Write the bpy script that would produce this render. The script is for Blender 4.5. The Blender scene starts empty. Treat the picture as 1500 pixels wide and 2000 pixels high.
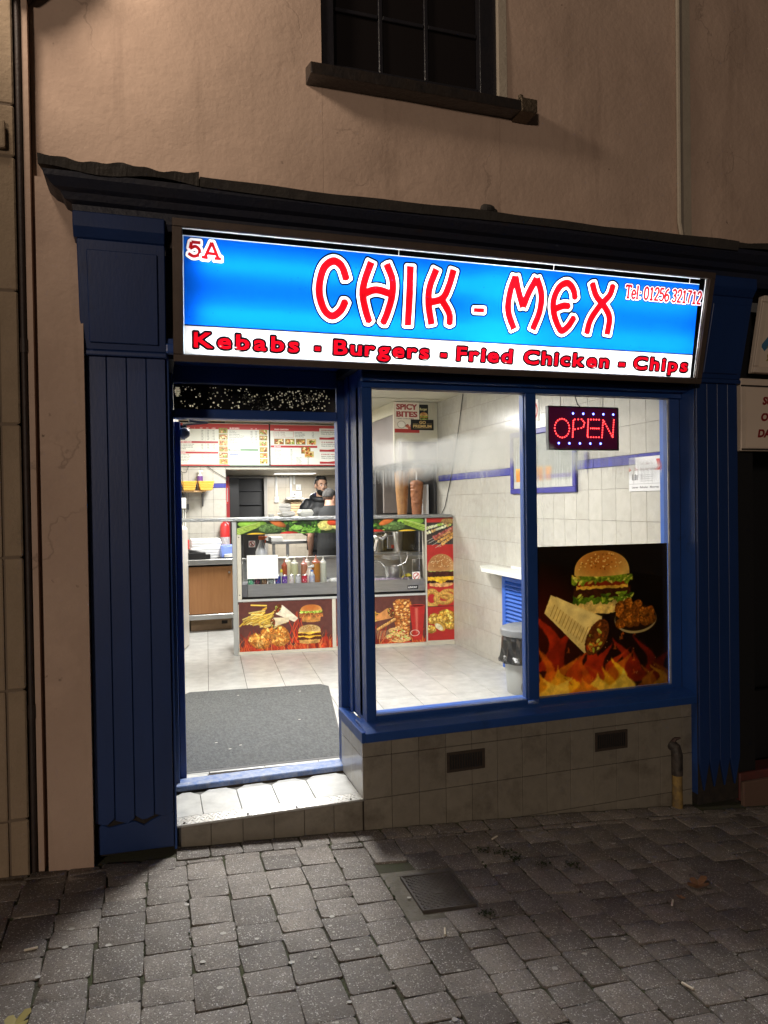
import bpy, bmesh, math, random
import numpy as np
from mathutils import Vector, Matrix, Euler
random.seed(11)
rng = np.random.default_rng(11)
sc = bpy.context.scene
COL = sc.collection
# ---------------------------------------------------------------- camera
def make_camera():
    yaw, pitch, roll, f = 0.310466, -0.0124323, -0.0149762, 1413.27
    cy, sy = math.cos(yaw), math.sin(yaw)
    fwd = Vector((sy * math.cos(pitch), cy * math.cos(pitch), math.sin(pitch)))
    rt = Vector((cy, -sy, 0.0))
    up = rt.cross(fwd)
    r2 = rt * math.cos(roll) + up * math.sin(roll)
    u2 = up * math.cos(roll) - rt * math.sin(roll)
    cd = bpy.data.cameras.new('camera')
    cd.sensor_fit = 'VERTICAL'; cd.sensor_height = 36.0; cd.lens = f / 2000.0 * 36.0
    cd.clip_start = 0.05; cd.clip_end = 200.0
    o = bpy.data.objects.new('camera', cd); COL.objects.link(o)
    m = Matrix((r2, u2, -fwd)).transposed().to_4x4()
    m.translation = Vector((0.0, -3.6, 1.5))
    o.matrix_world = m
    sc.camera = o
make_camera()
# ---------------------------------------------------------------- night sky and exposure
w = bpy.data.worlds.new('World'); sc.world = w; w.use_nodes = True
bg = w.node_tree.nodes['Background']
bg.inputs['Color'].default_value = (0.90, 0.74, 0.62, 1); bg.inputs['Strength'].default_value = 0.022
sc.view_settings.view_transform = 'Standard'; sc.view_settings.look = 'None'
sc.view_settings.exposure = 0.0; sc.view_settings.gamma = 1.0
sc.view_settings.use_curve_mapping = False
sc.cycles.use_denoising = True
sc.cycles.max_bounces = 9; sc.cycles.diffuse_bounces = 5; sc.cycles.glossy_bounces = 4
sc.cycles.transparent_max_bounces = 16; sc.cycles.transmission_bounces = 6
sc.cycles.sample_clamp_indirect = 6.0
sc.cycles.caustics_reflective = False; sc.cycles.caustics_refractive = False
# ---------------------------------------------------------------- lamps
def area(name, loc, sx, sy_, power, col, rot=(0, 0, 0)):
    l = bpy.data.lights.new(name, 'AREA'); l.shape = 'RECTANGLE'; l.size = sx; l.size_y = sy_
    l.energy = power; l.color = col
    o = bpy.data.objects.new(name, l); COL.objects.link(o); o.location = loc; o.rotation_euler = rot
    return o
def point(name, loc, r, power, col):
    l = bpy.data.lights.new(name, 'POINT'); l.shadow_soft_size = r; l.energy = power; l.color = col
    o = bpy.data.objects.new(name, l); COL.objects.link(o); o.location = loc
    return o
def spot(name, loc, aim, r, power, col, deg, blend):
    l = bpy.data.lights.new(name, 'SPOT'); l.shadow_soft_size = r; l.energy = power; l.color = col; l.spot_size = math.radians(deg); l.spot_blend = blend
    o = bpy.data.objects.new(name, l); COL.objects.link(o); o.location = loc
    o.rotation_euler = (Vector(aim) - Vector(loc)).to_track_quat('-Z', 'Y').to_euler(); return o
CEIL_LAMPS = [(1.02, 1.2, 2.545, .5, .5, 150), (1.3, 4.75, 2.545, .6, .6, 105), (2.1, 7.4, 1.962, .6, .3, 48)]
for i, (x, y, z, a, b_, p) in enumerate(CEIL_LAMPS):
    area('ceiling_lamp', (x, y, z), a, b_, p, (1.0, 0.985, 0.95))
spot('wall_lamp', (-.95, -.8, 4.35), (1.2, -.1, 3.4), .2, 140, (1.0, 0.83, 0.66), 112, .75)
point('street_lamp', (-5.0, -11.0, 3.3), .5, 1480, (1.0, 0.81, 0.65))
# ---------------------------------------------------------------- helpers
def lin(c):
    if isinstance(c, str):
        c = tuple(int(c[i:i + 2], 16) / 255 for i in (0, 2, 4))
        return tuple((v / 12.92 if v <= .04045 else ((v + .055) / 1.055) ** 2.4) for v in c)
    return c
def nd(nt, t, x=0, y=0, **kw):
    n = nt.nodes.new(t)
    for k, v in kw.items():
        if k in n.inputs: n.inputs[k].default_value = v
        else: setattr(n, k, v)
    return n
def M(name, col, rough=.5, metal=0., col2=None, vs=6., vamt=1., bump=0., bs=60., spec=.5, orand=0., grime=None, gs=3., glo=.5, ghi=.75, coat=0., rvar=0., stretch=None, emit=None):
    """principled with noise colour variation, per-object variation, grime blotches and bump"""
    m = bpy.data.materials.new(name); m.use_nodes = True
    nt = m.node_tree; L = nt.links
    p = nt.nodes['Principled BSDF']
    c1 = lin(col) + (1,); p.inputs['Base Color'].default_value = c1
    p.inputs['Roughness'].default_value = rough; p.inputs['Metallic'].default_value = metal
    p.inputs['Specular IOR Level'].default_value = spec
    if coat: p.inputs['Coat Weight'].default_value = coat; p.inputs['Coat Roughness'].default_value = .12
    geo = nd(nt, 'ShaderNodeNewGeometry'); pos = geo.outputs['Position']
    if stretch:
        vm = nd(nt, 'ShaderNodeVectorMath', operation='MULTIPLY'); vm.inputs[1].default_value = stretch
        L.new(pos, vm.inputs[0]); pos = vm.outputs[0]
    cur = None
    if col2 is not None:
        n = nd(nt, 'ShaderNodeTexNoise', Scale=vs, Detail=6., Roughness=.65); L.new(pos, n.inputs['Vector'])
        r = nd(nt, 'ShaderNodeMapRange'); r.inputs[1].default_value = .3; r.inputs[2].default_value = .7; r.inputs[4].default_value = vamt
        L.new(n.outputs['Fac'], r.inputs[0])
        mx = nd(nt, 'ShaderNodeMix', data_type='RGBA'); mx.inputs['A'].default_value = c1; mx.inputs['B'].default_value = lin(col2) + (1,)
        L.new(r.outputs[0], mx.inputs['Factor']); cur = mx.outputs['Result']
    if orand:
        oi = nd(nt, 'ShaderNodeObjectInfo'); hs = nd(nt, 'ShaderNodeHueSaturation')
        r = nd(nt, 'ShaderNodeMapRange'); r.inputs[3].default_value = 1 - orand; r.inputs[4].default_value = 1 + orand
        L.new(oi.outputs['Random'], r.inputs[0]); L.new(r.outputs[0], hs.inputs['Value'])
        if cur: L.new(cur, hs.inputs['Color'])
        else: hs.inputs['Color'].default_value = c1
        cur = hs.outputs['Color']
    if grime is not None:
        n = nd(nt, 'ShaderNodeTexNoise', Scale=gs, Detail=8., Roughness=.7); L.new(pos, n.inputs['Vector'])
        r = nd(nt, 'ShaderNodeMapRange'); r.inputs[1].default_value = glo; r.inputs[2].default_value = ghi
        L.new(n.outputs['Fac'], r.inputs[0])
        mx = nd(nt, 'ShaderNodeMix', data_type='RGBA'); mx.inputs['A'].default_value = c1; mx.inputs['B'].default_value = lin(grime) + (1,)
        if cur: L.new(cur, mx.inputs['A'])
        L.new(r.outputs[0], mx.inputs['Factor']); cur = mx.outputs['Result']
    if cur: L.new(cur, p.inputs['Base Color'])
    if rvar:
        n = nd(nt, 'ShaderNodeTexNoise', Scale=9., Detail=4.); L.new(pos, n.inputs['Vector'])
        r = nd(nt, 'ShaderNodeMapRange'); r.inputs[3].default_value = max(0.03, rough - rvar); r.inputs[4].default_value = rough + rvar
        L.new(n.outputs['Fac'], r.inputs[0]); L.new(r.outputs[0], p.inputs['Roughness'])
    if bump:
        n = nd(nt, 'ShaderNodeTexNoise', Scale=bs, Detail=5., Roughness=.6); L.new(pos, n.inputs['Vector'])
        b = nd(nt, 'ShaderNodeBump', Strength=bump, Distance=.01); L.new(n.outputs['Fac'], b.inputs['Height'])
        L.new(b.outputs['Normal'], p.inputs['Normal'])
    if emit:
        p.inputs['Emission Color'].default_value = lin(emit[0]) + (1,); p.inputs['Emission Strength'].default_value = emit[1]
    return m
def emitter(name, col, s):
    m = bpy.data.materials.new(name); m.use_nodes = True; nt = m.node_tree
    nt.nodes.remove(nt.nodes['Principled BSDF'])
    e = nd(nt, 'ShaderNodeEmission'); e.inputs[0].default_value = lin(col) + (1,); e.inputs[1].default_value = s
    nt.links.new(e.outputs[0], nt.nodes['Material Output'].inputs[0]); return m
WP = {}
def reg(o, wloc, parent):
    WP[o.name] = Vector(wloc)
    if parent is not None:
        o.parent = parent; o.location = Vector(wloc) - WP[parent.name]
    else: o.location = wloc
    return o
def thing(name, label, cat, loc=(0, 0, 0), group=None, kind=None):
    o = bpy.data.objects.new(name, None); COL.objects.link(o); reg(o, loc, None)
    o.empty_display_size = .1
    o['label'] = label
    if cat: o['category'] = cat
    if group: o['group'] = group
    if kind: o['kind'] = kind
    return o
def tag(o, label, cat, group=None, kind=None):
    if label: o['label'] = label
    if cat: o['category'] = cat
    if group: o['group'] = group
    if kind: o['kind'] = kind
    return o
class B:
    def __init__(s, T=None): s.v = []; s.f = []; s.T = T; s.uv = {}
    def add(s, vs, fs):
        k = len(s.v)
        for p in vs: s.v.append(tuple(s.T(*p)) if s.T else tuple(p))
        for f in fs: s.f.append(tuple(i + k for i in f))
        return k
    def box(s, x0, x1, y0, y1, z0, z1):
        s.add([(x0, y0, z0), (x1, y0, z0), (x1, y1, z0), (x0, y1, z0), (x0, y0, z1), (x1, y0, z1), (x1, y1, z1), (x0, y1, z1)],
              [(0, 3, 2, 1), (4, 5, 6, 7), (0, 1, 5, 4), (1, 2, 6, 5), (2, 3, 7, 6), (3, 0, 4, 7)]); return s
    def hexa(s, p): s.add(p, [(0, 3, 2, 1), (4, 5, 6, 7), (0, 1, 5, 4), (1, 2, 6, 5), (2, 3, 7, 6), (3, 0, 4, 7)]); return s
    def prof(s, yz, x0, x1):           # (y,z) outline extruded along x
        n = len(yz)
        s.add([(x0, y, z) for y, z in yz] + [(x1, y, z) for y, z in yz],
              [tuple(range(n))[::-1], tuple(range(n, 2 * n))] + [(i, (i + 1) % n, n + (i + 1) % n, n + i) for i in range(n)]); return s
    def prism(s, xy, z0, z1):          # (x,y) outline extruded along z
        n = len(xy)
        s.add([(x, y, z0) for x, y in xy] + [(x, y, z1) for x, y in xy],
              [tuple(range(n))[::-1], tuple(range(n, 2 * n))] + [(i, (i + 1) % n, n + (i + 1) % n, n + i) for i in range(n)]); return s
    def tube(s, pts, r, n=8, cap=True):
        pts = [Vector(p) for p in pts]; rs = r if isinstance(r, (list, tuple)) else [r] * len(pts)
        k0 = len(s.v); prev = None
        for i, p in enumerate(pts):
            d = (pts[min(i + 1, len(pts) - 1)] - pts[max(i - 1, 0)]).normalized()
            a = prev if prev is not None else (Vector((0, 0, 1)) if abs(d.z) < .9 else Vector((1, 0, 0)))
            a = (a - d * a.dot(d)).normalized(); b = d.cross(a); prev = a
            s.add([p + (a * math.cos(t) + b * math.sin(t)) * rs[i] for t in [2 * math.pi * j / n for j in range(n)]], [])
        for i in range(len(pts) - 1):
            for j in range(n):
                a0 = k0 + i * n + j; a1 = k0 + i * n + (j + 1) % n
                s.f.append((a0, a1, a1 + n, a0 + n))
        if cap:
            s.f.append(tuple(range(k0, k0 + n))[::-1]); k = k0 + (len(pts) - 1) * n; s.f.append(tuple(range(k, k + n)))
        return s
    def lathe(s, prof, c, n=20, axis=(0, 0, 1), wob=None):  # prof: (r, h)
        ax = Vector(axis).normalized(); a = Vector((1, 0, 0)) if abs(ax.x) < .9 else Vector((0, 1, 0))
        a = (a - ax * a.dot(ax)).normalized(); b = ax.cross(a); c = Vector(c); k0 = len(s.v)
        for i, (r, h) in enumerate(prof):
            s.add([c + ax * h + (a * math.cos(t) + b * math.sin(t)) * (r * (wob(i, j) if wob else 1)) for j, t in enumerate([2 * math.pi * j / n for j in range(n)])], [])
        for i in range(len(prof) - 1):
            for j in range(n):
                a0 = k0 + i * n + j; a1 = k0 + i * n + (j + 1) % n
                s.f.append((a0, a1, a1 + n, a0 + n))
        s.f.append(tuple(range(k0, k0 + n))[::-1]); k = k0 + (len(prof) - 1) * n; s.f.append(tuple(range(k, k + n)))
        return s
    def ball(s, c, r, n=12, m=8, sc_=(1, 1, 1)):
        c = Vector(c); k0 = len(s.v)
        for i in range(1, m):
            t = math.pi * i / m
            s.add([c + Vector((math.sin(t) * math.cos(q) * r * sc_[0], math.sin(t) * math.sin(q) * r * sc_[1], math.cos(t) * r * sc_[2])) for q in [2 * math.pi * j / n for j in range(n)]], [])
        for i in range(m - 2):
            for j in range(n):
                a0 = k0 + i * n + j; a1 = k0 + i * n + (j + 1) % n
                s.f.append((a0, a0 + n, a1 + n, a1))
        t = s.add([c + Vector((0, 0, r * sc_[2])), c - Vector((0, 0, r * sc_[2]))], [])
        for j in range(n):
            s.f.append((t, k0 + j, k0 + (j + 1) % n)); k = k0 + (m - 2) * n; s.f.append((t + 1, k + (j + 1) % n, k + j))
        return s
    def build(s, name, mat, parent=None, bevel=0., seg=1, smooth=False, origin=None, jit=0.):
        V = np.array(s.v, float)
        if origin is None: origin = (V.min(0) + V.max(0)) / 2; origin[2] = V[:, 2].min()
        me = bpy.data.meshes.new(name)
        bm = bmesh.new(); vs = [bm.verts.new(Vector(p) - Vector(origin)) for p in V]
        for f in s.f:
            try: bm.faces.new([vs[i] for i in f])
            except ValueError: pass
        bmesh.ops.recalc_face_normals(bm, faces=bm.faces[:])
        if bevel:
            es = [e for e in bm.edges if len(e.link_faces) == 2 and e.calc_face_angle(0) > .5]
            bmesh.ops.bevel(bm, geom=es, offset=bevel, segments=seg, affect='EDGES', profile=.6, clamp_overlap=True)
        if jit:
            for v in bm.verts: v.co += Vector([random.uniform(-jit, jit) for _ in range(3)])
        bm.to_mesh(me); bm.free()
        if smooth:
            for p in me.polygons: p.use_smooth = True
            try: me.set_sharp_from_angle(angle=.7)
            except Exception: pass
        me.materials.append(mat)
        o = bpy.data.objects.new(name, me); COL.objects.link(o); reg(o, origin, parent)
        return o
def box(name, x0, x1, y0, y1, z0, z1, mat, parent=None, bevel=.002, **k):
    return B().box(x0, x1, y0, y1, z0, z1).build(name, mat, parent, bevel=bevel, **k)
def inst(src, parent, wloc, rot=None, scale=None, name=None):
    o = src.copy(); COL.objects.link(o)
    if name: o.name = name
    reg(o, wloc, parent)
    if rot: o.rotation_euler = rot
    if scale: o.scale = scale
    return o
def pic(name, bl, br, tr, tl, mat, parent=None, th=.003, single=False):
    """thin printed sheet: front face carries the whole 0..1 UV"""
    P = [Vector(p) for p in (bl, br, tr, tl)]
    nrm = (P[1] - P[0]).cross(P[3] - P[0]).normalized()
    vs = [p for p in P] + [p - nrm * th for p in P]
    org = sum(P, Vector()) / 4
    me = bpy.data.meshes.new(name)
    me.from_pydata([v - org for v in vs], [], [(0, 1, 2, 3), (7, 6, 5, 4), (0, 4, 5, 1), (1, 5, 6, 2), (2, 6, 7, 3), (3, 7, 4, 0)][:1 if single else 6])
    ul = me.uv_layers.new(name='UVMap'); uvs = [(0, 0), (1, 0), (1, 1), (0, 1)]
    for li in range(len(me.loops)): ul.data[li].uv = uvs[li] if li < 4 else (.002, .002)
    me.materials.append(mat)
    o = bpy.data.objects.new(name, me); COL.objects.link(o); reg(o, org, parent)
    return o
# ---------------------------------------------------------------- painter for printed sheets (sRGB 0..1, y down)
def vnoise(h, w, scale, seed, octv=4):
    r = np.random.default_rng(seed); out = np.zeros((h, w)); amp = 1.; tot = 0
    for o in range(octv):
        s = max(1.5, scale / 2 ** o); gh, gw = int(h / s) + 3, int(w / s) + 3
        g = r.random((gh, gw)); yy = np.arange(h) / s; xx = np.arange(w) / s
        yi = yy.astype(int); xi = xx.astype(int); fy = (yy - yi)[:, None]; fx = (xx - xi)[None]
        fy = fy * fy * (3 - 2 * fy); fx = fx * fx * (3 - 2 * fx)
        a = g[yi][:, xi]; b = g[yi][:, xi + 1]; c = g[yi + 1][:, xi]; d = g[yi + 1][:, xi + 1]
        out += amp * ((a * (1 - fx) + b * fx) * (1 - fy) + (c * (1 - fx) + d * fx) * fy); tot += amp; amp *= .55
    return out / tot
def hx(c): return np.array([int(c[i:i + 2], 16) / 255 for i in (0, 2, 4)]) if isinstance(c, str) else np.array(c, float)
class Cv:
    def __init__(s, w, h, bg='000000'):
        s.w, s.h = w, h; s.a = np.ones((h, w, 3)) * hx(bg); s.ns = 0
        s.Y, s.X = np.mgrid[0:h, 0:w].astype(float); s.X += .5; s.Y += .5
        s.N = vnoise(h, w, 22, 5, 4); s.N2 = vnoise(h, w, 7, 9, 3)
    def paint(s, sl, m, col, tex=0., tex2=0., shade=None):
        c = hx(col) if not isinstance(col, np.ndarray) or col.ndim == 1 else col
        C = np.ones(m.shape + (3,)) * c
        k = 1.
        if tex: k = k + tex * (s.N[sl] - .5)[..., None]
        if tex2: k = k + tex2 * (s.N2[sl] - .5)[..., None]
        if shade is not None: k = k * shade[..., None]
        C = np.clip(C * k, 0, 1); m = m[..., None]
        s.a[sl] = s.a[sl] * (1 - m) + C * m
    def bb(s, x0, x1, y0, y1, pad=4):
        x0 = int(max(0, x0 - pad)); x1 = int(min(s.w, x1 + pad)); y0 = int(max(0, y0 - pad)); y1 = int(min(s.h, y1 + pad))
        return (slice(y0, y1), slice(x0, x1)) if x1 > x0 and y1 > y0 else None
    def sdpoly(s, P, sl):
        X, Y = s.X[sl], s.Y[sl]; d = np.full(X.shape, 1e9); ins = np.zeros(X.shape, bool); n = len(P)
        for i in range(n):
            ax, ay = P[i]; bx, by = P[(i + 1) % n]; ex, ey = bx - ax, by - ay
            t = np.clip(((X - ax) * ex + (Y - ay) * ey) / max(1e-9, ex * ex + ey * ey), 0, 1)
            d = np.minimum(d, (X - ax - t * ex) ** 2 + (Y - ay - t * ey) ** 2)
            c = (ay > Y) != (by > Y)
            if ey != 0: ins ^= c & (X < (Y - ay) * ex / ey + ax)
        d = np.sqrt(d); return np.where(ins, -d, d)
    def poly(s, P, col, soft=.7, wob=0., **k):
        P = np.array(P, float); sl = s.bb(P[:, 0].min(), P[:, 0].max(), P[:, 1].min(), P[:, 1].max(), 4 + wob)
        if sl is None: return
        d = s.sdpoly(P, sl)
        if wob: d = d + wob * (s.N2[sl] - .5) * 2
        s.paint(sl, np.clip(.5 - d / (2 * soft), 0, 1), col, **k)
    def rect(s, x0, y0, x1, y1, col, **k): s.poly([(x0, y0), (x1, y0), (x1, y1), (x0, y1)], col, **k)
    def ell(s, cx, cy, rx, ry, col, rot=0., soft=1., wob=0., light=0., ring=None, **k):
        R = max(rx, ry); sl = s.bb(cx - R, cx + R, cy - R, cy + R, 6 + wob)
        if sl is None: return
        X, Y = s.X[sl] - cx, s.Y[sl] - cy; c, n = math.cos(rot), math.sin(rot)
        u = (X * c + Y * n) / rx; v = (-X * n + Y * c) / ry; q = np.sqrt(u * u + v * v)
        d = (q - 1) * min(rx, ry)
        if wob: d = d + wob * (s.N2[sl] - .5) * 2
        if ring: d = np.maximum(d, -(q - ring) * min(rx, ry))
        sh = None
        if light: sh = np.clip(1 + light * (-(X / R) * .5 - (Y / R) * .8) - light * .5 * np.clip(q, 0, 1) ** 3, .2, 1.8)
        s.paint(sl, np.clip(.5 - d / (2 * soft), 0, 1), col, shade=sh, **k)
    def line(s, P, r, col, r1=None, **k):
        r1 = r if r1 is None else r1; n = len(P)
        for i in range(n - 1):
            a, b = np.array(P[i], float), np.array(P[i + 1], float)
            ra = r + (r1 - r) * i / max(1, n - 1); rb = r + (r1 - r) * (i + 1) / max(1, n - 1)
            d = b - a; L = max(1e-6, np.hypot(*d)); nn = np.array([-d[1], d[0]]) / L
            s.poly([a + nn * ra, b + nn * rb, b - nn * rb, a - nn * ra], col, **k)
            if i: s.ell(a[0], a[1], ra, ra, col, **k)
    def mask(s, x, y, m, col):
        h, w = m.shape; x = int(x); y = int(y); x0, y0 = max(0, x), max(0, y); x1, y1 = min(s.w, x + w), min(s.h, y + h)
        if x1 <= x0 or y1 <= y0: return
        s.paint((slice(y0, y1), slice(x0, x1)), m[y0 - y:y1 - y, x0 - x:x1 - x], col)
    def text(s, t, x, y, h, col, bold=0., wfit=None, right=False, squeeze=1.):
        m = text_mask(t, h, bold, squeeze)
        if wfit: m = stretch(m, max(2, int(wfit)))
        s.mask(x - (m.shape[1] if right else 0), y, m, col); return m.shape[1]
    def image(s, name):
        im = bpy.data.images.new(name, s.w, s.h); px = np.ones((s.h, s.w, 4), np.float32)
        px[..., :3] = np.clip(s.a, 0, 1)[::-1]; im.pixels.foreach_set(px.ravel()); im.update(); im.pack(); return im
def stretch(m, w):
    xi = np.clip((np.arange(w) + .5) * m.shape[1] / w - .5, 0, m.shape[1] - 1); a = xi.astype(int); b = np.minimum(a + 1, m.shape[1] - 1); f = xi - a
    return m[:, a] * (1 - f) + m[:, b] * f
def dilate(m, r):
    out = m.copy(); R = int(math.ceil(r)); p = np.pad(m, R)
    for dy in range(-R, R + 1):
        for dx in range(-R, R + 1):
            if dx * dx + dy * dy <= r * r + .5: out = np.maximum(out, p[R + dy:R + dy + m.shape[0], R + dx:R + dx + m.shape[1]])
    return out
TC = {}
def text_mask(t, h, bold=0., squeeze=1.):
    """rasterises Blender's built-in font; h is the cap height in px; the row 0 is the cap top"""
    key = (t, h, bold, squeeze)
    if key in TC: return TC[key]
    cu = bpy.data.curves.new('txt', 'FONT'); cu.body = t; cu.offset = bold; cu.resolution_u = 3
    o = bpy.data.objects.new('txt', cu); COL.objects.link(o)
    me = o.to_mesh(depsgraph=bpy.context.evaluated_depsgraph_get()) if False else None
    dg = bpy.context.evaluated_depsgraph_get(); me = o.evaluated_get(dg).to_mesh(); me.calc_loop_triangles()
    n = len(me.vertices); co = np.empty(n * 3); me.vertices.foreach_get('co', co); co = co.reshape(-1, 3)[:, :2]
    tr = np.empty(len(me.loop_triangles) * 3, int); me.loop_triangles.foreach_get('vertices', tr); tr = tr.reshape(-1, 3)
    o.evaluated_get(dg).to_mesh_clear(); bpy.data.objects.remove(o); bpy.data.curves.remove(cu)
    S = 4; k = h * S / .70; pad = int(h * .3 * S)
    if n == 0: m = np.zeros((int(h * 1.4), int(h * .3))); TC[key] = m; return m
    X = (co[:, 0] - co[:, 0].min()) * k * squeeze; Y = (.70 - co[:, 1]) * k
    Wd = int(X.max()) + S; Hd = int(h * 1.4 * S) // S * S; Wd = (Wd // S + 1) * S
    im = np.zeros((Hd, Wd), bool)
    for a, b, c in tr:
        xs = X[[a, b, c]]; ys = Y[[a, b, c]]
        x0, x1, y0, y1 = int(max(0, xs.min() - 1)), int(min(Wd, xs.max() + 2)), int(max(0, ys.min() - 1)), int(min(Hd, ys.max() + 2))
        if x1 <= x0 or y1 <= y0: continue
        gx = np.arange(x0, x1)[None] + .5; gy = np.arange(y0, y1)[:, None] + .5
        e0 = (xs[1] - xs[0]) * (gy - ys[0]) - (ys[1] - ys[0]) * (gx - xs[0])
        e1 = (xs[2] - xs[1]) * (gy - ys[1]) - (ys[2] - ys[1]) * (gx - xs[1])
        e2 = (xs[0] - xs[2]) * (gy - ys[2]) - (ys[0] - ys[2]) * (gx - xs[2])
        im[y0:y1, x0:x1] |= ((e0 >= 0) & (e1 >= 0) & (e2 >= 0)) | ((e0 <= 0) & (e1 <= 0) & (e2 <= 0))
    m = im.reshape(Hd // S, S, Wd // S, S).mean((1, 3)); TC[key] = m; return m
def IM(name, img, rough=.45, trans=0., spec=.4, bump=0.):
    m = bpy.data.materials.new(name); m.use_nodes = True; nt = m.node_tree; p = nt.nodes['Principled BSDF']
    t = nd(nt, 'ShaderNodeTexImage'); t.image = img; t.extension = 'EXTEND'; nt.links.new(t.outputs[0], p.inputs['Base Color'])
    p.inputs['Roughness'].default_value = rough; p.inputs['Specular IOR Level'].default_value = spec
    if trans:
        tr = nd(nt, 'ShaderNodeBsdfTranslucent'); nt.links.new(t.outputs[0], tr.inputs[0])
        mx = nd(nt, 'ShaderNodeMixShader'); mx.inputs[0].default_value = trans
        nt.links.new(p.outputs[0], mx.inputs[1]); nt.links.new(tr.outputs[0], mx.inputs[2]); nt.links.new(mx.outputs[0], nt.nodes['Material Output'].inputs[0])
    return m
# ---- food drawings
R_ = random.Random(3)
def burger(c, x, y, w, h, mode=0):
    T = y - h / 2
    if mode == 2:   # tall double cheese burger
        lay = [('c99a55', .80, 1.0, .92), ('5a2c16', .63, .82, 1.0), ('f0b93a', .58, .66, .98), ('5a2c16', .44, .60, 1.0), ('f3c24a', .38, .46, .98), ('d8d0b0', .33, .39, .9)]
    elif mode == 1:
        lay = [('c98a44', .72, 1.0, .86), ('b8713a', .55, .76, 1.08), ('a5321c', .46, .56, .86), ('9dbb3c', .30, .52, 1.0)]
    elif mode == 3:  # red panel burger: cheese, patty
        lay = [('d7a468', .84, 1.0, .88), ('3b1c16', .74, .92, 1.0), ('f1bd33', .68, .84, .98), ('4a231b', .50, .72, 1.04), ('a6ad55', .46, .56, .9)]
    else:
        lay = [('e2cfa0', .80, 1.0, .98), ('5f8a2a', .70, .85, 1.0), ('43211a', .60, .77, .99), ('e6c25c', .56, .63, .9), ('8c2a1c', .50, .58, .86), ('7fa235', .40, .53, 1.06)]
    for col, a, b, ww in lay:
        P = []; n = 26; amp = .03 if col in ('9dbb3c', '7fa235', '5f8a2a') else .008
        for i in range(n + 1):
            u = i / n; P.append((x + (u - .5) * w * ww, T + h * (a + .02 * math.sin(u * math.pi) * -1) + R_.uniform(-amp, amp) * h))
        for i in range(n, -1, -1):
            u = i / n; drip = 0
            if col in ('f0b93a', 'f3c24a', 'f1bd33'): drip = .10 * max(0, 1 - abs(u - .5) * 4)
            cv = .05 * math.sin(u * math.pi) if b >= .99 else 0
            P.append((x + (u - .5) * w * ww * (.93 if b >= .99 else 1), T + h * (b + drip + cv) + R_.uniform(-amp, amp) * 1.6 * h))
        c.poly(P, col, soft=1.2, wob=h * .008, tex=.7, tex2=.9 if col in ('43211a', '5a2c16', '9dbb3c', '7fa235', '5f8a2a', '3b1c16', '4a231b', 'b8713a') else .25)
    if mode == 0 or mode == 1:
        for i in range(26):
            u = R_.uniform(-.5, .5); c.ell(x + u * w, T + h * (R_.uniform(.42, .52) if mode == 0 else R_.uniform(.34, .5)), w * .05, h * .022, R_.choice(['b9cf5a', '8db03c', '5f8426', 'dbe08a', 'c9b25a']), rot=R_.uniform(-1, 1), tex2=.6)
    if mode == 0:
        for i in range(22):
            c.ell(x + R_.uniform(-.5, .52) * w, T + h * R_.uniform(.71, .83), w * .05, h * .022, R_.choice(['a6c84a', '6e962f', '3f641d', 'c6d873']), rot=R_.uniform(-1, 1), tex2=.6)
    bt = {0: .40, 1: .36, 2: .36, 3: .52}[mode]; P = []
    for i in range(33):
        t = math.pi * i / 32; P.append((x - math.cos(t) * w * .48, T + h * bt - (abs(math.sin(t)) ** .75) * h * bt))
    for i in range(9): P.append((x + w * .48 - w * .96 * i / 8, T + h * bt + math.sin(i / 8 * math.pi) * h * .03))
    P = np.array(P); sl = c.bb(P[:, 0].min(), P[:, 0].max(), P[:, 1].min(), P[:, 1].max())
    d = c.sdpoly(P, sl); X, Y = c.X[sl], c.Y[sl]
    u = (X - x) / (w * .5); v = (Y - T) / (h * bt)
    top = hx({0: 'b9793c', 1: 'b5652c', 2: 'b58a4a', 3: 'a8703e'}[mode]); edge = hx({0: 'e0c48c', 1: 'd99a55', 2: 'd6b77a', 3: 'c99a66'}[mode])
    k = np.clip((u + .1) ** 2 * .9 + (v - .45) ** 2 * 1.5, 0, 1)[..., None]
    c.paint(sl, np.clip(.5 - d / 2, 0, 1), top * (1 - k) + edge * k, tex=.3)
    if mode != 1:
        for i in range(70 if mode != 3 else 90):
            a = R_.uniform(-1, 1); b = R_.uniform(.1, .8)
            if abs(a) ** 2 + (1 - b) ** 2 > .93: continue
            c.ell(x + a * w * .44, T + h * bt * b, w * .013 + .4, w * .008 + .4, R_.choice(['f1e2b8', 'e8d3a0', '8d5a2a']), rot=R_.uniform(-.8, .8), soft=.6)
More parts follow.
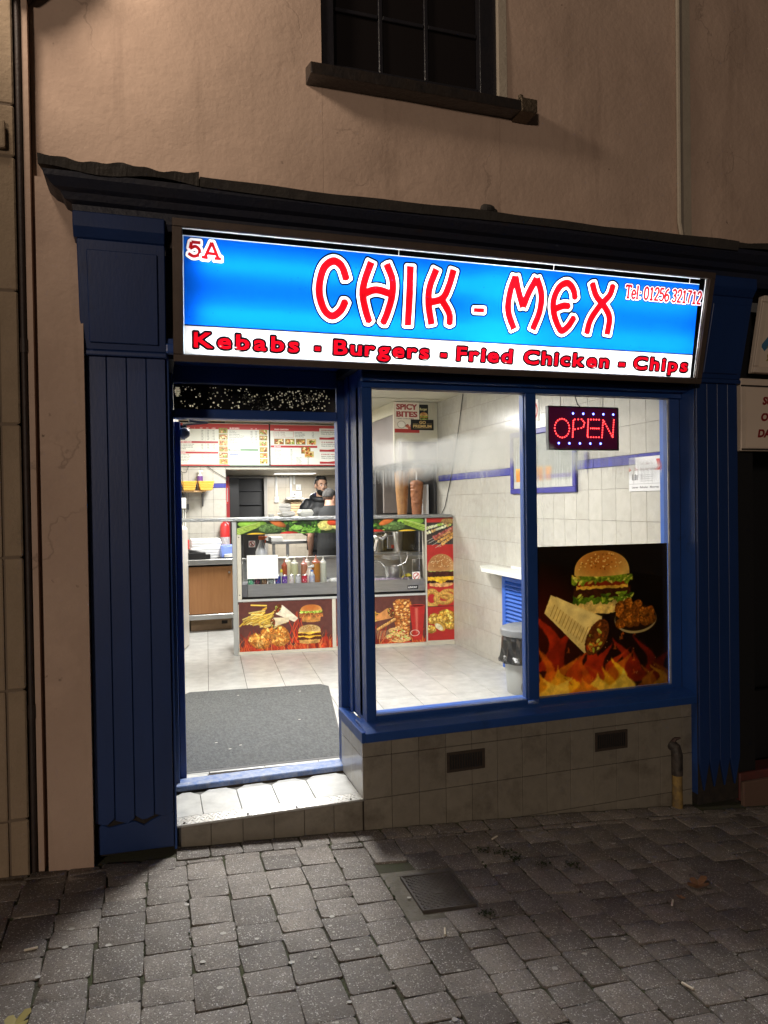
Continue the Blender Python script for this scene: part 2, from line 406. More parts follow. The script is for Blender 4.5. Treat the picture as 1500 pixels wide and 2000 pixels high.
def wrap(c, x, y, L, wd, rot, open_left=True, stripes=True, tone='e6dcc0'):
    ca, sa = math.cos(rot), math.sin(rot)
    def q(u, v): return (x + u * L * ca - v * wd * sa, y + u * L * sa + v * wd * ca)
    sgn = -1 if open_left else 1
    c.poly([q(sgn * -.5, -.26), q(sgn * -.46, .24), q(sgn * .36, .56), q(sgn * .44, .2), q(sgn * .44, -.3), q(sgn * .34, -.54)], tone, soft=1.2, wob=1, tex=.35)
    if stripes:
        for i in range(14):
            u = -.38 + i * .055
            c.line([q(sgn * u, -.1), q(sgn * (u + .02), .2 + .22 * (u + .5))], 1.1, 'a9905c')
        c.poly([q(sgn * -.42, -.3), q(sgn * .34, -.5), q(sgn * .2, -.02), q(sgn * -.3, -.08)], 'efe8d2', soft=1.5, tex=.3)
    ex, ey = q(sgn * .42, 0)
    c.ell(ex, ey, wd * .52, wd * .30, '6b3a1e', rot=rot + math.pi / 2, wob=2, tex2=1.)
    for i in range(26):
        a = R_.uniform(0, 6.28); r = R_.random() ** .5
        u, v = math.cos(a) * r * wd * .46, math.sin(a) * r * wd * .25
        c.ell(ex - math.sin(rot) * u + math.cos(rot) * v, ey + math.cos(rot) * u + math.sin(rot) * v, wd * .07, wd * .04, R_.choice(['a9bf4e', 'c8d27a', '8e4a24', 'c07a3a', 'a5321c', 'e2d8b0', '6a3518', '5b2f18']), rot=R_.uniform(0, 3), tex2=.6)
def chicken(c, x, y, rx, ry, rot=0., cols=('c8843c', 'd99a4a', 'b06a28', 'e0ae62')):
    ca, sa = math.cos(rot), math.sin(rot)
    c.ell(x, y, rx, ry, cols[2], rot=rot, wob=rx * .12, tex2=.8)
    for i in range(36):
        a = R_.uniform(0, 6.28); r = R_.random() ** .5 * .86; u, v = math.cos(a) * r * rx, math.sin(a) * r * ry
        k = 1.05 - .35 * (v / ry) - .15 * (u / rx)
        c.ell(x + u * ca - v * sa, y + u * sa + v * ca, rx * R_.uniform(.12, .24), rx * R_.uniform(.08, .16), np.clip(hx(R_.choice(cols)) * k, 0, 1), rot=R_.uniform(0, 3), soft=1.6, wob=1.2, tex2=.8)
def fries(c, x, y, w, h):
    for i in range(70):
        a = R_.uniform(-.9, .5); L = w * R_.uniform(.14, .24); px = x + R_.gauss(0, w * .2); py = y + R_.gauss(0, h * .18) + abs(px - x) * .2
        k = R_.uniform(.78, 1.05); d = (math.cos(a) * L, math.sin(a) * L)
        c.line([(px - d[0], py - d[1]), (px + d[0], py + d[1])], w * .024, np.clip(hx('a8782a') * k, 0, 1))
        c.line([(px - d[0], py - d[1] - 1), (px + d[0], py + d[1] - 1)], w * .018, np.clip(hx(R_.choice(['f2cf5e', 'e9bd48', 'f6dd86', 'dba73a'])) * k, 0, 1), tex2=.2)
def tongue(c, x, y, h, w, lean, col, curl=.5, **k):
    n = 16; Lp, Rp = [], []
    for i in range(n + 1):
        t = i / n; cx = x + lean * h * t * t + curl * w * .62 * math.sin(t * 4.6) * (.3 + t); hw = w * .78 * (1 - t) ** 1.15 * (1 + .35 * math.sin(t * 5.5 + curl * 3))
        Lp.append((cx - hw, y - h * t)); Rp.append((cx + hw, y - h * t))
    k['tex'] = k.get('tex', .2) + .35; c.poly(Lp + Rp[::-1], col, soft=3.2, wob=2.5, **k)
def flames(c, y, H, cols, n, x0=0, x1=None, wk=1.):
    x1 = c.w if x1 is None else x1
    for li, (col, hs) in enumerate(cols):
        for i in range(n):
            tongue(c, x0 + (x1 - x0) * (i + R_.uniform(0, 1)) / n, y, H * hs * R_.uniform(.45, 1.05), H * .34 * wk * R_.uniform(.7, 1.3), R_.uniform(-.25, .3), col, R_.uniform(-1, 1), tex=.25)
def kebabstack(c, x, y, w, h):
    P = [(x - w * .5, y - h * .42), (x - w * .3, y - h * .5), (x + w * .3, y - h * .5), (x + w * .5, y - h * .42), (x + w * .46, y - h * .3), (x + w * .34, y + h * .5), (x - w * .34, y + h * .5), (x - w * .46, y - h * .3)]
    c.poly(P, 'a3602c', wob=3, tex2=1.)
    for i in range(170):
        v = R_.uniform(-.48, .5); u = R_.uniform(-1, 1) * (.44 - .12 * (v + .4))
        c.ell(x + u * w, y + v * h, w * R_.uniform(.05, .1), h * .02, R_.choice(['c88440', 'e0a860', '8a4a1e', 'f0c684', 'b5622a']), rot=R_.uniform(-.5, .5), tex2=.8)
# ---- the window poster
def img_window_poster():
    c = Cv(480, 456, '120c0a')
    g = np.clip(1 - np.hypot((c.X - 0) / 200, (c.Y - 230) / 190), 0, 1)[..., None]; c.a = c.a * (1 - g) + hx('4a120a') * g
    g = np.clip((c.Y - 200) / 220, 0, 1)[..., None] * .85 * np.clip(1.15 - c.X[..., None] / 480, .35, 1); c.a = c.a * (1 - g) + hx('4a150c') * g
    for (x, y, h, w, l, col, cu) in [(30, 380, 190, 70, .0, 'a8301a', 1), (70, 400, 160, 60, .25, '8e2614', -.6), (165, 420, 160, 70, .12, 'b0341a', .8), (130, 430, 110, 50, .3, 'bb4a1c', -.5), (235, 430, 120, 60, -.1, 'a8301a', -.9), (300, 425, 130, 80, .1, '9c2c18', .7), (270, 420, 90, 50, .35, 'b5401a', -.8), (395, 440, 150, 60, -.05, '7c2010', .9), (450, 440, 100, 60, .1, '641a0e', -.7), (345, 440, 110, 50, .15, '8a2612', .5)]:
        tongue(c, x, y, h, w, l, col, cu, tex=.2)
    for (x, y, h, w, l, col, cu) in [(20, 450, 150, 60, .1, 'c8641e', .8), (80, 460, 120, 70, .2, 'c8701e', -.8), (150, 460, 110, 60, .2, 'c05a1c', .6), (215, 460, 90, 60, -.2, 'b84a1a', .7), (290, 460, 120, 70, .15, 'c4681e', -.7), (400, 460, 70, 50, 0, '9a5216', .6), (450, 460, 80, 60, .1, '8a4a14', .8)]:
        tongue(c, x, y, h, w, l, col, cu, tex=.2)
    for (x, h, w, col) in [(15, 80, 70, 'dc9a24'), (70, 95, 70, 'e8b030'), (110, 70, 60, 'e8b42c'), (35, 60, 70, 'f2cf5a'), (85, 55, 60, 'f2d468'), (240, 80, 60, 'e2a826'), (280, 105, 60, 'ecc236'), (300, 70, 60, 'f4dc6a'), (215, 60, 60, 'f0d05a'), (440, 70, 50, 'b8862a'), (405, 55, 40, 'a86a20'), (160, 50, 60, 'd98a24')]:
        tongue(c, x, 462, h, w, R_.uniform(-.1, .3), col, R_.uniform(-1, 1), tex=.2)
    for x, y in [(105, 330), (275, 330), (305, 285), (240, 398), (190, 425), (300, 300), (350, 290), (345, 372), (345, 415)]: tongue(c, x, y, 14, 5, .3, 'd8702a', .8)
    for i in range(14): c.ell(R_.uniform(150, 460), R_.uniform(270, 440), 1.6, 1.6, 'd8b078')
    burger(c, 232, 112, 212, 190, 0)
    wrap(c, 128, 236, 232, 118, .56, open_left=False)
    c.ell(356, 240, 80, 46, 'c9bfae', tex=.2); c.ell(356, 236, 78, 42, '2a1a10')
    for i in range(13): chicken(c, 300 + (i % 5) * 29 + R_.uniform(-5, 5), 246 - (i // 5) * 25 + R_.uniform(-5, 5), 22, 17, R_.uniform(0, 3), cols=('9a5a1e', 'b0702a', '7a4416', 'c08238'))
    g = np.clip((c.X - 250) / 260, 0, 1)[..., None] * np.clip((c.Y - 140) / 120, 0, 1)[..., None] * .3; c.a = c.a * (1 - g)  # lower right darkened, shade over the poster painted into the print
    return c.image('window_poster')
def counter_bg(c):
    c.a[:] = hx('5e3630'); c.a *= (.9 + .25 * c.N)[..., None]  # ground colour lightened, glare on the counter panels put into the print
    flames(c, c.h + 4, c.h * .5, [('7a2318', 1.), ('a83220', .85), ('c8502a', .5), ('b23a22', .35)], 11, wk=.5)
    for i in range(46):
        x = R_.uniform(0, c.w); y = c.h; P = [(x, y)]
        for j in range(5): x += R_.uniform(-14, 14); y -= R_.uniform(8, 24); P.append((x, y))
        c.line(P, 2.2, R_.choice(['d8642e', 'e08a48', 'c2431f', 'b8321c']), r1=.5)
def img_panel_left():
    c = Cv(560, 300); counter_bg(c)
    for i in range(8):
        x = 330 + R_.uniform(-20, 20); y = 260; P = [(x, y)]
        for j in range(8): x += R_.uniform(-14, 14); y -= 24; P.append((x, y))
        c.line(P, 3.5, R_.choice(['c8321e', 'b02a1a', 'e0562c']), r1=.6)
    fries(c, 135, 100, 210, 120)
    wrap(c, 282, 80, 150, 62, .6, open_left=True, stripes=False, tone='eadfc6'); wrap(c, 245, 122, 110, 50, -.12, open_left=True, stripes=False, tone='e6d4b0')
    burger(c, 432, 80, 134, 104, 1); burger(c, 420, 208, 140, 112, 2)
    chicken(c, 118, 240, 68, 44, .35); chicken(c, 190, 198, 66, 34, .25); chicken(c, 262, 205, 34, 58, -.45); chicken(c, 232, 250, 44, 26, .2)
    return c.image('fried_food_print')
def img_panel_mid():
    c = Cv(540, 300); counter_bg(c)
    # left part sits behind the window post: more of the same food
    burger(c, 70, 90, 120, 100, 1); chicken(c, 90, 220, 70, 40, .2); fries(c, 190, 120, 120, 90)
    kebabstack(c, 395, 150, 112, 260)
    wrap(c, 285, 120, 110, 64, -.4, open_left=False, stripes=False, tone='c98a50')
    for i in range(9): chicken(c, 250 + i * 12, 205 - i * 7, 12, 9, -.5, cols=('d9a860', 'e6c084', 'b5783a', 'c89250'))
    for i in range(10): c.line([(240 + i * 9, 215), (246 + i * 9, 270)], 1.4, 'b59a70')
    c.poly([(440, 66), (534, 66), (514, 285), (462, 285)], 'b8302a', tex=.2); c.ell(487, 66, 47, 9, 'c8473c'); c.ell(487, 67, 42, 6, '6a1812')
    c.poly([(472, 80), (490, 80), (488, 240), (478, 240)], 'd06a58', soft=5)
    for x, y in [(370, 230), (355, 268), (385, 262)]:
        c.ell(x, y, 62, 26, 'd9b070', rot=.25, wob=2, tex2=.5)
        for i in range(40): c.ell(x + R_.uniform(-50, 50), y + R_.uniform(-14, 12), 7, 3.5, R_.choice(['a9bf4e', 'e6e0b8', 'a5522a', 'c8d27a', 'b53a22', '8e5a2c']), rot=R_.uniform(-.6, .6), tex2=.6)
    c.ell(470, 240, 28, 20, 'e8e2d6', ring=.86)
    return c.image('kebab_print')
def img_red_panel():
    c = Cv(190, 760, 'b5302c'); c.a *= (.94 + .12 * c.N)[..., None]
    c.rect(0, 28, 190, 166, '3a3432', tex=.5)
    for i in range(16): c.line([(i * 14 - 10, 166), (i * 14 - 4, 120)], 1.2, '5a524c')
    for (x0, y0, x1, y1, cols) in [(4, 62, 150, 30, ['dfe0b8', '8fae4a', 'c8d890']), (4, 92, 165, 44, ['dfe0b8', 'a6be62', 'c7a46a']), (50, 120, 185, 62, ['b5605a', 'c47a68', '94443a']), (64, 132, 190, 76, ['c08a5a', 'd39a70', 'a5603e']), (86, 146, 190, 96, ['d8a860', 'e8c27e', 'c08a44']), (110, 162, 190, 114, ['d8a860', 'e6b86e', 'b57a38'])]:
        c.line([(x0 - 50, y0 + 24), (x1, y1)], 1.6, 'b8b2a8')
        for i in range(10): t = i / 9; c.ell(x0 + (x1 - x0) * t, y0 + (y1 - y0) * t, 12, 8, R_.choice(cols), rot=R_.uniform(-1, 1), wob=2, tex2=.8)
    c.ell(150, 22, 48, 20, '9a7a4a', wob=3, tex2=1.); c.ell(88, 176, 14, 5, 'c0b48a', ring=.6)
    burger(c, 98, 322, 196, 196, 3)
    for (x, y, rx, ry) in [(30, 500, 60, 62), (150, 478, 70, 34), (116, 502, 76, 40)]:
        c.ell(x, y, rx, ry, 'b5843a', ring=.46, wob=3, soft=2, tex2=.6); c.ell(x, y - 5, rx * .93, ry * .9, 'd2a452', ring=.58, wob=3, soft=3, tex2=.6)
    c.rect(0, 548, 190, 560, '4a2a20'); c.rect(0, 552, 190, 760, 'b5302c', tex=.12)
    for (x, y, rx, ry, r) in [(36, 625, 42, 30, -.6), (140, 600, 60, 26, .2), (160, 635, 50, 30, .2), (95, 632, 62, 36, .15), (160, 676, 50, 20, .05), (20, 690, 40, 24, .2)]:
        chicken(c, x, y, rx, ry, r, cols=('c79a3e', 'd6ac50', 'a87a2a', 'e0bc6a'))
    c.ell(84, 674, 44, 24, 'c89a40', rot=.6, wob=2, tex2=.5); c.ell(78, 678, 33, 16, 'e6dcb8', rot=.6, wob=2, tex2=.4)
    return c.image('snack_print')
def img_veg():
    c = Cv(760, 64, '26321f'); c.a *= (.6 + .8 * c.N)[..., None]
    def half(f):
        def X(x): return x if f > 0 else 760 - x
        for i in range(60): c.ell(X(R_.uniform(150, 370)), R_.uniform(0, 64), 8, 5, R_.choice(['3f6a26', '5a8a34', '2b4a1c', '7aa548']), rot=R_.uniform(0, 3), tex2=.9)
        c.ell(X(60), 12, 56, 22, '8fc04a', tex=.4, light=.3)
        for i in range(4): c.line([(X(0), 66 - i * 9), (X(90), 22 - i * 5)], 4.6, R_.choice(['7f9c3a', '95b04a', '6a8a2e']), tex2=.5); c.line([(X(0), 63 - i * 9), (X(90), 19 - i * 5)], 1., 'c2d48a')
        c.ell(X(130), 36, 48, 22, '5d7a45', wob=4, tex2=1.2, light=.3); c.ell(X(160), 12, 36, 14, 'd0743a', rot=.5 * f, tex=.3, light=.4)
        c.ell(X(205), 66, 38, 14, 'b8342a', light=.5); c.ell(X(75), 68, 40, 12, 'e0b83a', light=.3); c.ell(X(235), 34, 24, 12, '86b850', tex2=.5)
        for i in range(40): c.ell(X(300 + R_.gauss(0, 24)), 40 + R_.gauss(0, 11), 6, 4, R_.choice(['6fa03c', '4f7f2c', '93c05a', '38601f']), rot=R_.uniform(0, 3), tex2=.8)
        c.ell(X(352), 26, 34, 26, 'd6cf7a', wob=4, tex2=.7, light=.2); c.ell(X(378), 12, 22, 16, 'd0502e', tex=.4, light=.4)
    half(1); half(-1)
    return c.image('vegetable_print')
def tinyfood(c, x, y, w, h):
    c.rect(x, y, x + w, y + h, R_.choice(['b89a5a', 'c9b078', '8a6a3a', 'dcc48a', '9a8a4a']), tex2=.4)
    for i in range(20): c.ell(x + R_.uniform(.15, .85) * w, y + R_.uniform(.2, .85) * h, w * R_.uniform(.06, .18), h * R_.uniform(.06, .16), R_.choice(['d8a860', 'a5622a', 'e6cf90', '7fa235', 'b5402a', 'f0e0b0', '6a3a1c', 'c88a40']), rot=R_.uniform(0, 3), tex2=.6)
def img_menu(side):
    c = Cv(900 if side else 1000, 540, 'dfe2da'); t = '2c3230'; red = 'b03a3e'
    def rows(L, x, y, dy, cols, h=9):
        for i, r in enumerate(L):
            c.text(r, x, y + i * dy, h, t, bold=.008, squeeze=1.0)
            for cx in cols: c.text('%d.%d0' % (R_.randint(4, 12), R_.choice([3, 5, 8, 9])), cx, y + i * dy, h, t, bold=.008)
    c.rect(0, 0, c.w, 14 if side else 16, 'c8c6be')
    if not side:
        c.rect(0, 8, 1000, 78, 'c04a4c'); c.text('KEBABS', 60, 56, 16, 'ffffff', bold=.03)
        for x, s in [(185, 'S'), (245, 'MED'), (310, 'LRG'), (370, 'JUMBO')]: c.text(s, x, 60, 10, 'ffffff', bold=.03)
        rows(['Doner Kebab', 'Chicken Shish Kebab', 'Chicken Kebab', 'Lamb Shish Kebab', 'Doner Meat & Chips', 'Chicken & Chips', 'Kebab Roll'], 22, 92, 19, [255, 318, 378])
        c.rect(8, 232, 438, 256, red); c.text('MIXED KEBABS', 22, 236, 14, 'ffffff', bold=.03)
        rows(['Doner Kebab & Chicken Shish', 'Doner Kebab & Lamb Shish', 'Chicken Shish & Lamb Shish', 'Special Mixed'], 22, 266, 19, [255, 318, 378])
        c.text('Doner Kebab, Chicken Shish, Lamb Shish', 22, 344, 7, '8a3a38')
        c.rect(8, 364, 438, 388, red); c.text('WRAPS', 22, 368, 14, 'ffffff', bold=.03)
        rows(['Doner Kebab Wrap', 'Chicken Doner Wrap', 'Chicken Shish Wrap', 'Mixed Kebab Wrap', 'Chick Max Wrap'], 22, 398, 19, [255, 318]); c.text('Onion, Sauce, Salad', 22, 500, 7, '8a3a38')
        for x in (300, 362): c.rect(x, 80, x + 1.5, 520, '9aa09a')
        for i in range(6): tinyfood(c, 446, 60 + i * 78, 96, 70)
        c.text('BURGERS', 566, 54, 18, 'ffffff', bold=.03); c.text('1/4', 800, 60, 11, 'ffffff', bold=.03); c.text('1/2', 850, 60, 11, 'ffffff', bold=.03)
        rows(['Plain Burger', 'Cheese Burger', 'Bacon Cheese Burger', 'Mushroom Burger with Cheese', 'Donner Burger with Cheese', 'Burger Bap', 'Egg Burger', 'Chick Max Burger', 'Mega Burger', 'Bacon Pineapple Cheese Burger', 'Bacon Mushroom Burger'], 562, 94, 20.6, [796, 846])
        c.rect(548, 326, 880, 350, '4f7f52'); c.text('VEGETARIAN', 562, 330, 14, 'ffffff', bold=.03)
        c.rect(560, 392, 660, 402, '2f4f9a')
        rows(['Veggie Burger', 'Veggie Burger with Cheese', '', 'Salad Special', '8 Pcs Onion Rings', 'Chips in Pitta', 'Portion of Salad', 'Coleslaw', 'BBQ Sauce'], 562, 360, 18.5, [846])
        for i in range(6): tinyfood(c, 892, 74 + i * 75, 92, 66)
        c.rect(0, 524, 560, 540, 'c04a4c'); c.rect(560, 524, 1000, 540, '8a9a8a')
    else:
        c.rect(0, 8, 900, 86, 'c04a4c'); c.text('FRIED CHICKEN', 50, 60, 16, 'ffffff', bold=.03)
        c.rect(42, 90, 272, 170, 'c46a66'); c.rect(45, 93, 269, 167, 'dfe2da')
        for i in range(3): c.text('%d Pc  %d.90   %d Pcs %d.90' % (i + 1, i * 2 + 2, i + 4, i * 2 + 6), 56, 100 + i * 23, 9, '7a3a3a', bold=.008)
        rows(['6 Pcs Hot Wings', '6 Pcs Chicken Nuggets', 'Chicken Fillet Sandwich', 'Chicken Fillet Wrap'], 286, 98, 19, [490])
        for i in range(4): tinyfood(c, 44 + i * 128, 188, 112, 74)
        c.rect(4, 276, 552, 304, 'b03a3e'); c.text('EXTRAS', 44, 282, 15, 'ffffff', bold=.03)
        rows(['Chips', 'Chips & Cheese', 'Chips in Pitta', 'Chips & Gravy', 'Chips & Chicken', '2 Pcs Sausage & Chips', '10 Pcs Scampi', 'Garlic Mushrooms', '8 Pcs Onion Rings', 'Portion Salad', 'Mac Bites', 'Bread Roll'], 42, 320, 17, [232])
        rows(['Salad in Pitta', 'Coleslaw', 'Pitta Bread', 'Tub of Sauce', 'Can Drink', 'Bottle Drink'], 300, 430, 16, [430])
        tinyfood(c, 360, 290, 110, 90); tinyfood(c, 400, 350, 110, 80)
        for i, (a, b, d) in enumerate([('CHICKEN SANDWICH MEAL', 'Chicken Sandwich', 'Chips & Can of Drink'), ('1/2 lb BURGER MEAL', '1/2 lb Cheese Burger', 'Chips & Can of Drink'), ('KEBAB MEAL 1', 'Medium Chicken Shish Kebab', 'Chips & Can of Drink')]):
            y = 46 + i * 160; c.rect(580, y, 850, y + 148, 'e6e6de'); c.text(a, 600, y + 16, 12, 'a03438', bold=.02, wfit=220); c.text(b, 600, y + 42, 11, t, bold=.008, wfit=220); c.text(d, 600, y + 66, 11, t, bold=.008, wfit=210)
            c.poly([(580, y + 148), (580, y + 118), (680, y + 122), (780, y + 108), (850, y + 62), (850, y + 148)], 'b03a3e'); c.ell(800, y + 116, 36, 24, 'eceae2'); c.text('6.90', 778, y + 110, 12, t, bold=.02)
        c.rect(866, 46, 900, 520, 'e6e6de'); c.rect(866, 160, 900, 194, 'b03a3e'); c.rect(866, 320, 900, 354, 'b03a3e'); c.rect(866, 480, 900, 514, 'b03a3e')
        c.rect(0, 524, 900, 540, 'a03a3e')
    return c.image('menu_board_right' if side else 'menu_board_left')
# ---- the light box sign
def strokes_sd(c, S, r, sl):
    X, Y = c.X[sl], c.Y[sl]; d = np.full(X.shape, 1e9)
    for P in S:
        P = smooth_path(P)
        for i in range(len(P) - 1):
            a, b = np.array(P[i], float), np.array(P[i + 1], float); e = b - a; L = max(1e-6, np.hypot(*e)); e /= L; m = (a + b) / 2
            u = np.abs((X - m[0]) * e[0] + (Y - m[1]) * e[1]) - L / 2; v = np.abs(-(X - m[0]) * e[1] + (Y - m[1]) * e[0]) - r
            d = np.minimum(d, np.hypot(np.maximum(u, 0), np.maximum(v, 0)) + np.minimum(np.maximum(u, v), 0))
            if i: d = np.minimum(d, np.hypot(X - a[0], Y - a[1]) - r)
    return d
def smooth_path(P, n=5):
    if len(P) < 3: return P
    P = [np.array(p, float) for p in P]; out = []
    for i in range(len(P) - 1):
        p0 = P[i - 1] if i else 2 * P[0] - P[1]; p1, p2 = P[i], P[i + 1]; p3 = P[i + 2] if i + 2 < len(P) else 2 * P[-1] - P[-2]
        for j in range(n):
            t = j / n; out.append(.5 * ((2 * p1) + (-p0 + p2) * t + (2 * p0 - 5 * p1 + 4 * p2 - p3) * t * t + (-p0 + 3 * p1 - 3 * p2 + p3) * t ** 3))
    return out + [P[-1]]
SLAB = {  # unit strokes 0..1 high, y down
 '0': [[(.30, .05), (.12, .2), (.08, .5), (.12, .8), (.30, .95), (.48, .8), (.52, .5), (.48, .2), (.30, .05)]],
 '1': [[(.12, .2), (.32, .06)], [(.32, .05), (.32, .95)], [(.14, .95), (.50, .95)]],
 '2': [[(.10, .25), (.20, .08), (.40, .06), (.50, .25), (.42, .5), (.10, .94)], [(.08, .94), (.54, .94)]],
 '3': [[(.10, .15), (.30, .05), (.48, .2), (.42, .42), (.26, .48)], [(.26, .48), (.50, .6), (.48, .85), (.28, .96), (.08, .85)]],
 '5': [[(.50, .06), (.14, .06)], [(.14, .06), (.12, .46)], [(.12, .46), (.34, .40), (.52, .6), (.46, .86), (.26, .96), (.08, .86)]],
 '6': [[(.46, .06), (.20, .25), (.10, .6), (.18, .9), (.34, .95), (.50, .82), (.50, .6), (.34, .48), (.14, .6)]],
 '7': [[(.08, .06), (.52, .06)], [(.52, .06), (.32, .4), (.24, .95)]],
 'T': [[(.04, .06), (.60, .06)], [(.04, .04), (.04, .2)], [(.60, .04), (.60, .2)], [(.32, .05), (.32, .95)], [(.18, .95), (.46, .95)]],
 'e': [[(.10, .66), (.46, .64), (.40, .42), (.22, .38), (.08, .62), (.14, .88), (.32, .96), (.48, .84)]],
 'l': [[(.16, .05), (.16, .95)], [(.06, .06), (.18, .06)], [(.06, .95), (.28, .95)]],
 ':': [[(.14, .45), (.14, .52)], [(.14, .86), (.14, .93)]]}
SLW = {'T': .66, 'e': .54, 'l': .32, ':': .28, ' ': .3}
def img_sign():
    c = Cv(2000, 384, '0557cc')
    c.rect(0, 292, 2000, 384, 'b4b4b2'); c.rect(0, 291, 2000, 295, '0a0a14')
    c.rect(0, 0, 2000, 4, 'ffffff'); c.rect(0, 4, 2000, 21, '040404'); c.rect(0, 21, 2000, 24, 'e8f2ff')  # white lines paint leaking tube light, black band paints the unlit gap
    c.poly([(1964, 0), (1980, 384), (1994, 384), (1990, 0)], '040404'); c.poly([(1990, 0), (1994, 384), (2000, 384), (2000, 0)], 'ffffff'); c.rect(1995, 0, 2000, 384, '101010')
    for x in (710, 1310, 1915): c.rect(x, 0, x + 3, 22, 'ffffff')
    c.rect(0, 22, 3, 384, 'e8f2ff')
    c.rect(709, 296, 711, 310, '888888')
    W = {'C': [[[531, 102], [513, 61], [483, 47], [451, 74], [438, 141], [455, 201], [485, 224], [515, 203], [530, 172]]],
     'H': [[[615, 39], [594, 104], [590, 148], [602, 197], [617, 235]], [[670, 41], [693, 90], [695, 140], [681, 199], [666, 237]], [[593, 145], [623, 130], [650, 128], [692, 138]]],
     'I': [[[756, 41], [758, 136], [758, 239]]],
     'K': [[[852, 43], [831, 105], [831, 163], [846, 230]], [[917, 40], [903, 95], [881, 139], [835, 155]], [[878, 143], [910, 186], [915, 225]]],
     'M': [[[1170, 227], [1141, 164], [1143, 97], [1159, 43]], [[1159, 43], [1177, 95], [1200, 147]], [[1200, 147], [1220, 92], [1246, 43]], [[1246, 43], [1270, 95], [1270, 156], [1247, 225]]],
     'E': [[[1413, 101], [1402, 71], [1375, 50], [1341, 69], [1323, 118], [1331, 165], [1352, 205], [1370, 222], [1396, 203], [1417, 170]], [[1325, 149], [1364, 132], [1390, 131]]],
     'X': [[[1480, 42], [1502, 85], [1545, 124], [1571, 164], [1568, 225]], [[1572, 43], [1560, 81], [1520, 125], [1488, 176], [1478, 226]]], '-': [[[1005, 170], [1045, 169]]]}
    def lay(S, r, rings):
        A = np.array([p for P in S for p in P]); sl = c.bb(A[:, 0].min(), A[:, 0].max(), A[:, 1].min(), A[:, 1].max(), r + 26)
        d = strokes_sd(c, S, r, sl)
        for off, col in rings: c.paint(sl, np.clip(.5 - (d - off), 0, 1), col)
    # keep the letters apart from the black top band
    for k, S in W.items(): lay([[(x, y + 12) for x, y in P] for P in S], 12.5 if k != '-' else 7, [(14.5, '020308'), (9.8, 'd8dce0'), (0, '9c0610')])
    lay([[[54, 40], [27, 40]], [[27, 40], [23, 59]], [[23, 59], [39, 52], [51, 62], [48, 76], [33, 82], [18, 75]]], 4.6, [(9.5, '0a0c24'), (8, 'ffffff'), (0, '9c0610')])
    lay([[[68, 82], [89, 36]], [[89, 36], [109, 82]], [[76, 69], [101, 70]], [[58, 82], [77, 83]], [[97, 83], [118, 83]]], 4.6, [(9.5, '0a0c24'), (8, 'ffffff'), (0, '9c0610')])
    s = 'Tel: 01256 321712'; tot = sum(SLW.get(ch, .6) for ch in s); x = 1630; k = (1984 - 1630) / tot; allS = []
    for ch in s:
        for P in SLAB.get(ch, []): allS.append([(x + px_ * k, 48 + py_ * 50) for px_, py_ in P])
        x += SLW.get(ch, .6) * k
    lay(allS, 3.2, [(7.0, '060818'), (4.6, 'c4c8d0'), (.6, '98060f')])
    for t, x0, x1 in [('Kebabs', 24, 382), ('-', 420, 457), ('Burgers', 487, 851), ('-', 879, 920), ('Fried', 943, 1181), ('Chicken', 1214, 1598), ('-', 1626, 1673), ('Chips', 1696, 1968)]:
        if t == '-': m = np.zeros((20, 48)); m[3:17, 2:46] = 1.; y = 336
        else:
            W_ = x1 - x0 - 16; cs = [text_mask(ch, 47, .014, 1.42) for ch in t]; tot = sum(q.shape[1] for q in cs); gap = (W_ - tot) / (len(t) - 1)
            if gap < 9: cs = [stretch(q, max(6, int(q.shape[1] * (W_ - 9 * (len(t) - 1)) / tot))) for q in cs]; tot = sum(q.shape[1] for q in cs); gap = (W_ - tot) / (len(t) - 1)
            m = np.zeros((cs[0].shape[0], W_ + 4)); xo = 0.
            for q in cs: m[:, int(xo):int(xo) + q.shape[1]] = np.maximum(m[:, int(xo):int(xo) + q.shape[1]], q[:, :m.shape[1] - int(xo)]); xo += q.shape[1] + gap
            m = dilate(m, 1.5); y = 313
        m = np.pad(stretch(m, x1 - x0 - 16) if t == '-' else m, 12); X0, Y0 = x0 - 4, y - 12
        c.mask(X0, Y0, dilate(m, 6.2), '030306'); c.mask(X0, Y0, m, '86030c')
    for i in range(60): c.ell(R_.uniform(10, 1950), R_.uniform(60, 280), R_.uniform(.6, 2), R_.uniform(.6, 1.4), '0a3aa8')
    for i in range(26): c.ell(R_.uniform(10, 1950), R_.uniform(350, 380), R_.uniform(1, 5), R_.uniform(.6, 1.8), 'd8d4cc', soft=2)
    return c.image('takeaway_sign')
def img_no_symbol(kind):
    c = Cv(96, 96, 'f0ece8'); c.ell(48, 48, 40, 40, 'c02a2a', ring=.8)
    if kind == 0:
        c.ell(44, 28, 7, 7, '222222'); c.line([(44, 36), (46, 56), (36, 74)], 5, '222222'); c.line([(46, 44), (62, 52)], 4, '222222'); c.line([(46, 56), (58, 72)], 5, '222222')
    else: c.line([(30, 56), (66, 44)], 4, '555555')
    c.line([(20, 20), (76, 76)] if kind == 0 else [(76, 20), (20, 76)], 4.5, 'c02a2a'); return c.image('prohibition_symbol')
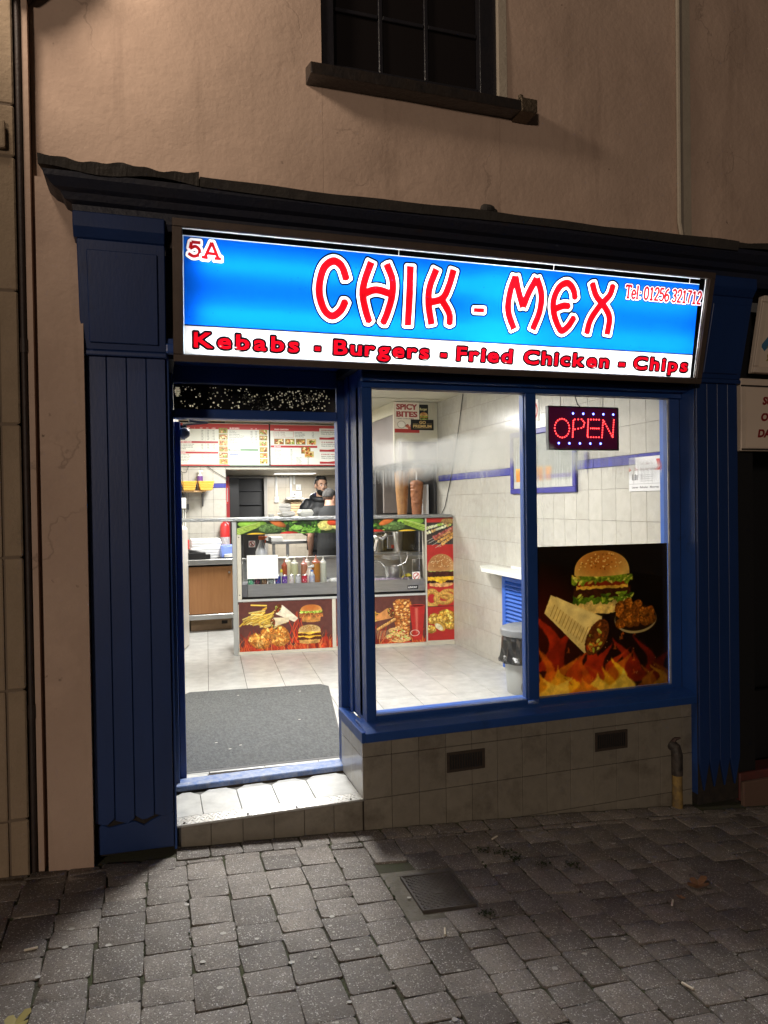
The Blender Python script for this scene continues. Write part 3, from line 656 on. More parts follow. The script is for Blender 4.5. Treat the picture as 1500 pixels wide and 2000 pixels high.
def img_spicy():
    c = Cv(220, 300, 'e6dccb'); c.text('SPICY', 16, 18, 52, 'a5403e', bold=.045, wfit=190); c.text('BITES', 16, 90, 52, 'a5403e', bold=.045, wfit=190)
    c.text('100% CHICKEN', 20, 156, 11, '6a5a50', bold=.01, wfit=150); c.ell(60, 220, 38, 38, 'b9ae9a', ring=.8); c.ell(60, 220, 30, 30, 'ece6da')
    for i in range(7): chicken(c, 110 + i * 14, 232 + (i % 3) * 12, 18, 13, R_.uniform(0, 3), cols=('c05a44', 'd0705a', 'a54434', 'd88a70'))
    c.rect(0, 262, 220, 300, 'b03a34'); return c.image('spicy_bites_poster')
def img_burgerposter():
    c = Cv(130, 170, '1c1e20'); c.text('Burger', 8, 36, 26, 'e6dca0', bold=.03, wfit=110); burger(c, 65, 130, 120, 90, 0); return c.image('burger_poster')
def img_premium():
    c = Cv(250, 130, '15171a'); c.text('GO', 92, 16, 36, 'd9b878', bold=.04, wfit=74); c.text('PREMIUM', 24, 64, 34, 'd9b878', bold=.04, wfit=204)
    c.rect(24, 50, 82, 53, 'd9b878'); c.rect(172, 50, 228, 53, 'd9b878'); c.rect(24, 108, 228, 110, 'd9b878'); return c.image('go_premium_poster')
def img_notice():
    c = Cv(300, 220, 'dcdcdc'); c.poly([(250, 20), (290, 20), (290, 90), (230, 90), (262, 66)], 'c03a34'); c.poly([(0, 60), (26, 84), (0, 92)], 'c03a34')
    c.text("Let's Go", 110, 34, 17, '8a7a7a', bold=.01); c.text('Driving School', 50, 70, 17, '7a6a6a', bold=.01, wfit=190)
    for i in range(4): c.rect(30 + i * 14, 110 + (i % 2) * 5, 38 + i * 14, 148, '3a3a40')
    for i in range(4): c.text('Tuition and lessons', 100, 112 + i * 13, 7, '8a8a8a', bold=.004, wfit=100 + 14 * (i % 2))
    c.rect(0, 172, 300, 174, '8a8a8a'); c.text('Learner - Refresher - Motorway', 28, 188, 13, '3a3a3a', bold=.01, wfit=246); return c.image('driving_school_notice')
def img_wrench():
    c = Cv(300, 300, 'd0bfae')
    c.line([(14, 214), (86, 128), (132, 66)], 19, '3f6a8a'); c.ell(64, 44, 40, 40, '3f6a8a', ring=.45); c.poly([(46, 0), (82, 0), (76, 44), (52, 44)], 'b8a494')
    for i in range(6): a = i * 1.05; c.poly([(110 + 40 * math.cos(a), 230 + 40 * math.sin(a)), (110 + 80 * math.cos(a + .4), 230 + 70 * math.sin(a + .4)), (110 + 40 * math.cos(a + .9), 230 + 40 * math.sin(a + .9))], '8a7a2a')
    c.ell(110, 240, 60, 44, '8a7a2a', wob=6); return c.image('wrench_sign')
def img_letters():
    c = Cv(420, 300, 'd0bfae')
    for i, (t, x) in enumerate([('SUPPLIERS', 96), ('OF QUALITY', 84), ('DANCEWEAR', 66)]):
        m = text_mask(t, 38, .05); h, wd = m.shape; k = int(h * .22); sh = np.zeros((h, wd + k))
        for r in range(h): o = int(k * (1 - r / h)); sh[r, o:o + wd] = m[r]
        c.mask(x, 44 + i * 82, sh, '7a1418')
    return c.image('sign_lettering')
def img_framed():
    c = Cv(300, 170, 'a4a8a2'); c.a *= (.9 + .2 * c.N)[..., None]
    for x in (28, 66, 110): c.poly([(x - 16, 108), (x + 16, 108), (x + 13, 150), (x - 13, 150)], 'd98a2a', tex=.4); c.rect(x - 16, 104, x + 16, 110, 'e8b04a')
    c.rect(120, 130, 290, 142, '8a86a0'); c.rect(0, 148, 300, 170, 'b8b8b0'); return c.image('framed_print')
def img_fog(kind):
    h, w_ = 420, 240; Y, X = np.mgrid[0:h, 0:w_] / np.array([h, w_]).reshape(2, 1, 1)
    N = vnoise(h, w_, 60, 21 + kind, 4); r = np.random.default_rng(4 + kind)
    col = r.random(w_); col = np.convolve(col, np.ones(2) / 2, 'same'); streak = (col - .5) * .10
    col2 = vnoise(1, w_, 40, 77 + kind, 3)[0]
    if kind == 0: top = .135 + .03 * np.sin(X * 6) - .06 * np.clip((X - .7), 0, 1); bot = .285 + .02 * np.sin(X * 9) - .15 * np.clip(X - .72, 0, 1) * 2
    else: top = .14 + .02 * np.sin(X * 5) + .14 * np.clip(X - .35, 0, 1); bot = .28 + .03 * np.sin(X * 8 + 1) - .12 * np.clip(X - .6, 0, 1)
    y = Y + (N - .5) * .05
    m = np.clip((y - top) / .03, 0, 1) * np.clip(.5 * (bot + streak[None] * np.clip((col2[None] - .3) * 2, 0, 1) - y) / .025, 0, 1)
    edge = (.55 + .45 * N) * m
    st = np.clip((vnoise(h, w_, 3, 5, 1) * 0 + np.repeat(vnoise(1, w_, 2.2, 8 + kind, 1), h, 0) - .35) * 2.2, 0, 1)
    L = np.clip(1 - np.abs(X - (.16 if kind == 0 else .2)) / .3, 0, 1)
    m = np.clip(edge * 1.25, 0, 1) * (1 - L * .4 * (1 - st))
    drop = r.random((h, w_)) > .9
    m = np.clip(m - .12 * drop * m, 0, .8)
    im = bpy.data.images.new('condensation', w_, h); im.colorspace_settings.name = 'Non-Color'
    px = np.ones((h, w_, 4), np.float32); px[..., :3] = m[::-1, :, None]; px[0, :, :3] = 0; im.pixels.foreach_set(px.ravel()); im.update(); im.pack(); return im
def img_holes():
    h, w_ = 96, 640; Y, X = np.mgrid[0:h, 0:w_].astype(float); m = np.zeros((h, w_)); r = random.Random(8)
    for i in range(230):
        x = r.uniform(20, 612) if i < 150 else min(612, r.gauss(520, 60)); y = r.uniform(8, 90) if i < 150 else r.gauss(36, 16)
        q = r.choice([.9, 1.3, 1.8, 2.4, 3.0]); m = np.maximum(m, np.clip((q - np.hypot(X - x, Y - y) + .5), 0, 1) * r.uniform(.5, 1))
    for cx, cy in [(290, 50), (350, 80), (530, 40)]:
        for i in range(60): x, y = r.gauss(cx, 16), r.gauss(cy, 11); m = np.maximum(m, np.clip(1.1 - np.hypot(X - x, Y - y), 0, 1) * r.uniform(.2, .6))
    for k, (x, y) in enumerate([(6, 20)]): m = np.maximum(m, ((np.abs(X - 16) < 11 - np.abs(Y - 26) * .35 + 2 * np.sin(Y)) & (Y > 12) & (Y < 48)) * .9)
    im = bpy.data.images.new('pinholes', w_, h); im.colorspace_settings.name = 'Non-Color'
    px = np.ones((h, w_, 4), np.float32); px[..., :3] = m[::-1, :, None]; im.pixels.foreach_set(px.ravel()); im.update(); im.pack(); return im
# ---------------------------------------------------------------- materials
def m_render():
    """pink painted plaster: soft unevenness, trowel marks, thin cracks and sooty spots"""
    m = M('pink_plaster', (.47, .345, .27), rough=.85, col2=(.41, .295, .23), vs=2.2, bump=0, spec=.2)
    nt = m.node_tree; L = nt.links; p = nt.nodes['Principled BSDF']; geo = nd(nt, 'ShaderNodeNewGeometry')
    cur = p.inputs['Base Color'].links[0].from_socket
    v = nd(nt, 'ShaderNodeTexVoronoi', feature='DISTANCE_TO_EDGE', Scale=.9); n0 = nd(nt, 'ShaderNodeTexNoise', Scale=5., Detail=6.)
    ad = nd(nt, 'ShaderNodeVectorMath', operation='MULTIPLY_ADD'); ad.inputs[1].default_value = (.35, .35, .35)
    L.new(geo.outputs['Position'], n0.inputs['Vector']); L.new(n0.outputs['Color'], ad.inputs[0]); L.new(geo.outputs['Position'], ad.inputs[2]); L.new(ad.outputs[0], v.inputs['Vector'])
    r = nd(nt, 'ShaderNodeMapRange'); r.inputs[1].default_value = .0; r.inputs[2].default_value = .006; r.inputs[3].default_value = .36; r.inputs[4].default_value = 0.
    L.new(v.outputs['Distance'], r.inputs[0])
    nm = nd(nt, 'ShaderNodeTexNoise', Scale=1.3, Detail=2.); L.new(geo.outputs['Position'], nm.inputs['Vector'])
    r2 = nd(nt, 'ShaderNodeMapRange'); r2.inputs[1].default_value = .5; r2.inputs[2].default_value = .62; L.new(nm.outputs['Fac'], r2.inputs[0])
    mu = nd(nt, 'ShaderNodeMath', operation='MULTIPLY'); L.new(r.outputs[0], mu.inputs[0]); L.new(r2.outputs[0], mu.inputs[1])
    ns = nd(nt, 'ShaderNodeTexNoise', Scale=26., Detail=3.); L.new(geo.outputs['Position'], ns.inputs['Vector'])
    r3 = nd(nt, 'ShaderNodeMapRange'); r3.inputs[1].default_value = .70; r3.inputs[2].default_value = .76; L.new(ns.outputs['Fac'], r3.inputs[0])
    nl = nd(nt, 'ShaderNodeTexNoise', Scale=1.7, Detail=3.); L.new(geo.outputs['Position'], nl.inputs['Vector'])
    r4 = nd(nt, 'ShaderNodeMapRange'); r4.inputs[1].default_value = .52; r4.inputs[2].default_value = .7; L.new(nl.outputs['Fac'], r4.inputs[0])
    m3 = nd(nt, 'ShaderNodeMath', operation='MULTIPLY'); L.new(r3.outputs[0], m3.inputs[0]); L.new(r4.outputs[0], m3.inputs[1])
    mx = nd(nt, 'ShaderNodeMath', operation='MAXIMUM'); L.new(mu.outputs[0], mx.inputs[0]); L.new(m3.outputs[0], mx.inputs[1])
    mc = nd(nt, 'ShaderNodeMix', data_type='RGBA'); mc.inputs['B'].default_value = (.05, .035, .028, 1)
    L.new(mx.outputs[0], mc.inputs['Factor']); L.new(cur, mc.inputs['A']); L.new(mc.outputs['Result'], p.inputs['Base Color'])
    vs_ = nd(nt, 'ShaderNodeVectorMath', operation='MULTIPLY'); vs_.inputs[1].default_value = (7., 7., .55); L.new(geo.outputs['Position'], vs_.inputs[0])
    nv = nd(nt, 'ShaderNodeTexNoise', Scale=1., Detail=5., Roughness=.65); L.new(vs_.outputs[0], nv.inputs['Vector'])
    rv = nd(nt, 'ShaderNodeMapRange'); rv.inputs[1].default_value = .55; rv.inputs[2].default_value = .78; rv.inputs[4].default_value = .42; L.new(nv.outputs['Fac'], rv.inputs[0])
    mv = nd(nt, 'ShaderNodeMix', data_type='RGBA'); mv.inputs['B'].default_value = (.17, .115, .085, 1); L.new(rv.outputs[0], mv.inputs['Factor']); L.new(mc.outputs['Result'], mv.inputs['A'])
    np_ = nd(nt, 'ShaderNodeTexNoise', Scale=.9, Detail=7., Roughness=.7); L.new(geo.outputs['Position'], np_.inputs['Vector'])
    rp = nd(nt, 'ShaderNodeMapRange'); rp.inputs[1].default_value = .53; rp.inputs[2].default_value = .60; rp.inputs[4].default_value = .35; L.new(np_.outputs['Fac'], rp.inputs[0])
    mp_ = nd(nt, 'ShaderNodeMix', data_type='RGBA'); mp_.inputs['B'].default_value = (.55, .40, .31, 1); L.new(rp.outputs[0], mp_.inputs['Factor']); L.new(mv.outputs['Result'], mp_.inputs['A']); L.new(mp_.outputs['Result'], p.inputs['Base Color'])
    b1 = nd(nt, 'ShaderNodeTexNoise', Scale=38., Detail=6., Roughness=.62); b2 = nd(nt, 'ShaderNodeTexNoise', Scale=6., Detail=3.)
    L.new(geo.outputs['Position'], b1.inputs['Vector']); L.new(geo.outputs['Position'], b2.inputs['Vector'])
    k = nd(nt, 'ShaderNodeMath', operation='MULTIPLY_ADD'); k.inputs[1].default_value = 2.2; L.new(b2.outputs['Fac'], k.inputs[0]); L.new(b1.outputs['Fac'], k.inputs[2])
    k2 = nd(nt, 'ShaderNodeMath', operation='SUBTRACT'); L.new(k.outputs[0], k2.inputs[0]); L.new(mu.outputs[0], k2.inputs[1])
    b = nd(nt, 'ShaderNodeBump', Strength=.30, Distance=.010); L.new(k2.outputs[0], b.inputs['Height']); L.new(b.outputs[0], p.inputs['Normal'])
    return m
def m_paver():
    m = M('concrete_sett', (.225, .196, .168), rough=.56, col2=(.14, .12, .104), vs=9., orand=.28, bump=0, spec=.45)
    nt = m.node_tree; L = nt.links; p = nt.nodes['Principled BSDF']; geo = nd(nt, 'ShaderNodeNewGeometry')
    cur = p.inputs['Base Color'].links[0].from_socket
    v = nd(nt, 'ShaderNodeTexVoronoi', Scale=260.); L.new(geo.outputs['Position'], v.inputs['Vector'])
    sx = nd(nt, 'ShaderNodeSeparateColor'); L.new(v.outputs['Color'], sx.inputs[0])
    r = nd(nt, 'ShaderNodeMapRange'); r.inputs[1].default_value = .89; r.inputs[2].default_value = 1.; r.inputs[4].default_value = .8; L.new(sx.outputs[0], r.inputs[0])
    mc = nd(nt, 'ShaderNodeMix', data_type='RGBA'); mc.inputs['B'].default_value = (.72, .70, .65, 1); L.new(r.outputs[0], mc.inputs['Factor']); L.new(cur, mc.inputs['A'])
    r0 = nd(nt, 'ShaderNodeMapRange'); r0.inputs[1].default_value = .0; r0.inputs[2].default_value = .3; r0.inputs[3].default_value = .75; r0.inputs[4].default_value = 0.; L.new(sx.outputs[1], r0.inputs[0])
    md = nd(nt, 'ShaderNodeMix', data_type='RGBA'); md.inputs['B'].default_value = (.07, .06, .055, 1); L.new(r0.outputs[0], md.inputs['Factor']); L.new(mc.outputs['Result'], md.inputs['A'])
    L.new(md.outputs['Result'], p.inputs['Base Color'])
    n = nd(nt, 'ShaderNodeTexNoise', Scale=140., Detail=4., Roughness=.7); L.new(geo.outputs['Position'], n.inputs['Vector'])
    ad = nd(nt, 'ShaderNodeMath', operation='ADD'); L.new(n.outputs['Fac'], ad.inputs[0]); L.new(sx.outputs[0], ad.inputs[1])
    b = nd(nt, 'ShaderNodeBump', Strength=.75, Distance=.004); L.new(ad.outputs[0], b.inputs['Height']); L.new(b.outputs[0], p.inputs['Normal'])
    rr = nd(nt, 'ShaderNodeMapRange'); rr.inputs[3].default_value = .42; rr.inputs[4].default_value = .75; L.new(sx.outputs[2], rr.inputs[0]); L.new(rr.outputs[0], p.inputs['Roughness'])
    return m
def m_glass(name, mask=None, tint=(1, 1, 1)):
    m = bpy.data.materials.new(name); m.use_nodes = True; nt = m.node_tree; L = nt.links
    nt.nodes.remove(nt.nodes['Principled BSDF']); out = nt.nodes['Material Output']
    tr = nd(nt, 'ShaderNodeBsdfTransparent'); tr.inputs[0].default_value = tint + (1,)
    gl = nd(nt, 'ShaderNodeBsdfGlossy', Roughness=.02); fr = nd(nt, 'ShaderNodeFresnel', IOR=1.33)
    mx = nd(nt, 'ShaderNodeMixShader'); L.new(fr.outputs[0], mx.inputs[0]); L.new(tr.outputs[0], mx.inputs[1]); L.new(gl.outputs[0], mx.inputs[2])
    last = mx
    if mask is not None:
        t = nd(nt, 'ShaderNodeTexImage'); t.image = mask; t.extension = 'EXTEND'
        tl = nd(nt, 'ShaderNodeBsdfTranslucent'); tl.inputs[0].default_value = (.50, .50, .47, 1)
        rf = nd(nt, 'ShaderNodeBsdfRefraction', Roughness=.22, IOR=1.12); f = nd(nt, 'ShaderNodeMixShader'); f.inputs[0].default_value = .6
        L.new(tl.outputs[0], f.inputs[1]); L.new(rf.outputs[0], f.inputs[2])
        m2 = nd(nt, 'ShaderNodeMixShader'); L.new(t.outputs[0], m2.inputs[0]); L.new(mx.outputs[0], m2.inputs[1]); L.new(f.outputs[0], m2.inputs[2]); last = m2
    L.new(last.outputs[0], out.inputs[0]); return m
PINK = m_render(); PAVER = m_paver()
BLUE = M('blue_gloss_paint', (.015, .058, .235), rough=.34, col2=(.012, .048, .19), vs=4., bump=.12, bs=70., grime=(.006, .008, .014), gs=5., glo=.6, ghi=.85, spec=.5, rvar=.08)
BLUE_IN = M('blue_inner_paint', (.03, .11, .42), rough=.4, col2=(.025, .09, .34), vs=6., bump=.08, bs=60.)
PILB = M('shaded_board_paint', (.009, .032, .13), rough=.42, col2=(.007, .025, .10), vs=5., stretch=(1, 1, .25), bump=.05, bs=90., grime=(.01, .011, .015), gs=3., glo=.62, ghi=.82)  # same blue darkened, unlit look of the pilasters put into the colour
DARKROT = M('rotten_timber', (.012, .010, .010), rough=.95, col2=(.03, .022, .016), vs=20., bump=.9, bs=40.)
LEAD = M('lead_flashing', (.03, .027, .025), rough=.75, col2=(.05, .043, .036), vs=8., bump=.5, bs=24., spec=.3)
CORN = M('weathered_cornice_paint', (.010, .014, .032), rough=.55, col2=(.016, .016, .026), vs=5., bump=.35, bs=40., grime=(.03, .016, .012), gs=6., glo=.6, ghi=.75)
BARE = M('bare_brown_wood', (.16, .055, .03), rough=.8, col2=(.10, .04, .025), vs=14., bump=.4, bs=60.)
STONE = M('ashlar_stone', (.32, .24, .165), rough=.9, col2=(.235, .175, .115), vs=3., bump=.5, bs=45., grime=(.05, .04, .035), gs=4., glo=.62, ghi=.8)
IRON = M('dark_iron', (.020, .013, .011), rough=.6, col2=(.035, .02, .015), vs=20., bump=.3, bs=60.)
STRIP = M('pale_masonry_paint', (.40, .345, .27), rough=.75, col2=(.33, .28, .22), vs=6., bump=.3, bs=70., grime=(.04, .035, .03), gs=9., glo=.68, ghi=.76)
TILE = M('beige_wall_tile', (.50, .485, .435), rough=.22, col2=(.43, .415, .365), vs=16., orand=.05, grime=(.20, .16, .12), gs=5., glo=.62, ghi=.95, bump=.03, bs=20.)
PTILE = M('plinth_tile', (.235, .212, .172), rough=.4, col2=(.19, .17, .138), vs=16., orand=.07, grime=(.05, .035, .022), gs=6., glo=.52, ghi=.9, bump=.05, bs=30.)
GROUT = M('dark_grout', (.055, .045, .036), rough=.95)
GROUT_L = M('pale_grout', (.30, .28, .25), rough=.95)
SFRAME = M('aged_aluminium_frame', (.10, .072, .056), rough=.55, metal=.35, col2=(.07, .05, .04), vs=12., bump=.15, bs=50.)
BLACK = M('black_plastic', (.012, .012, .013), rough=.45)
WFRAME = M('dark_window_paint', (.010, .010, .014), rough=.35, col2=(.016, .014, .016), vs=10., bump=.3, bs=50.)
SILLM = M('dark_timber_sill', (.016, .014, .014), rough=.33, col2=(.028, .02, .015), vs=12., bump=.5, bs=30.)
DGLASS = M('dark_window_glass', (.010, .008, .008), rough=.06, spec=.5)
JOINT = M('earth_joint', (.065, .056, .044), rough=1., col2=(.06, .072, .03), vs=8., bump=.8, bs=120.)
MOSS = M('moss', (.045, .06, .02), rough=1., col2=(.025, .035, .012), vs=60., bump=.8, bs=300.)
GUM = M('trodden_gum', (.42, .40, .36), rough=.7)
BUTT = M('cigarette_paper', (.62, .56, .46), rough=.8)
LEAFM = M('dry_leaf', (.26, .13, .055), rough=.7, col2=(.16, .08, .035), vs=40.)
WHITE = M('white_plastic', (.72, .72, .69), rough=.4)
STEEL = M('brushed_steel', (.52, .52, .51), rough=.33, metal=.9, col2=(.42, .42, .41), vs=7., stretch=(1, 1, 8), bump=.04, bs=120.)
CREAM = M('cream_trim', (.66, .62, .52), rough=.45, col2=(.58, .54, .44), vs=8.)
# ---------------------------------------------------------------- ground
def gz(x): return -.105 - .053 * x - .006 * x * x if x < 5 else gz(4.99) - .11 * (x - 5)
pavement = thing('pavement', None, None, (0, -1, 0), kind='structure'); del pavement['label']
def ground_sheet(name, x0, x1, y0, y1, nx, dz, mat, parent=None):
    b = B(); xs = [x0 + (x1 - x0) * i / nx for i in range(nx + 1)]
    b.add([(x, y0, gz(x) + dz) for x in xs] + [(x, y1, gz(x) + dz) for x in xs], [(i, i + 1, nx + 2 + i, nx + 1 + i) for i in range(nx)])
    return b.build(name, mat, parent)
ASPH = M('road_surface', (.05, .047, .044), rough=.85, col2=(.035, .033, .031), vs=12., bump=.5, bs=90.)
tag(ground_sheet('road', -30, 30, -40, 1, 60, -.035, ASPH), None, None, kind='structure')
ground_sheet('bedding', -4.2, 6.2, -3.4, .4, 40, -.0075, JOINT, pavement)
PM = {}
def paver_mesh(w_, l, k):
    key = (round(w_, 3), round(l, 3), k)
    if key not in PM:
        c_ = min(.009, w_ * .2, l * .2); hw, hl = w_ / 2, l / 2; b = B().prism([(-hw + c_, -hl), (hw - c_, -hl), (hw, -hl + c_), (hw, hl - c_), (hw - c_, hl), (-hw + c_, hl), (-hw, hl - c_), (-hw, -hl + c_)], -.05, 0)
        o = b.build('sett', PAVER, None, bevel=.0042, seg=2, smooth=True, origin=(0, 0, 0))
        r = random.Random(k * 7 + int(l * 1000)); c4 = [Vector((r.uniform(-.006, .006), r.uniform(-.006, .006), r.uniform(-.0025, .0025))) for _ in range(4)]
        for v in o.data.vertices:
            v.co += c4[(v.co.x > 0) + 2 * (v.co.y > 0)] * .9 + Vector((r.uniform(-.0016, .0016), r.uniform(-.0016, .0016), r.uniform(-.0008, .0008)))
        PM[key] = o.data; COL.objects.unlink(o); bpy.data.objects.remove(o)
    return PM[key]
spots = []   # x, y, w, l
xx = -2.6
while xx < 4.4:                       # header course against the shop front
    l = .148 + random.uniform(-.012, .012)
    d = .115 if -.5 < xx < 9 else .115
    spots.append((xx + l / 2, -.075 - d / 2 - (.085 if (xx < .06 or xx > 3.02) else 0), l - .006, d))
    xx += l
xc = -2.7
MH = (1.02, 1.262, -.86, -.57)        # manhole
while xc < 4.6:
    wd = .166; y = -.205 - random.uniform(0, .05)
    if y < -.205: spots.append((xc + wd / 2, (-.197 + y) / 2, wd - .007, max(.03, -.199 - y)))
    yo = random.uniform(-.004, .004)
    while y > -3.1:
        l = random.choice([.105, .13, .13, .155, .155, .18, .205]); cx, cy = xc + wd / 2 + (y + .2) * .02, y - l / 2
        if not (MH[0] - .06 < cx < MH[1] + .06 and MH[2] - .05 < cy < MH[3] + .05):
            spots.append((cx, cy, wd - .0045, l - .0045))
        y -= l
    xc += wd
cam = Vector((0, -3.6, 1.5))
def inview(x, y):
    m = sc.camera.matrix_world.inverted() @ Vector((x, y, gz(x))); 
    if m.z > -.1: return False
    u = m.x / -m.z * 1413.27 / 750; v = m.y / -m.z * 1413.27 / 1000
    return abs(u) < 1.1 and abs(v) < 1.08
spots.sort(key=lambda s: (not inview(s[0], s[1]), (Vector((s[0], s[1], -.15)) - cam).length))
rest = B()
for i, (x, y, wd, l) in enumerate(spots):
    dz = random.uniform(-.0016, .0010)
    if i < 299:
        me = paver_mesh(wd if wd > .13 else round(wd, 2), round(l, 3), i % 3)
        o = bpy.data.objects.new('sett', me); COL.objects.link(o); reg(o, (x, y, gz(x) + dz), pavement)
        o.rotation_euler = (random.uniform(-.006, .006), math.atan(.053 + .012 * x) + random.uniform(-.006, .006), random.uniform(-.014, .014))
    else: rest.box(x - wd / 2, x + wd / 2, y - l / 2, y + l / 2, gz(x) - .05, gz(x) + dz)
if rest.v: tag(rest.build('setts_beyond', PAVER, pavement, bevel=.008), None, None, kind='stuff')
# manhole
mh = thing('manhole_cover', 'square patterned iron cover set among the setts in front of the shop', 'manhole cover', (1.14, -.73, gz(1.14)))
def gpt(x, y, z): return (x, y, gz(x) + z)
a = B(gpt); a.box(MH[0] - .075, MH[1] + .07, MH[2] - .065, MH[3] + .065, -.03, -.006); a.build('concrete_surround', M('rough_mortar', (.20, .185, .155), rough=.95, col2=(.12, .11, .085), vs=14., bump=.9, bs=60.), mh, bevel=.004)
CI = M('cast_iron_plate', (.11, .095, .085), rough=.55, metal=.2, col2=(.07, .062, .055), vs=10., bump=.2, bs=80.)
B(gpt).box(MH[0], MH[1], MH[2], MH[3], -.02, .002).build('plate', CI, mh, bevel=.004)
b = B(gpt)
for x0, x1, y0, y1 in [(MH[0], MH[1], MH[2], MH[2] + .008), (MH[0], MH[1], MH[3] - .008, MH[3]), (MH[0], MH[0] + .008, MH[2] + .009, MH[3] - .009), (MH[1] - .008, MH[1], MH[2] + .009, MH[3] - .009)]: b.box(x0, x1, y0, y1, .0005, .007)
b.build('rim', CI, mh)
b = B(gpt)
for i in range(15):
    for j in range(18):
        x = MH[0] + .018 + i * .0147; y = MH[2] + .018 + j * .0157
        if abs(x - 1.141) < .028 and abs(y + .73) < .02: continue
        d = .0052 if (i + j) % 2 else -.0052
        b.hexa([(x - .005 - .001, y - d - .001, .001), (x - .005 + .002, y - d - .002, .001), (x + .005 + .001, y + d + .001, .001), (x + .005 - .002, y + d + .002, .001),
                (x - .0055, y - d, .005), (x - .003, y - d - .001, .005), (x + .0055, y + d, .005), (x + .003, y + d + .001, .005)])
tag(b.build('tread_pattern', CI, mh), None, None, kind='stuff')
B(gpt).box(1.118, 1.164, -.744, -.716, .001, .005).build('badge', CI, mh, bevel=.001)
B(gpt).box(2.42, 2.56, -1.2, -.82, -.012, .001).build('drain_slab', PAVER, pavement, bevel=.004)
# litter
def leaf(x, y, s, rot, label, mat=LEAFM):
    P = []; n = 20
    for i in range(n):
        a = 2 * math.pi * i / n; r = s * (.55 + .45 * abs(math.cos(a * 2.5)) ** .7) * (1.2 if abs(math.cos(a)) > .9 else 1)
        P.append((math.cos(a) * r, math.sin(a) * r * .75))
    b = B(); c, q = math.cos(rot), math.sin(rot)
    def up(u, v): return .006 + .35 * s * abs(v / s) ** 1.5 + .2 * s * (u / s) ** 2
    top = [(x + u * c - v * q, y + u * q + v * c, gz(x) + up(u, v)) for u, v in P]; mid = [(x, y, gz(x) + .006)]
    bot = [(p_[0], p_[1], p_[2] - .001) for p_ in top] + [(x, y, gz(x) + .005)]
    b.add(top + mid + bot, [(i, (i + 1) % n, n) for i in range(n)] + [(n + 1 + (i + 1) % n, n + 1 + i, 2 * n + 1) for i in range(n)] + [(i, n + 1 + i, n + 1 + (i + 1) % n, (i + 1) % n) for i in range(n)])
    tag(b.build('dry_leaf', mat, None), label, 'leaf', 'fallen leaves on the pavement')
leaf(2.33, -.92, .06, .4, 'curled brown leaf lying near the wall end of the setts')
leaf(2.42, -1.33, .045, 1.2, 'reddish dry leaf lying farthest right on the setts', M('red_leaf', (.22, .06, .03), rough=.7))
leaf(2.17, -1.0, .018, 2., 'tiny tan leaf scrap just below the curled brown leaf')
leaf(-.43, -1.17, .055, .9, 'yellow green leaf lying in the near left corner of the paving', M('yellow_leaf', (.30, .25, .08), rough=.7))
for x, y, r_, lab in [(1.62, -.30, .5, 'cigarette end lying in the shadow of the tiled plinth'), (1.05, -1.02, 1.2, 'cigarette end lying on setts nearest below the manhole cover'), (-.44, -.76, .1, 'twig like cigarette end in the dark left of the doorway light'), (1.76, -1.52, 1.9, 'cigarette end among the setts near the lower right'), (2.1, -1.03, .8, 'white cigarette end left of the red leaf')]:
    b = B(); d = Vector((math.cos(r_), math.sin(r_), 0)) * .022; c = Vector((x, y, gz(x) + .007)); b.tube([c - d, c + d], .0045, 7)
    tag(b.build('cigarette_end', BUTT, None, smooth=True), lab, 'cigarette end', 'cigarette ends on the pavement')
b = B(gpt)
for i in range(70):
    x, y = random.uniform(-.5, 2.4), random.uniform(-1.5, -.25); r_ = random.uniform(.005, .012)
    n = 9; b.add([(x + math.cos(6.283 * j / n) * r_ * random.uniform(.8, 1.2), y + math.sin(6.283 * j / n) * r_ * .8 * random.uniform(.8, 1.2), .0019) for j in range(n)], [tuple(range(n))])
tag(b.build('gum_spots', GUM, None), 'pale trodden spots of chewing gum scattered over the setts', 'gum', kind='stuff')
b = B(gpt)
for i in range(900):
    if i < 200: x, y = random.choice([(1.62, -.52), (1.72, -.6), (1.86, -.64), (1.6, -.46), (1.27, -.93), (1.5, -.42)]); x += random.gauss(0, .022); y += random.gauss(0, .016)
    else:
        x = -2.7 + .166 * random.randint(6, 26); y = random.uniform(-1.6, -.2); x += (y + .2) * .02 + random.gauss(0, .004)
        if math.sin(x * 9.3) + math.sin(y * 13 + x * 5) < .35 or (MH[0] - .05 < x < MH[1] + .05 and MH[2] - .05 < y < MH[3] + .05): continue
    s = random.uniform(.003, .008); z = random.uniform(-.008, .001) if i >= 200 else random.uniform(.002, .008)
    for k in range(2):
        a = random.uniform(0, 6.28); b.add([(x + math.cos(a) * s, y + math.sin(a) * s, z), (x + math.cos(a + 2.2) * s, y + math.sin(a + 2.2) * s, z + s * .3), (x + math.cos(a + 4.2) * s, y + math.sin(a + 4.2) * s, z + s)], [(0, 1, 2)])
tag(b.build('moss', MOSS, None), 'dark green moss growing in the joints between the setts', 'moss', kind='stuff')
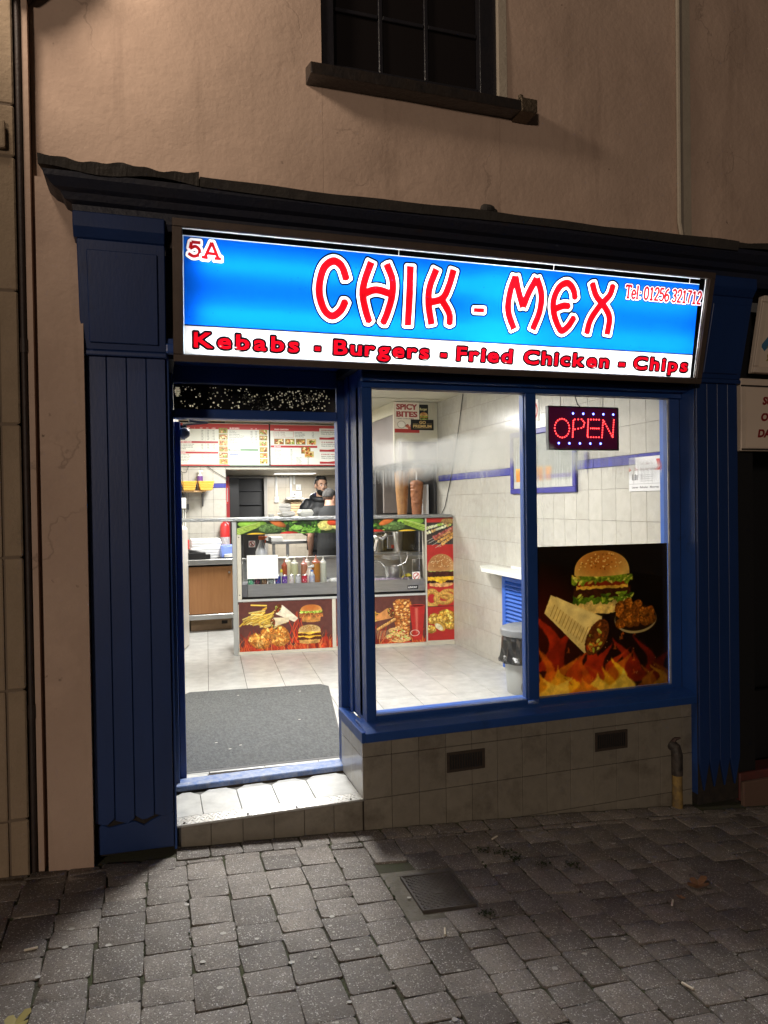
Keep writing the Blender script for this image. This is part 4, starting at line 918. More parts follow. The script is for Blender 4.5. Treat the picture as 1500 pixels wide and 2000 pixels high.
# ---------------------------------------------------------------- building above and beside the shop front
def plaster_grid(b, x0, x1, z0, z1, y, nx, nz, amp=.006, seed=1):
    """gently uneven front face at y with a closed body behind"""
    r = random.Random(seed); ph = [r.uniform(0, 6) for _ in range(6)]
    P = []
    for j in range(nz + 1):
        for i in range(nx + 1):
            x = x0 + (x1 - x0) * i / nx; z = z0 + (z1 - z0) * j / nz
            e = 0 if i in (0, nx) or j in (0, nz) else amp * (math.sin(x * 5 + ph[0] + math.sin(z * 4 + ph[1])) * math.sin(z * 6 + ph[2]) + .5 * math.sin(x * 13 + ph[3]) * math.sin(z * 11 + ph[4]))
            P.append((x, y + e, z))
    k = b.add(P, [(j * (nx + 1) + i, j * (nx + 1) + i + 1, (j + 1) * (nx + 1) + i + 1, (j + 1) * (nx + 1) + i) for j in range(nz) for i in range(nx)])
    c = [k, k + nx, k + nz * (nx + 1) + nx, k + nz * (nx + 1)]
    q = b.add([(x0, y + .3, z0), (x1, y + .3, z0), (x1, y + .3, z1), (x0, y + .3, z1)], [])
    bl = [k + i for i in range(nx + 1)]; tl = [k + nz * (nx + 1) + i for i in range(nx + 1)]; ll = [k + j * (nx + 1) for j in range(nz + 1)]; rl = [k + j * (nx + 1) + nx for j in range(nz + 1)]
    b.f += [tuple(bl[::-1]) + (q, q + 1), tuple(tl) + (q + 2, q + 3), tuple(ll) + (q + 3, q), tuple(rl[::-1]) + (q + 1, q + 2), (q, q + 3, q + 2, q + 1)]
bld = thing('rendered_building', 'pink rendered building over the takeaway with dark sash window', 'building', (1.2, 0, 2.2))
b = B(); YW = -.1
plaster_grid(b, -.47, .835, 2.78, 6.4, YW, 24, 40, seed=3); plaster_grid(b, .836, 1.80, 2.78, 3.56, YW, 18, 16, seed=4)
plaster_grid(b, 1.801, 6.5, 2.78, 6.4, YW, 60, 40, seed=5); plaster_grid(b, .836, 1.80, 5.3, 6.4, YW, 8, 8, seed=6)
b.build('wall', PINK, bld, smooth=True, origin=(1.2, 0, 2.7))
b = B(); plaster_grid(b, -.455, -.272, -.14, 2.93, -.165, 4, 60, amp=.004, seed=8); b.build('corner_pier', PINK, bld, smooth=True)
b = B(); plaster_grid(b, -.497, -.474, -.14, 4.8, -.150, 1, 60, amp=.003, seed=9); b.build('pier_edge', PINK, bld)
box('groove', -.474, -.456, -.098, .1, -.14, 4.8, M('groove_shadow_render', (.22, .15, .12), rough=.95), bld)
win = box('sash_window_frame', .838, .905, -.085, -.02, 3.58, 5.3, WFRAME, bld, bevel=.004)
def wbar(n, x0, x1, y0, y1, z0, z1, mat=WFRAME): return box(n, x0, x1, y0, y1, z0, z1, mat, win, bevel=.003)
wbar('jamb', 1.70, 1.795, -.085, -.02, 3.58, 5.3); wbar('bottom_rail', .906, 1.699, -.06, -.02, 3.60, 3.70)
for x in (1.16, 1.41): wbar('glazing_bar', x - .011, x + .011, -.05, -.025, 3.701, 5.3)
for z in (3.985, 4.27, 4.55, 4.83):
    for x0, x1 in ((.906, 1.148), (1.172, 1.398), (1.422, 1.699)): wbar('glazing_bar', x0, x1, -.05, -.025, z - .010, z + .010)
for z0, z1 in ((3.70, 3.975), (3.995, 4.26), (4.28, 4.54), (4.56, 4.82), (4.84, 5.3)):
    for x0, x1 in ((.906, 1.149), (1.171, 1.399), (1.421, 1.699)):
        o = wbar('pane', x0, x1, -.034, -.030, z0, z1, DGLASS); o.rotation_euler = (random.uniform(-.01, .01), 0, random.uniform(-.012, .012))
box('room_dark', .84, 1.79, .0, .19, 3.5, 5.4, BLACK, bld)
b = B().hexa([(.755, -.215, 3.545), (1.955, -.215, 3.535), (1.955, -.09, 3.545), (.755, -.09, 3.55), (.755, -.215, 3.60), (1.955, -.215, 3.588), (1.955, -.09, 3.635), (.755, -.09, 3.64)])
sill = b.build('window_sill', SILLM, bld, bevel=.006, seg=2)
b = B().box(1.872, 1.962, -.219, -.10, 3.532, 3.602); b.ball((1.875, -.2, 3.61), .014); b.build('lead_patch', M('bright_lead', (.12, .09, .06), rough=.45, metal=.6, bump=.8, bs=60.), sill, bevel=.006, jit=.002)
box('pale_reveal', 1.797, 1.848, -.108, -.02, 3.61, 5.3, STRIP, bld, bevel=.002)
st = box('pale_strip', 2.955, 3.035, -.112, -.05, 2.9, 6.4, STRIP, bld, bevel=.003)
b = B().tube([(2.945, -.118, 6.4), (2.942, -.118, 3.1), (2.955, -.125, 3.0), (3.0, -.16, 2.95)], .013, 8); b.build('cable_conduit', STRIP, st, smooth=True)
b = B().tube([(2.965, -.122, 6.4), (2.963, -.122, 3.05), (2.975, -.13, 2.97)], .005, 6); b.build('cable', M('grey_cable', (.2, .17, .14), rough=.6), st, smooth=True)
# left neighbour: ashlar blocks
stn = thing('stone_building', 'brown ashlar stone building at the far left edge', 'building', (-1.2, 0, -.05))
box('core', -3.2, -.54, -.165, .4, -.15, 6.5, M('stone_mortar', (.16, .12, .085), rough=.95), stn)
zs = [-.15, .16, .72, 1.29, 1.86, 2.43, 3.0, 3.22, 3.8, 4.4, 5.0, 5.7, 6.5]
for i in range(len(zs) - 1):
    xs = [-3.2, -2.3, -1.4, -.605] if i % 2 else [-3.2, -2.7, -1.85, -.605]
    for j in range(3): box('stone_block', xs[j] + .003, xs[j + 1] - .003, -.175, -.12, zs[i] + .003, zs[i + 1] - .003, STONE, stn, bevel=.008, seg=2)
    box('stone_block', -.602, -.530, -.1685, -.10, zs[i] + .003, zs[i + 1] - .003, STONE, stn, bevel=.006)
box('string_course', -3.2, -.56, -.20, -.176, 3.02, 3.14, STONE, stn, bevel=.01, seg=2)
pipe = thing('rainwater_pipe', 'dark iron rainwater pipe with hopper between stone and pink walls', 'drainpipe', (-.512, -.17, -.12))
b = B().tube([(-.512, -.155, z) for z in (-.1, 1, 2, 3, 3.75)], .0115, 10); b.build('pipe', IRON, pipe, smooth=True)
for z in (.62, 2.2): b = B().tube([(-.512, -.155, z - .03), (-.512, -.155, z + .03)], .015, 10); b.build('collar', IRON, pipe)
b = B().hexa([(-.58, -.25, 3.76), (-.42, -.25, 3.76), (-.42, -.11, 3.76), (-.58, -.11, 3.76), (-.64, -.31, 3.95), (-.33, -.31, 3.95), (-.33, -.11, 3.95), (-.64, -.11, 3.95)])
b.build('hopper', IRON, pipe, bevel=.006, jit=.004)
b = B().hexa([(-.55, -.2, 3.69), (-.47, -.2, 3.69), (-.47, -.11, 3.69), (-.55, -.11, 3.69), (-.585, -.25, 3.759), (-.415, -.25, 3.759), (-.415, -.11, 3.759), (-.585, -.11, 3.759)]); b.build('outlet', IRON, pipe, bevel=.004)
b = B().hexa([(-.64, -.37, 3.80), (-.56, -.37, 3.80), (-.56, -.34, 3.80), (-.64, -.34, 3.80), (-.66, -.39, 4.05), (-.56, -.39, 4.05), (-.56, -.34, 4.05), (-.66, -.34, 4.05)]); b.build('bracket', M('mossy_white_paint', (.5, .52, .42), rough=.7, col2=(.06, .08, .03), vs=30.), pipe, bevel=.004)
# ---------------------------------------------------------------- shop front
sf = thing('shopfront', 'dark blue timber shopfront with pilasters, cornice, open door and two windows', 'shopfront', (1.5, 0, -.1))
def cx_(y): return -.28 + (y + .24)
PR = [(-.24, 2.72), (-.255, 2.745), (-.26, 2.79), (-.285, 2.80), (-.30, 2.825), (-.325, 2.835), (-.355, 2.865), (-.362, 2.885)]
b = B(); n = len(PR); NX = 40
b.add([(cx_(y), y, z) for y, z in PR] + [(cx_(y), -.05, z) for y, z in PR] + [(5.2, y, z) for y, z in PR], [])
for i in range(n - 1): b.f += [(i, i + 1, 2 * n + i + 1, 2 * n + i), (n + i, n + i + 1, i + 1, i)]
b.f += [(0, 2 * n, n), (n - 1, 2 * n - 1, 3 * n - 1)]
corn = b.build('cornice', CORN, sf)
def flash(x0, x1, z0, amp, seed, name='lead_flashing'):
    r = random.Random(seed); b = B(); N = 70; P = []
    for i in range(N + 1):
        t = i / N; x = x0 + (x1 - x0) * t
        e = amp * (math.sin(t * 13 + seed) * .5 + math.sin(t * 37 + seed * 2) * .3) + r.uniform(-.03, .03) * amp
        dr = amp * 1.2 * math.sin(t * 9 + seed * 1.3) + r.uniform(-.04, .04) * amp
        P += [(x, -.372 + r.uniform(-.0008, .0008), z0 - .018 + dr * .7), (x, -.382, z0 + .022 + e), (x, -.33, z0 + .04 + e), (x, -.09, z0 + .055 + e * .5)]
    b.add(P, [(4 * i + j, 4 * i + 4 + j, 4 * i + 5 + j, 4 * i + 1 + j) for i in range(N) for j in range(3)] + [(4 * i + 3, 4 * i + 7, 4 * i + 4, 4 * i) for i in range(N)] + [(0, 1, 2, 3), (4 * N + 3, 4 * N + 2, 4 * N + 1, 4 * N)])
    return b.build(name, LEAD, corn, jit=.0003)
flash(-.415, .22, 2.905, .012, 1); flash(.224, 3.12, 2.893, .007, 2); flash(3.124, 5.2, 2.90, .016, 5)
b = B(); b.ball((1.60, -.35, 2.94), .03, 10, 6, (1.3, .8, .8)); b.ball((1.64, -.34, 2.93), .02); b.ball((3.45, -.35, 2.965), .05, 10, 6, (1.2, .8, .7)); b.build('mortar_lump', LEAD, corn, jit=.003)
fr = box('frieze', .085, 3.03, -.20, .05, 2.66, 2.735, M('dark_brown_frieze', (.028, .018, .014), rough=.7, col2=(.02, .018, .02), vs=6., bump=.3), sf)
for x0, x1 in ((1.72, 1.80), (2.10, 2.24)): B().prism([(x0, -.204), (x1, -.204), (x1, -.199), (x0, -.199)], 2.675, 2.732).build('bare_patch', BARE, fr, jit=.004)
def pilaster(x0, x1, zb, side):
    p = box('pilaster', x0, x1, -.105, .1, gz((x0 + x1) / 2) + .02, 2.2, DARKROT, sf)
    nb = 4; wd = (x1 - x0) / nb
    for i in range(nb):
        a, c = x0 + i * wd + .0015, x0 + (i + 1) * wd - .0015
        d = random.uniform(0, .012) if side < 0 else random.uniform(0, .03); k = random.uniform(.02, .07)
        zz = zb + (d if side < 0 else 0)
        pts = [(a, zz + .02 * random.random()), (a + wd * .35, zz - .01 + k * .3 * (i % 2)), (a + wd * .6, zz + random.uniform(-.02, .015)), (c, zz + random.uniform(0, .015)), (c, 2.175), (a, 2.175)]
        if side > 0: pts[1] = (a + wd * .45, zz - random.uniform(.03, .10)); pts[0] = (a, zz + .08); pts[2] = (c - wd * .2, zz + .02); pts[3] = (c, zz + .09)
        b = B(); n = len(pts); b.add([(x, -.122, z) for x, z in pts] + [(x, -.106, z) for x, z in pts], [tuple(range(n)), tuple(range(n, 2 * n))[::-1]] + [(i_, (i_ + 1) % n, n + (i_ + 1) % n, n + i_) for i_ in range(n)])
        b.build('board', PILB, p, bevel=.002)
    box('capital_moulding', x0 - .012, x1 + .006, -.145, -.08, 2.176, 2.20, PILB, p, bevel=.006, seg=2)
    if side < 0:
        b = B(); pts = [(x0 + .01, zb - .14), (x1, zb - .15), (x1, zb + .012), (x1 - .06, zb + .004), (x1 - .10, zb - .012), (x1 - .13, zb - .03), (x1 - .17, zb - .006), (x1 - .22, zb - .012), (x0 + .06, zb - .02), (x0 + .03, zb - .004), (x0 + .01, zb - .012)]
        n = len(pts); b.add([(x, -.114, z) for x, z in pts] + [(x, -.1, z) for x, z in pts], [tuple(range(n)), tuple(range(n, 2 * n))[::-1]] + [(i_, (i_ + 1) % n, n + (i_ + 1) % n, n + i_) for i_ in range(n)]); b.build('base_board', PILB, p, bevel=.003)
    c = B().prof([(-.14, 2.2005), (-.245, 2.655), (-.06, 2.655), (-.06, 2.2005)], x0 - .018, x1 + .004).build('console', PILB, sf, bevel=.004)
    B().prof([(-.16, 2.23), (-.247, 2.61), (-.238, 2.61), (-.15, 2.23)], x0 + .02, x1 - .03).build('raised_panel', PILB, c, bevel=.003)
    B().prof([(-.245, 2.656), (-.275, 2.70), (-.275, 2.76), (-.06, 2.76), (-.06, 2.656)], x0 - .03, x1 + .004).build('console_cap', PILB, c, bevel=.004)
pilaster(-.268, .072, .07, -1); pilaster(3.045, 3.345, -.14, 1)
# window opening: post, mullion, head, rails
wf = B()
box('corner_post', 1.045, 1.097, .0, .075, .355, 2.10, BLUE, sf, bevel=.003)
box('right_post', 2.967, 3.043, .018, .075, .355, 2.10, BLUE, sf, bevel=.003)
box('mullion', 1.99, 2.056, -.004, .075, .385, 2.10, BLUE, sf, bevel=.004)
head = box('window_head', 1.045, 3.043, 0, .075, 2.101, 2.20, BLUE, sf, bevel=.003)
box('head_moulding', 1.03, 3.043, -.05, -.001, 2.13, 2.165, BLUE, sf, bevel=.008, seg=2)
box('bottom_rail', 1.098, 1.989, .004, .07, .356, .386, BLUE, sf, bevel=.004); box('bottom_rail', 2.057, 2.966, .004, .07, .356, .386, BLUE, sf, bevel=.004)
box('inner_board', 1.098, 2.966, .076, .16, .33, .372, BLUE_IN, sf, bevel=.003)
box('inner_jamb', 2.985, 3.015, .076, .13, .37, 2.12, BLUE_IN, sf, bevel=.003); box('inner_jamb', 1.046, 1.075, .076, .13, .37, 2.12, BLUE_IN, sf, bevel=.003)
bead = M('worn_bead', (.42, .40, .36), rough=.5, col2=(.1, .15, .3), vs=18.)
for x0, x1 in ((1.098, 1.103), (2.961, 2.966), (1.984, 1.989), (2.057, 2.062)): box('glazing_bead', x0, x1, .018, .028, .387, 2.099, bead if x0 > 2.9 else BLUE_IN, sf, bevel=.001)
for x0, x1 in ((1.104, 1.983), (2.063, 2.960)): box('glazing_bead', x0, x1, .018, .028, 2.094, 2.099, bead, sf, bevel=.001)
for k, (x0, x1) in enumerate(((1.098, 1.989), (2.057, 2.966))):
    pic('window_pane', (x0, .031, .386), (x1, .031, .386), (x1, .031, 2.10), (x0, .031, 2.10), m_glass('window_glass', img_fog(k)), sf, th=.005)
b = B().prof([(-.11, .290), (-.11, .335), (-.055, .352), (-.001, .362), (.08, .362), (.08, .29)], 1.004, 3.043)
sl = b.build('window_sill', BLUE, sf, bevel=.003)
B().prism([(.985, -.11), (1.003, -.11), (1.044, -.001), (1.044, .372), (.985, .372)], .29, .345).build('sill_return', BLUE, sl, bevel=.003)
# right reveal and recess lining
box('right_reveal', 3.0432, 3.0448, -.1045, .0175, -.25, 2.17, BLUE, sf, bevel=0)
box('return_panel', 1.046, 1.092, .077, .372, .346, 2.2, BLUE, sf, bevel=.003)
box('return_bead', 1.036, 1.0455, .25, .30, .346, 2.2, BLUE, sf, bevel=.003)
box('left_reveal', .074, .086, -.1, .374, -.10, 2.2, BLUE, sf, bevel=.002)
box('recess_soffit', .074, 1.05, -.13, .45, 2.245, 2.27, BLUE, sf, bevel=.002); box('soffit', 1.051, 3.043, -.16, .0, 2.201, 2.225, BLUE, sf, bevel=.002)
box('door_fascia', .074, 1.05, -.15, -.10, 2.20, 2.244, BLUE, sf, bevel=.008, seg=2)
box('fascia_box', -.2, 3.3, -.09, .5, 2.272, 2.66, BLACK, sf); box('front_wall', -.3, .09, .1, .5, -.2, 2.62, BLACK, sf); box('front_wall', 3.062, 3.5, -.08, .6, -.3, 2.62, BLACK, sf)
box('ceiling_closer', -.2, 3.3, .3, .52, 2.62, 2.68, BLACK, sf)
box('light_leak_filler', 1.0055, 1.12, -.0, .46, 2.2005, 2.271, BLACK, sf, bevel=0); box('light_leak_filler', .05, .119, -.0, .46, 2.2005, 2.244, BLACK, sf, bevel=0); box('light_leak_filler', -.1, 3.3, .38, .46, 2.2445, 2.271, BLACK, sf, bevel=0)  # boxes added to stop shop light leaking through the gaps
# door frame, transom, threshold, door
box('door_post', .087, .118, .375, .45, -.01, 2.2, BLUE, sf, bevel=.003); box('door_post', 1.006, 1.06, .375, .45, -.01, 2.2, BLUE, sf, bevel=.003)
box('transom_bar', .119, 1.005, .37, .45, 1.965, 2.015, BLUE, sf, bevel=.004); box('transom_head', .119, 1.005, .37, .45, 2.15, 2.244, BLUE, sf, bevel=.004)
def m_holes():
    m = M('black_window_film', (.004, .004, .005), rough=.25); nt = m.node_tree; t = nd(nt, 'ShaderNodeTexImage'); t.image = img_holes(); tr = nd(nt, 'ShaderNodeBsdfTransparent')
    mx = nd(nt, 'ShaderNodeMixShader'); L = nt.links; L.new(t.outputs[0], mx.inputs[0]); L.new(nt.nodes['Principled BSDF'].outputs[0], mx.inputs[1]); L.new(tr.outputs[0], mx.inputs[2]); L.new(mx.outputs[0], nt.nodes['Material Output'].inputs[0]); return m
pic('transom_pane', (.119, .40, 2.015), (1.005, .40, 2.015), (1.005, .40, 2.15), (.119, .40, 2.15), m_holes(), sf, th=.002, single=True)
b = B().prof([(.345, -.008), (.345, .022), (.37, .03), (.44, .03), (.44, -.008)], .087, 1.02)
b.build('threshold', M('scuffed_blue_threshold', (.04, .12, .36), rough=.45, col2=(.32, .34, .38), vs=26., vamt=.8, bump=.3, bs=60.), sf, bevel=.004)
door = box('door', .119, .155, .452, 1.31, .02, 1.955, BLUE, sf, bevel=.004)
b = B().box(.157, .19, .50, .72, 1.88, 1.94); b.tube([(.175, .60, 1.955), (.30, .50, 1.958), (.20, .47, 1.962)], .008, 6); b.build('closer', BLACK, door, bevel=.002)
b = B().lathe([(.02, -.01), (.028, -.004), (.031, .008), (.024, .018), (.012, .022)], (.175, .475, 1.895), 16, (0, -1, 0)); b.build('door_hook', M('grey_knob', (.3, .3, .3), rough=.4, metal=.6), door, smooth=True)
# plinth, tiles, step
pl = box('plinth', 1.006, 3.045, -.052, .372, -.34, .289, GROUT, sf, bevel=0)
cols = [1.0058 + .1512 * i for i in range(14)]; rows = [(-.236, -.446), (-.018, -.233), (.200, -.015), (.2885, .203)]
VENT = [(1.463, 1.685, .065, .172), (2.372, 2.59, .068, .176)]
for zt, zb in rows:
    if zt < -.2: zb = -.36
    for i in range(14):
        x0 = cols[i] + .0012; x1 = min(cols[i + 1] - .0012 if i < 13 else 3.043, 3.043)
        if x1 - x0 < .01: continue
        box('tile', x0, x1, -.060, -.0525, zb, zt, PTILE, pl, bevel=.0015)
box('tile', 1.0005, 1.0056, -.058, .16, .203, .2885, TILE, pl, bevel=.001); box('tile', 1.0005, 1.0056, .1625, .37, .203, .2885, TILE, pl, bevel=.001)
box('tile', 1.0005, 1.0056, -.058, .16, -.009, .20, TILE, pl, bevel=.001); box('tile', 1.0005, 1.0056, .1625, .37, -.009, .20, TILE, pl, bevel=.001)
for x0, x1, z0, z1 in VENT:
    v = box('air_brick', x0, x1, -.066, -.0605, z0, z1, M('sooty_brick', (.03, .022, .017), rough=.9, col2=(.05, .035, .025), vs=30.), sf, bevel=.002)
    for i in range(13):
        x = x0 + .016 + i * (x1 - x0 - .03) / 13; box('slot', x, x + .009, -.0675, -.0662, z0 + .016, z1 - .014, BLACK, v, bevel=0)
stp = box('step', .074, 1.004, -.05, .345, -.30, -.0205, GROUT, sf, bevel=0)
for i in range(7):
    x1 = .998 - i * .1512; x0 = max(.076, x1 - .149)
    if x1 - x0 > .02: box('tile', x0, x1, -.058, -.0505, -.28, -.022, PTILE, stp, bevel=.0015)
FTILE = M('white_floor_tile', (.56, .56, .535), rough=.3, col2=(.38, .38, .365), vs=9., orand=.05, grime=(.30, .28, .25), gs=3., glo=.6, ghi=1.0, bump=.06, bs=30.)
GREYM = M('tread_infill', (.12, .115, .105), rough=.6)
box('tread_bed', .076, 1.003, .03, .3445, -.0202, -.0165, GREYM, stp, bevel=0)
for i in range(5):
    x0 = .078 + i * .187 - (.05 if i else 0); x1 = .078 + (i + 1) * .187 - .053
    if i == 4: x1 = 1.0
    c = .045
    B().prism([(x0, .032), (x1, .032), (x1, .33 - c), (x1 - c, .335), (x0 + c, .335), (x0, .33 - c)], -.0163, -.009).build('tread_tile', FTILE, stp, bevel=.0015)
ALU = M('chequer_plate', (.62, .62, .60), rough=.35, metal=.7, col2=(.48, .46, .43), vs=12., bump=.1)
nz = box('nosing', .074, 1.004, -.064, .03, -.0200, -.0085, ALU, stp, bevel=.002)
b = B()
for i in range(46):
    for j in range(4):
        x = .09 + i * .02 + (j % 2) * .01; y = -.052 + j * .022; d = .0065 if (i + j) % 2 else -.0065
        b.hexa([(x - .007, y - d - .0012, -.0086), (x - .005, y - d - .002, -.0086), (x + .007, y + d + .0012, -.0086), (x + .005, y + d + .002, -.0086), (x - .006, y - d, -.0068), (x - .005, y - d - .001, -.0068), (x + .006, y + d, -.0068), (x + .005, y + d + .001, -.0068)])
tag(b.build('chequer_ridges', ALU, nz), None, None, kind='stuff')
for x in (.12, .42, .66, .94): B().lathe([(.006, 0), (.005, .003)], (x, -.048, -.0068), 8).build('screw', IRON, nz)
# waste pipe against the plinth
wp = thing('waste_pipe', 'black peeling waste pipe with yellow foot against tiled plinth', 'pipe', (2.905, -.09, gz(2.905)))
b = B().tube([(2.90, -.055, .045), (2.905, -.085, .035), (2.907, -.095, .0), (2.907, -.095, -.12)], .032, 12); b.build('elbow', M('peeling_black_pipe', (.012, .011, .010), rough=.6, col2=(.22, .17, .14), vs=26., vamt=.3, bump=.6, bs=40.), wp, smooth=True)
b = B().tube([(2.907, -.095, -.119), (2.907, -.095, -.17), (2.907, -.095, -.31)], [.029, .029, .031], 12); b.build('yellow_foot', M('yellow_paint', (.32, .21, .06), rough=.7, col2=(.10, .07, .04), vs=20., bump=.5, bs=40.), wp, smooth=True)
b = B().tube([(2.90, -.06, .06), (2.915, -.075, .085), (2.945, -.08, .088)], [.018, .01, .004], 6); b.build('torn_paint_flap', M('flap', (.06, .035, .03), rough=.8), wp)
# ---------------------------------------------------------------- light box sign
sg = thing('takeaway_sign', 'large lit blue light box sign reading CHIK - MEX Kebabs Burgers', 'shop sign', (1.56, -.2, 2.18))
P0 = Vector((.15, -.19, 2.19)); VN = Vector((0, -.11, .53)).normalized(); NN = Vector((0, -VN.z, VN.y)) * -1
NN = Vector((1, 0, 0)).cross(VN)      # points to the street
def sp(u, v, d): return P0 + Vector((u, 0, 0)) + VN * v + NN * d
def m_sign():
    m = bpy.data.materials.new('sign_acrylic'); m.use_nodes = True; nt = m.node_tree; L = nt.links; p = nt.nodes['Principled BSDF']
    t = nd(nt, 'ShaderNodeTexImage'); t.image = img_sign(); t.extension = 'EXTEND'; L.new(t.outputs[0], p.inputs['Base Color']); p.inputs['Roughness'].default_value = .25
    tr = nd(nt, 'ShaderNodeBsdfTranslucent'); L.new(t.outputs[0], tr.inputs[0]); mx = nd(nt, 'ShaderNodeMixShader'); mx.inputs[0].default_value = .85
    L.new(p.outputs[0], mx.inputs[1]); L.new(tr.outputs[0], mx.inputs[2]); L.new(mx.outputs[0], nt.nodes['Material Output'].inputs[0]); return m
SW, SH = 2.82, .5413
pic('panel', sp(0, 0, .004), sp(SW, 0, .004), sp(SW, SH, .004), sp(0, SH, .004), m_sign(), sg, th=.003, single=True)
SB = B(lambda u, v, d: sp(u, v, d))
for n_, q in [('frame_rail', (-.044, SW + .04, -.034, -.002, -.02, .022)), ('frame_rail', (-.044, SW + .04, SH + .002, SH + .036, -.02, .022)), ('frame_stile', (-.044, -.002, -.0018, SH + .0018, -.02, .022)), ('frame_stile', (SW + .002, SW + .04, -.0018, SH + .0018, -.02, .022))]:
    B(lambda u, v, d: sp(u, v, d)).box(*q).build(n_, SFRAME, sg, bevel=.003)
WB = M('sign_box_lining', (.06, .06, .06), rough=.6)
b = B(lambda u, v, d: sp(u, v, d)); b.box(-.004, SW + .004, -.004, SH + .004, -.165, -.16); b.build('back', WB, sg, bevel=0)
for q in [(-.004, SW + .004, -.006, -.001, -.16, -.0), (-.004, SW + .004, SH + .001, SH + .006, -.16, 0), (-.006, -.001, -.001, SH + .001, -.16, 0), (SW + .001, SW + .006, -.001, SH + .001, -.16, 0)]:
    B(lambda u, v, d: sp(u, v, d)).box(*q).build('side', WB, sg, bevel=0)
TUBE = emitter('fluorescent_tube', (1., 1., .98), 46.)
for v in (.405, .185, .05):
    for u0, u1 in ((.07, 1.74), (1.44, 2.80)):
        if v < .1: u0 = max(.02, u0 - .05)
        b = B(); b.tube([sp(u0, v, -.055 if u0 < 1 else -.07), sp(u1, v, -.055 if u0 < 1 else -.07)], .008, 8); b.build('tube', TUBE, sg, smooth=True)
# ---------------------------------------------------------------- right neighbour
nb = thing('neighbour_shopfront', 'brown shopfront next door with wrench sign and dark red lettering', 'shopfront', (3.9, -.1, -.3))
BRN = M('pale_board', (.60, .50, .41), rough=.7, col2=(.53, .44, .36), vs=8., bump=.2)
box('door_surround', 3.36, 3.42, -.06, .5, -.4, 2.2, DARKROT, nb); box('dark_room', 3.42, 6, .45, .5, -.4, 2.8, BLACK, nb); box('dark_room_floor', 3.42, 6, -.02, .45, -.42, -.30, BLACK, nb)
def nbp(u, v, d): return Vector((3.40 + u, -.145 - v * .20 - d, 2.24 + v))
B(nbp).box(0, 1.6, 0, .43, 0, .03).build('upper_sign_board', BRN, nb, bevel=.004)
for q in [(0, 1.6, 0, .035, .031, .045), (0, 1.6, .395, .43, .031, .045), (0, .035, .036, .394, .031, .045)]: B(nbp).box(*q).build('sign_moulding', BRN, nb, bevel=.003)
pic('wrench_print', nbp(.036, .036, .033), nbp(.40, .036, .033), nbp(.40, .394, .033), nbp(.036, .394, .033), IM('wrench_print_ink', img_wrench(), .6), nb, th=.001)
box('lower_sign_board', 3.365, 5.0, -.13, -.08, 1.78, 2.215, BRN, nb, bevel=.004)
for q in [(3.365, 5.0, 2.165, 2.175), (3.365, 5., 1.785, 1.795)]: box('sign_groove', q[0], q[1], -.133, -.1302, q[2], q[3], DARKROT, nb, bevel=0)
pic('lettering_print', (3.40, -.1325, 1.80), (3.92, -.1325, 1.80), (3.92, -.1325, 2.16), (3.40, -.1325, 2.16), IM('lettering_ink', img_letters(), .6), nb, th=.001)
TAN = M('tan_timber', (.20, .12, .07), rough=.6, col2=(.14, .08, .05), vs=10., stretch=(8, 8, 1))
for i, x in enumerate((3.47, 3.50, 3.535, 3.57, 3.62)): box('door_board', x, x + (.024 if i < 3 else .045), .06 + .01 * i, .1 + .01 * i, .25, 1.55, TAN, nb, bevel=.003)
box('door_lower', 3.45, 4.4, .12, .16, -.3, .245, BLACK, nb)
box('red_step', 3.36, 4.6, -.10, .05, -.34, -.17, M('red_tile_step', (.13, .03, .025), rough=.6, col2=(.08, .03, .025), vs=12.), nb, bevel=.006); box('step_riser', 3.36, 4.6, -.13, -.101, -.42, -.215, M('brown_brick', (.12, .07, .05), rough=.9, bump=.3), nb, bevel=.004)
# ---------------------------------------------------------------- shop interior: the setting
EX, EY = .9917, -.1284
def cu(u, o, z): return (.78 + EX * u - EY * o, 3.72 + EY * u + EX * o, z)
CP = M('painted_ceiling', (.62, .59, .47), rough=.6, col2=(.55, .52, .41), vs=2., bump=.05)
WALLP = M('cream_wall_paint', (.66, .63, .54), rough=.6)
floor = box('shop_floor', -.2, 3.4, .345, 9.2, -.05, -.0045, GROUT, None, bevel=0); floor['kind'] = 'structure'
ca, sa = math.cos(-.07), math.sin(-.07)
def ftp(u, v): return (1.1 + u * ca - v * sa, 2.3 + u * sa + v * ca)
for i in range(-5, 8):
    for j in range(-4, 6):
        u0, v0 = i * .31 - .075, j * .60 + .0; c = ftp(u0 + .155, v0 + .3)
        if c[0] < -.2 or c[0] > 3.25 or c[1] < .25 or c[1] > 5.6: continue
        q = [ftp(u0 + .0018, v0 + .0018), ftp(u0 + .3082, v0 + .0018), ftp(u0 + .3082, v0 + .5982), ftp(u0 + .0018, v0 + .5982)]
        q = [(min(max(x, .09), 3.018), max(y, .452)) for x, y in q]
        if abs(q[0][0] - q[1][0]) < .02 or abs(q[1][1] - q[2][1]) < .02: continue
        B().prism(q, -.0044, 0).build('floor_tile', FTILE, floor, bevel=.0008)
def tiles_x(name, x, y0, y1, zrows, w_, mat, parent, sgn=-1):
    """tiles on a wall of constant x"""
    n = int(math.ceil((y1 - y0) / w_))
    for i in range(n):
        a, b_ = y0 + i * w_ + .001, min(y1, y0 + (i + 1) * w_ - .001)
        for z0, z1 in zrows: box(name, x - .004, x, a, b_, z0 + .001, z1 - .001, mat, parent, bevel=.0008)
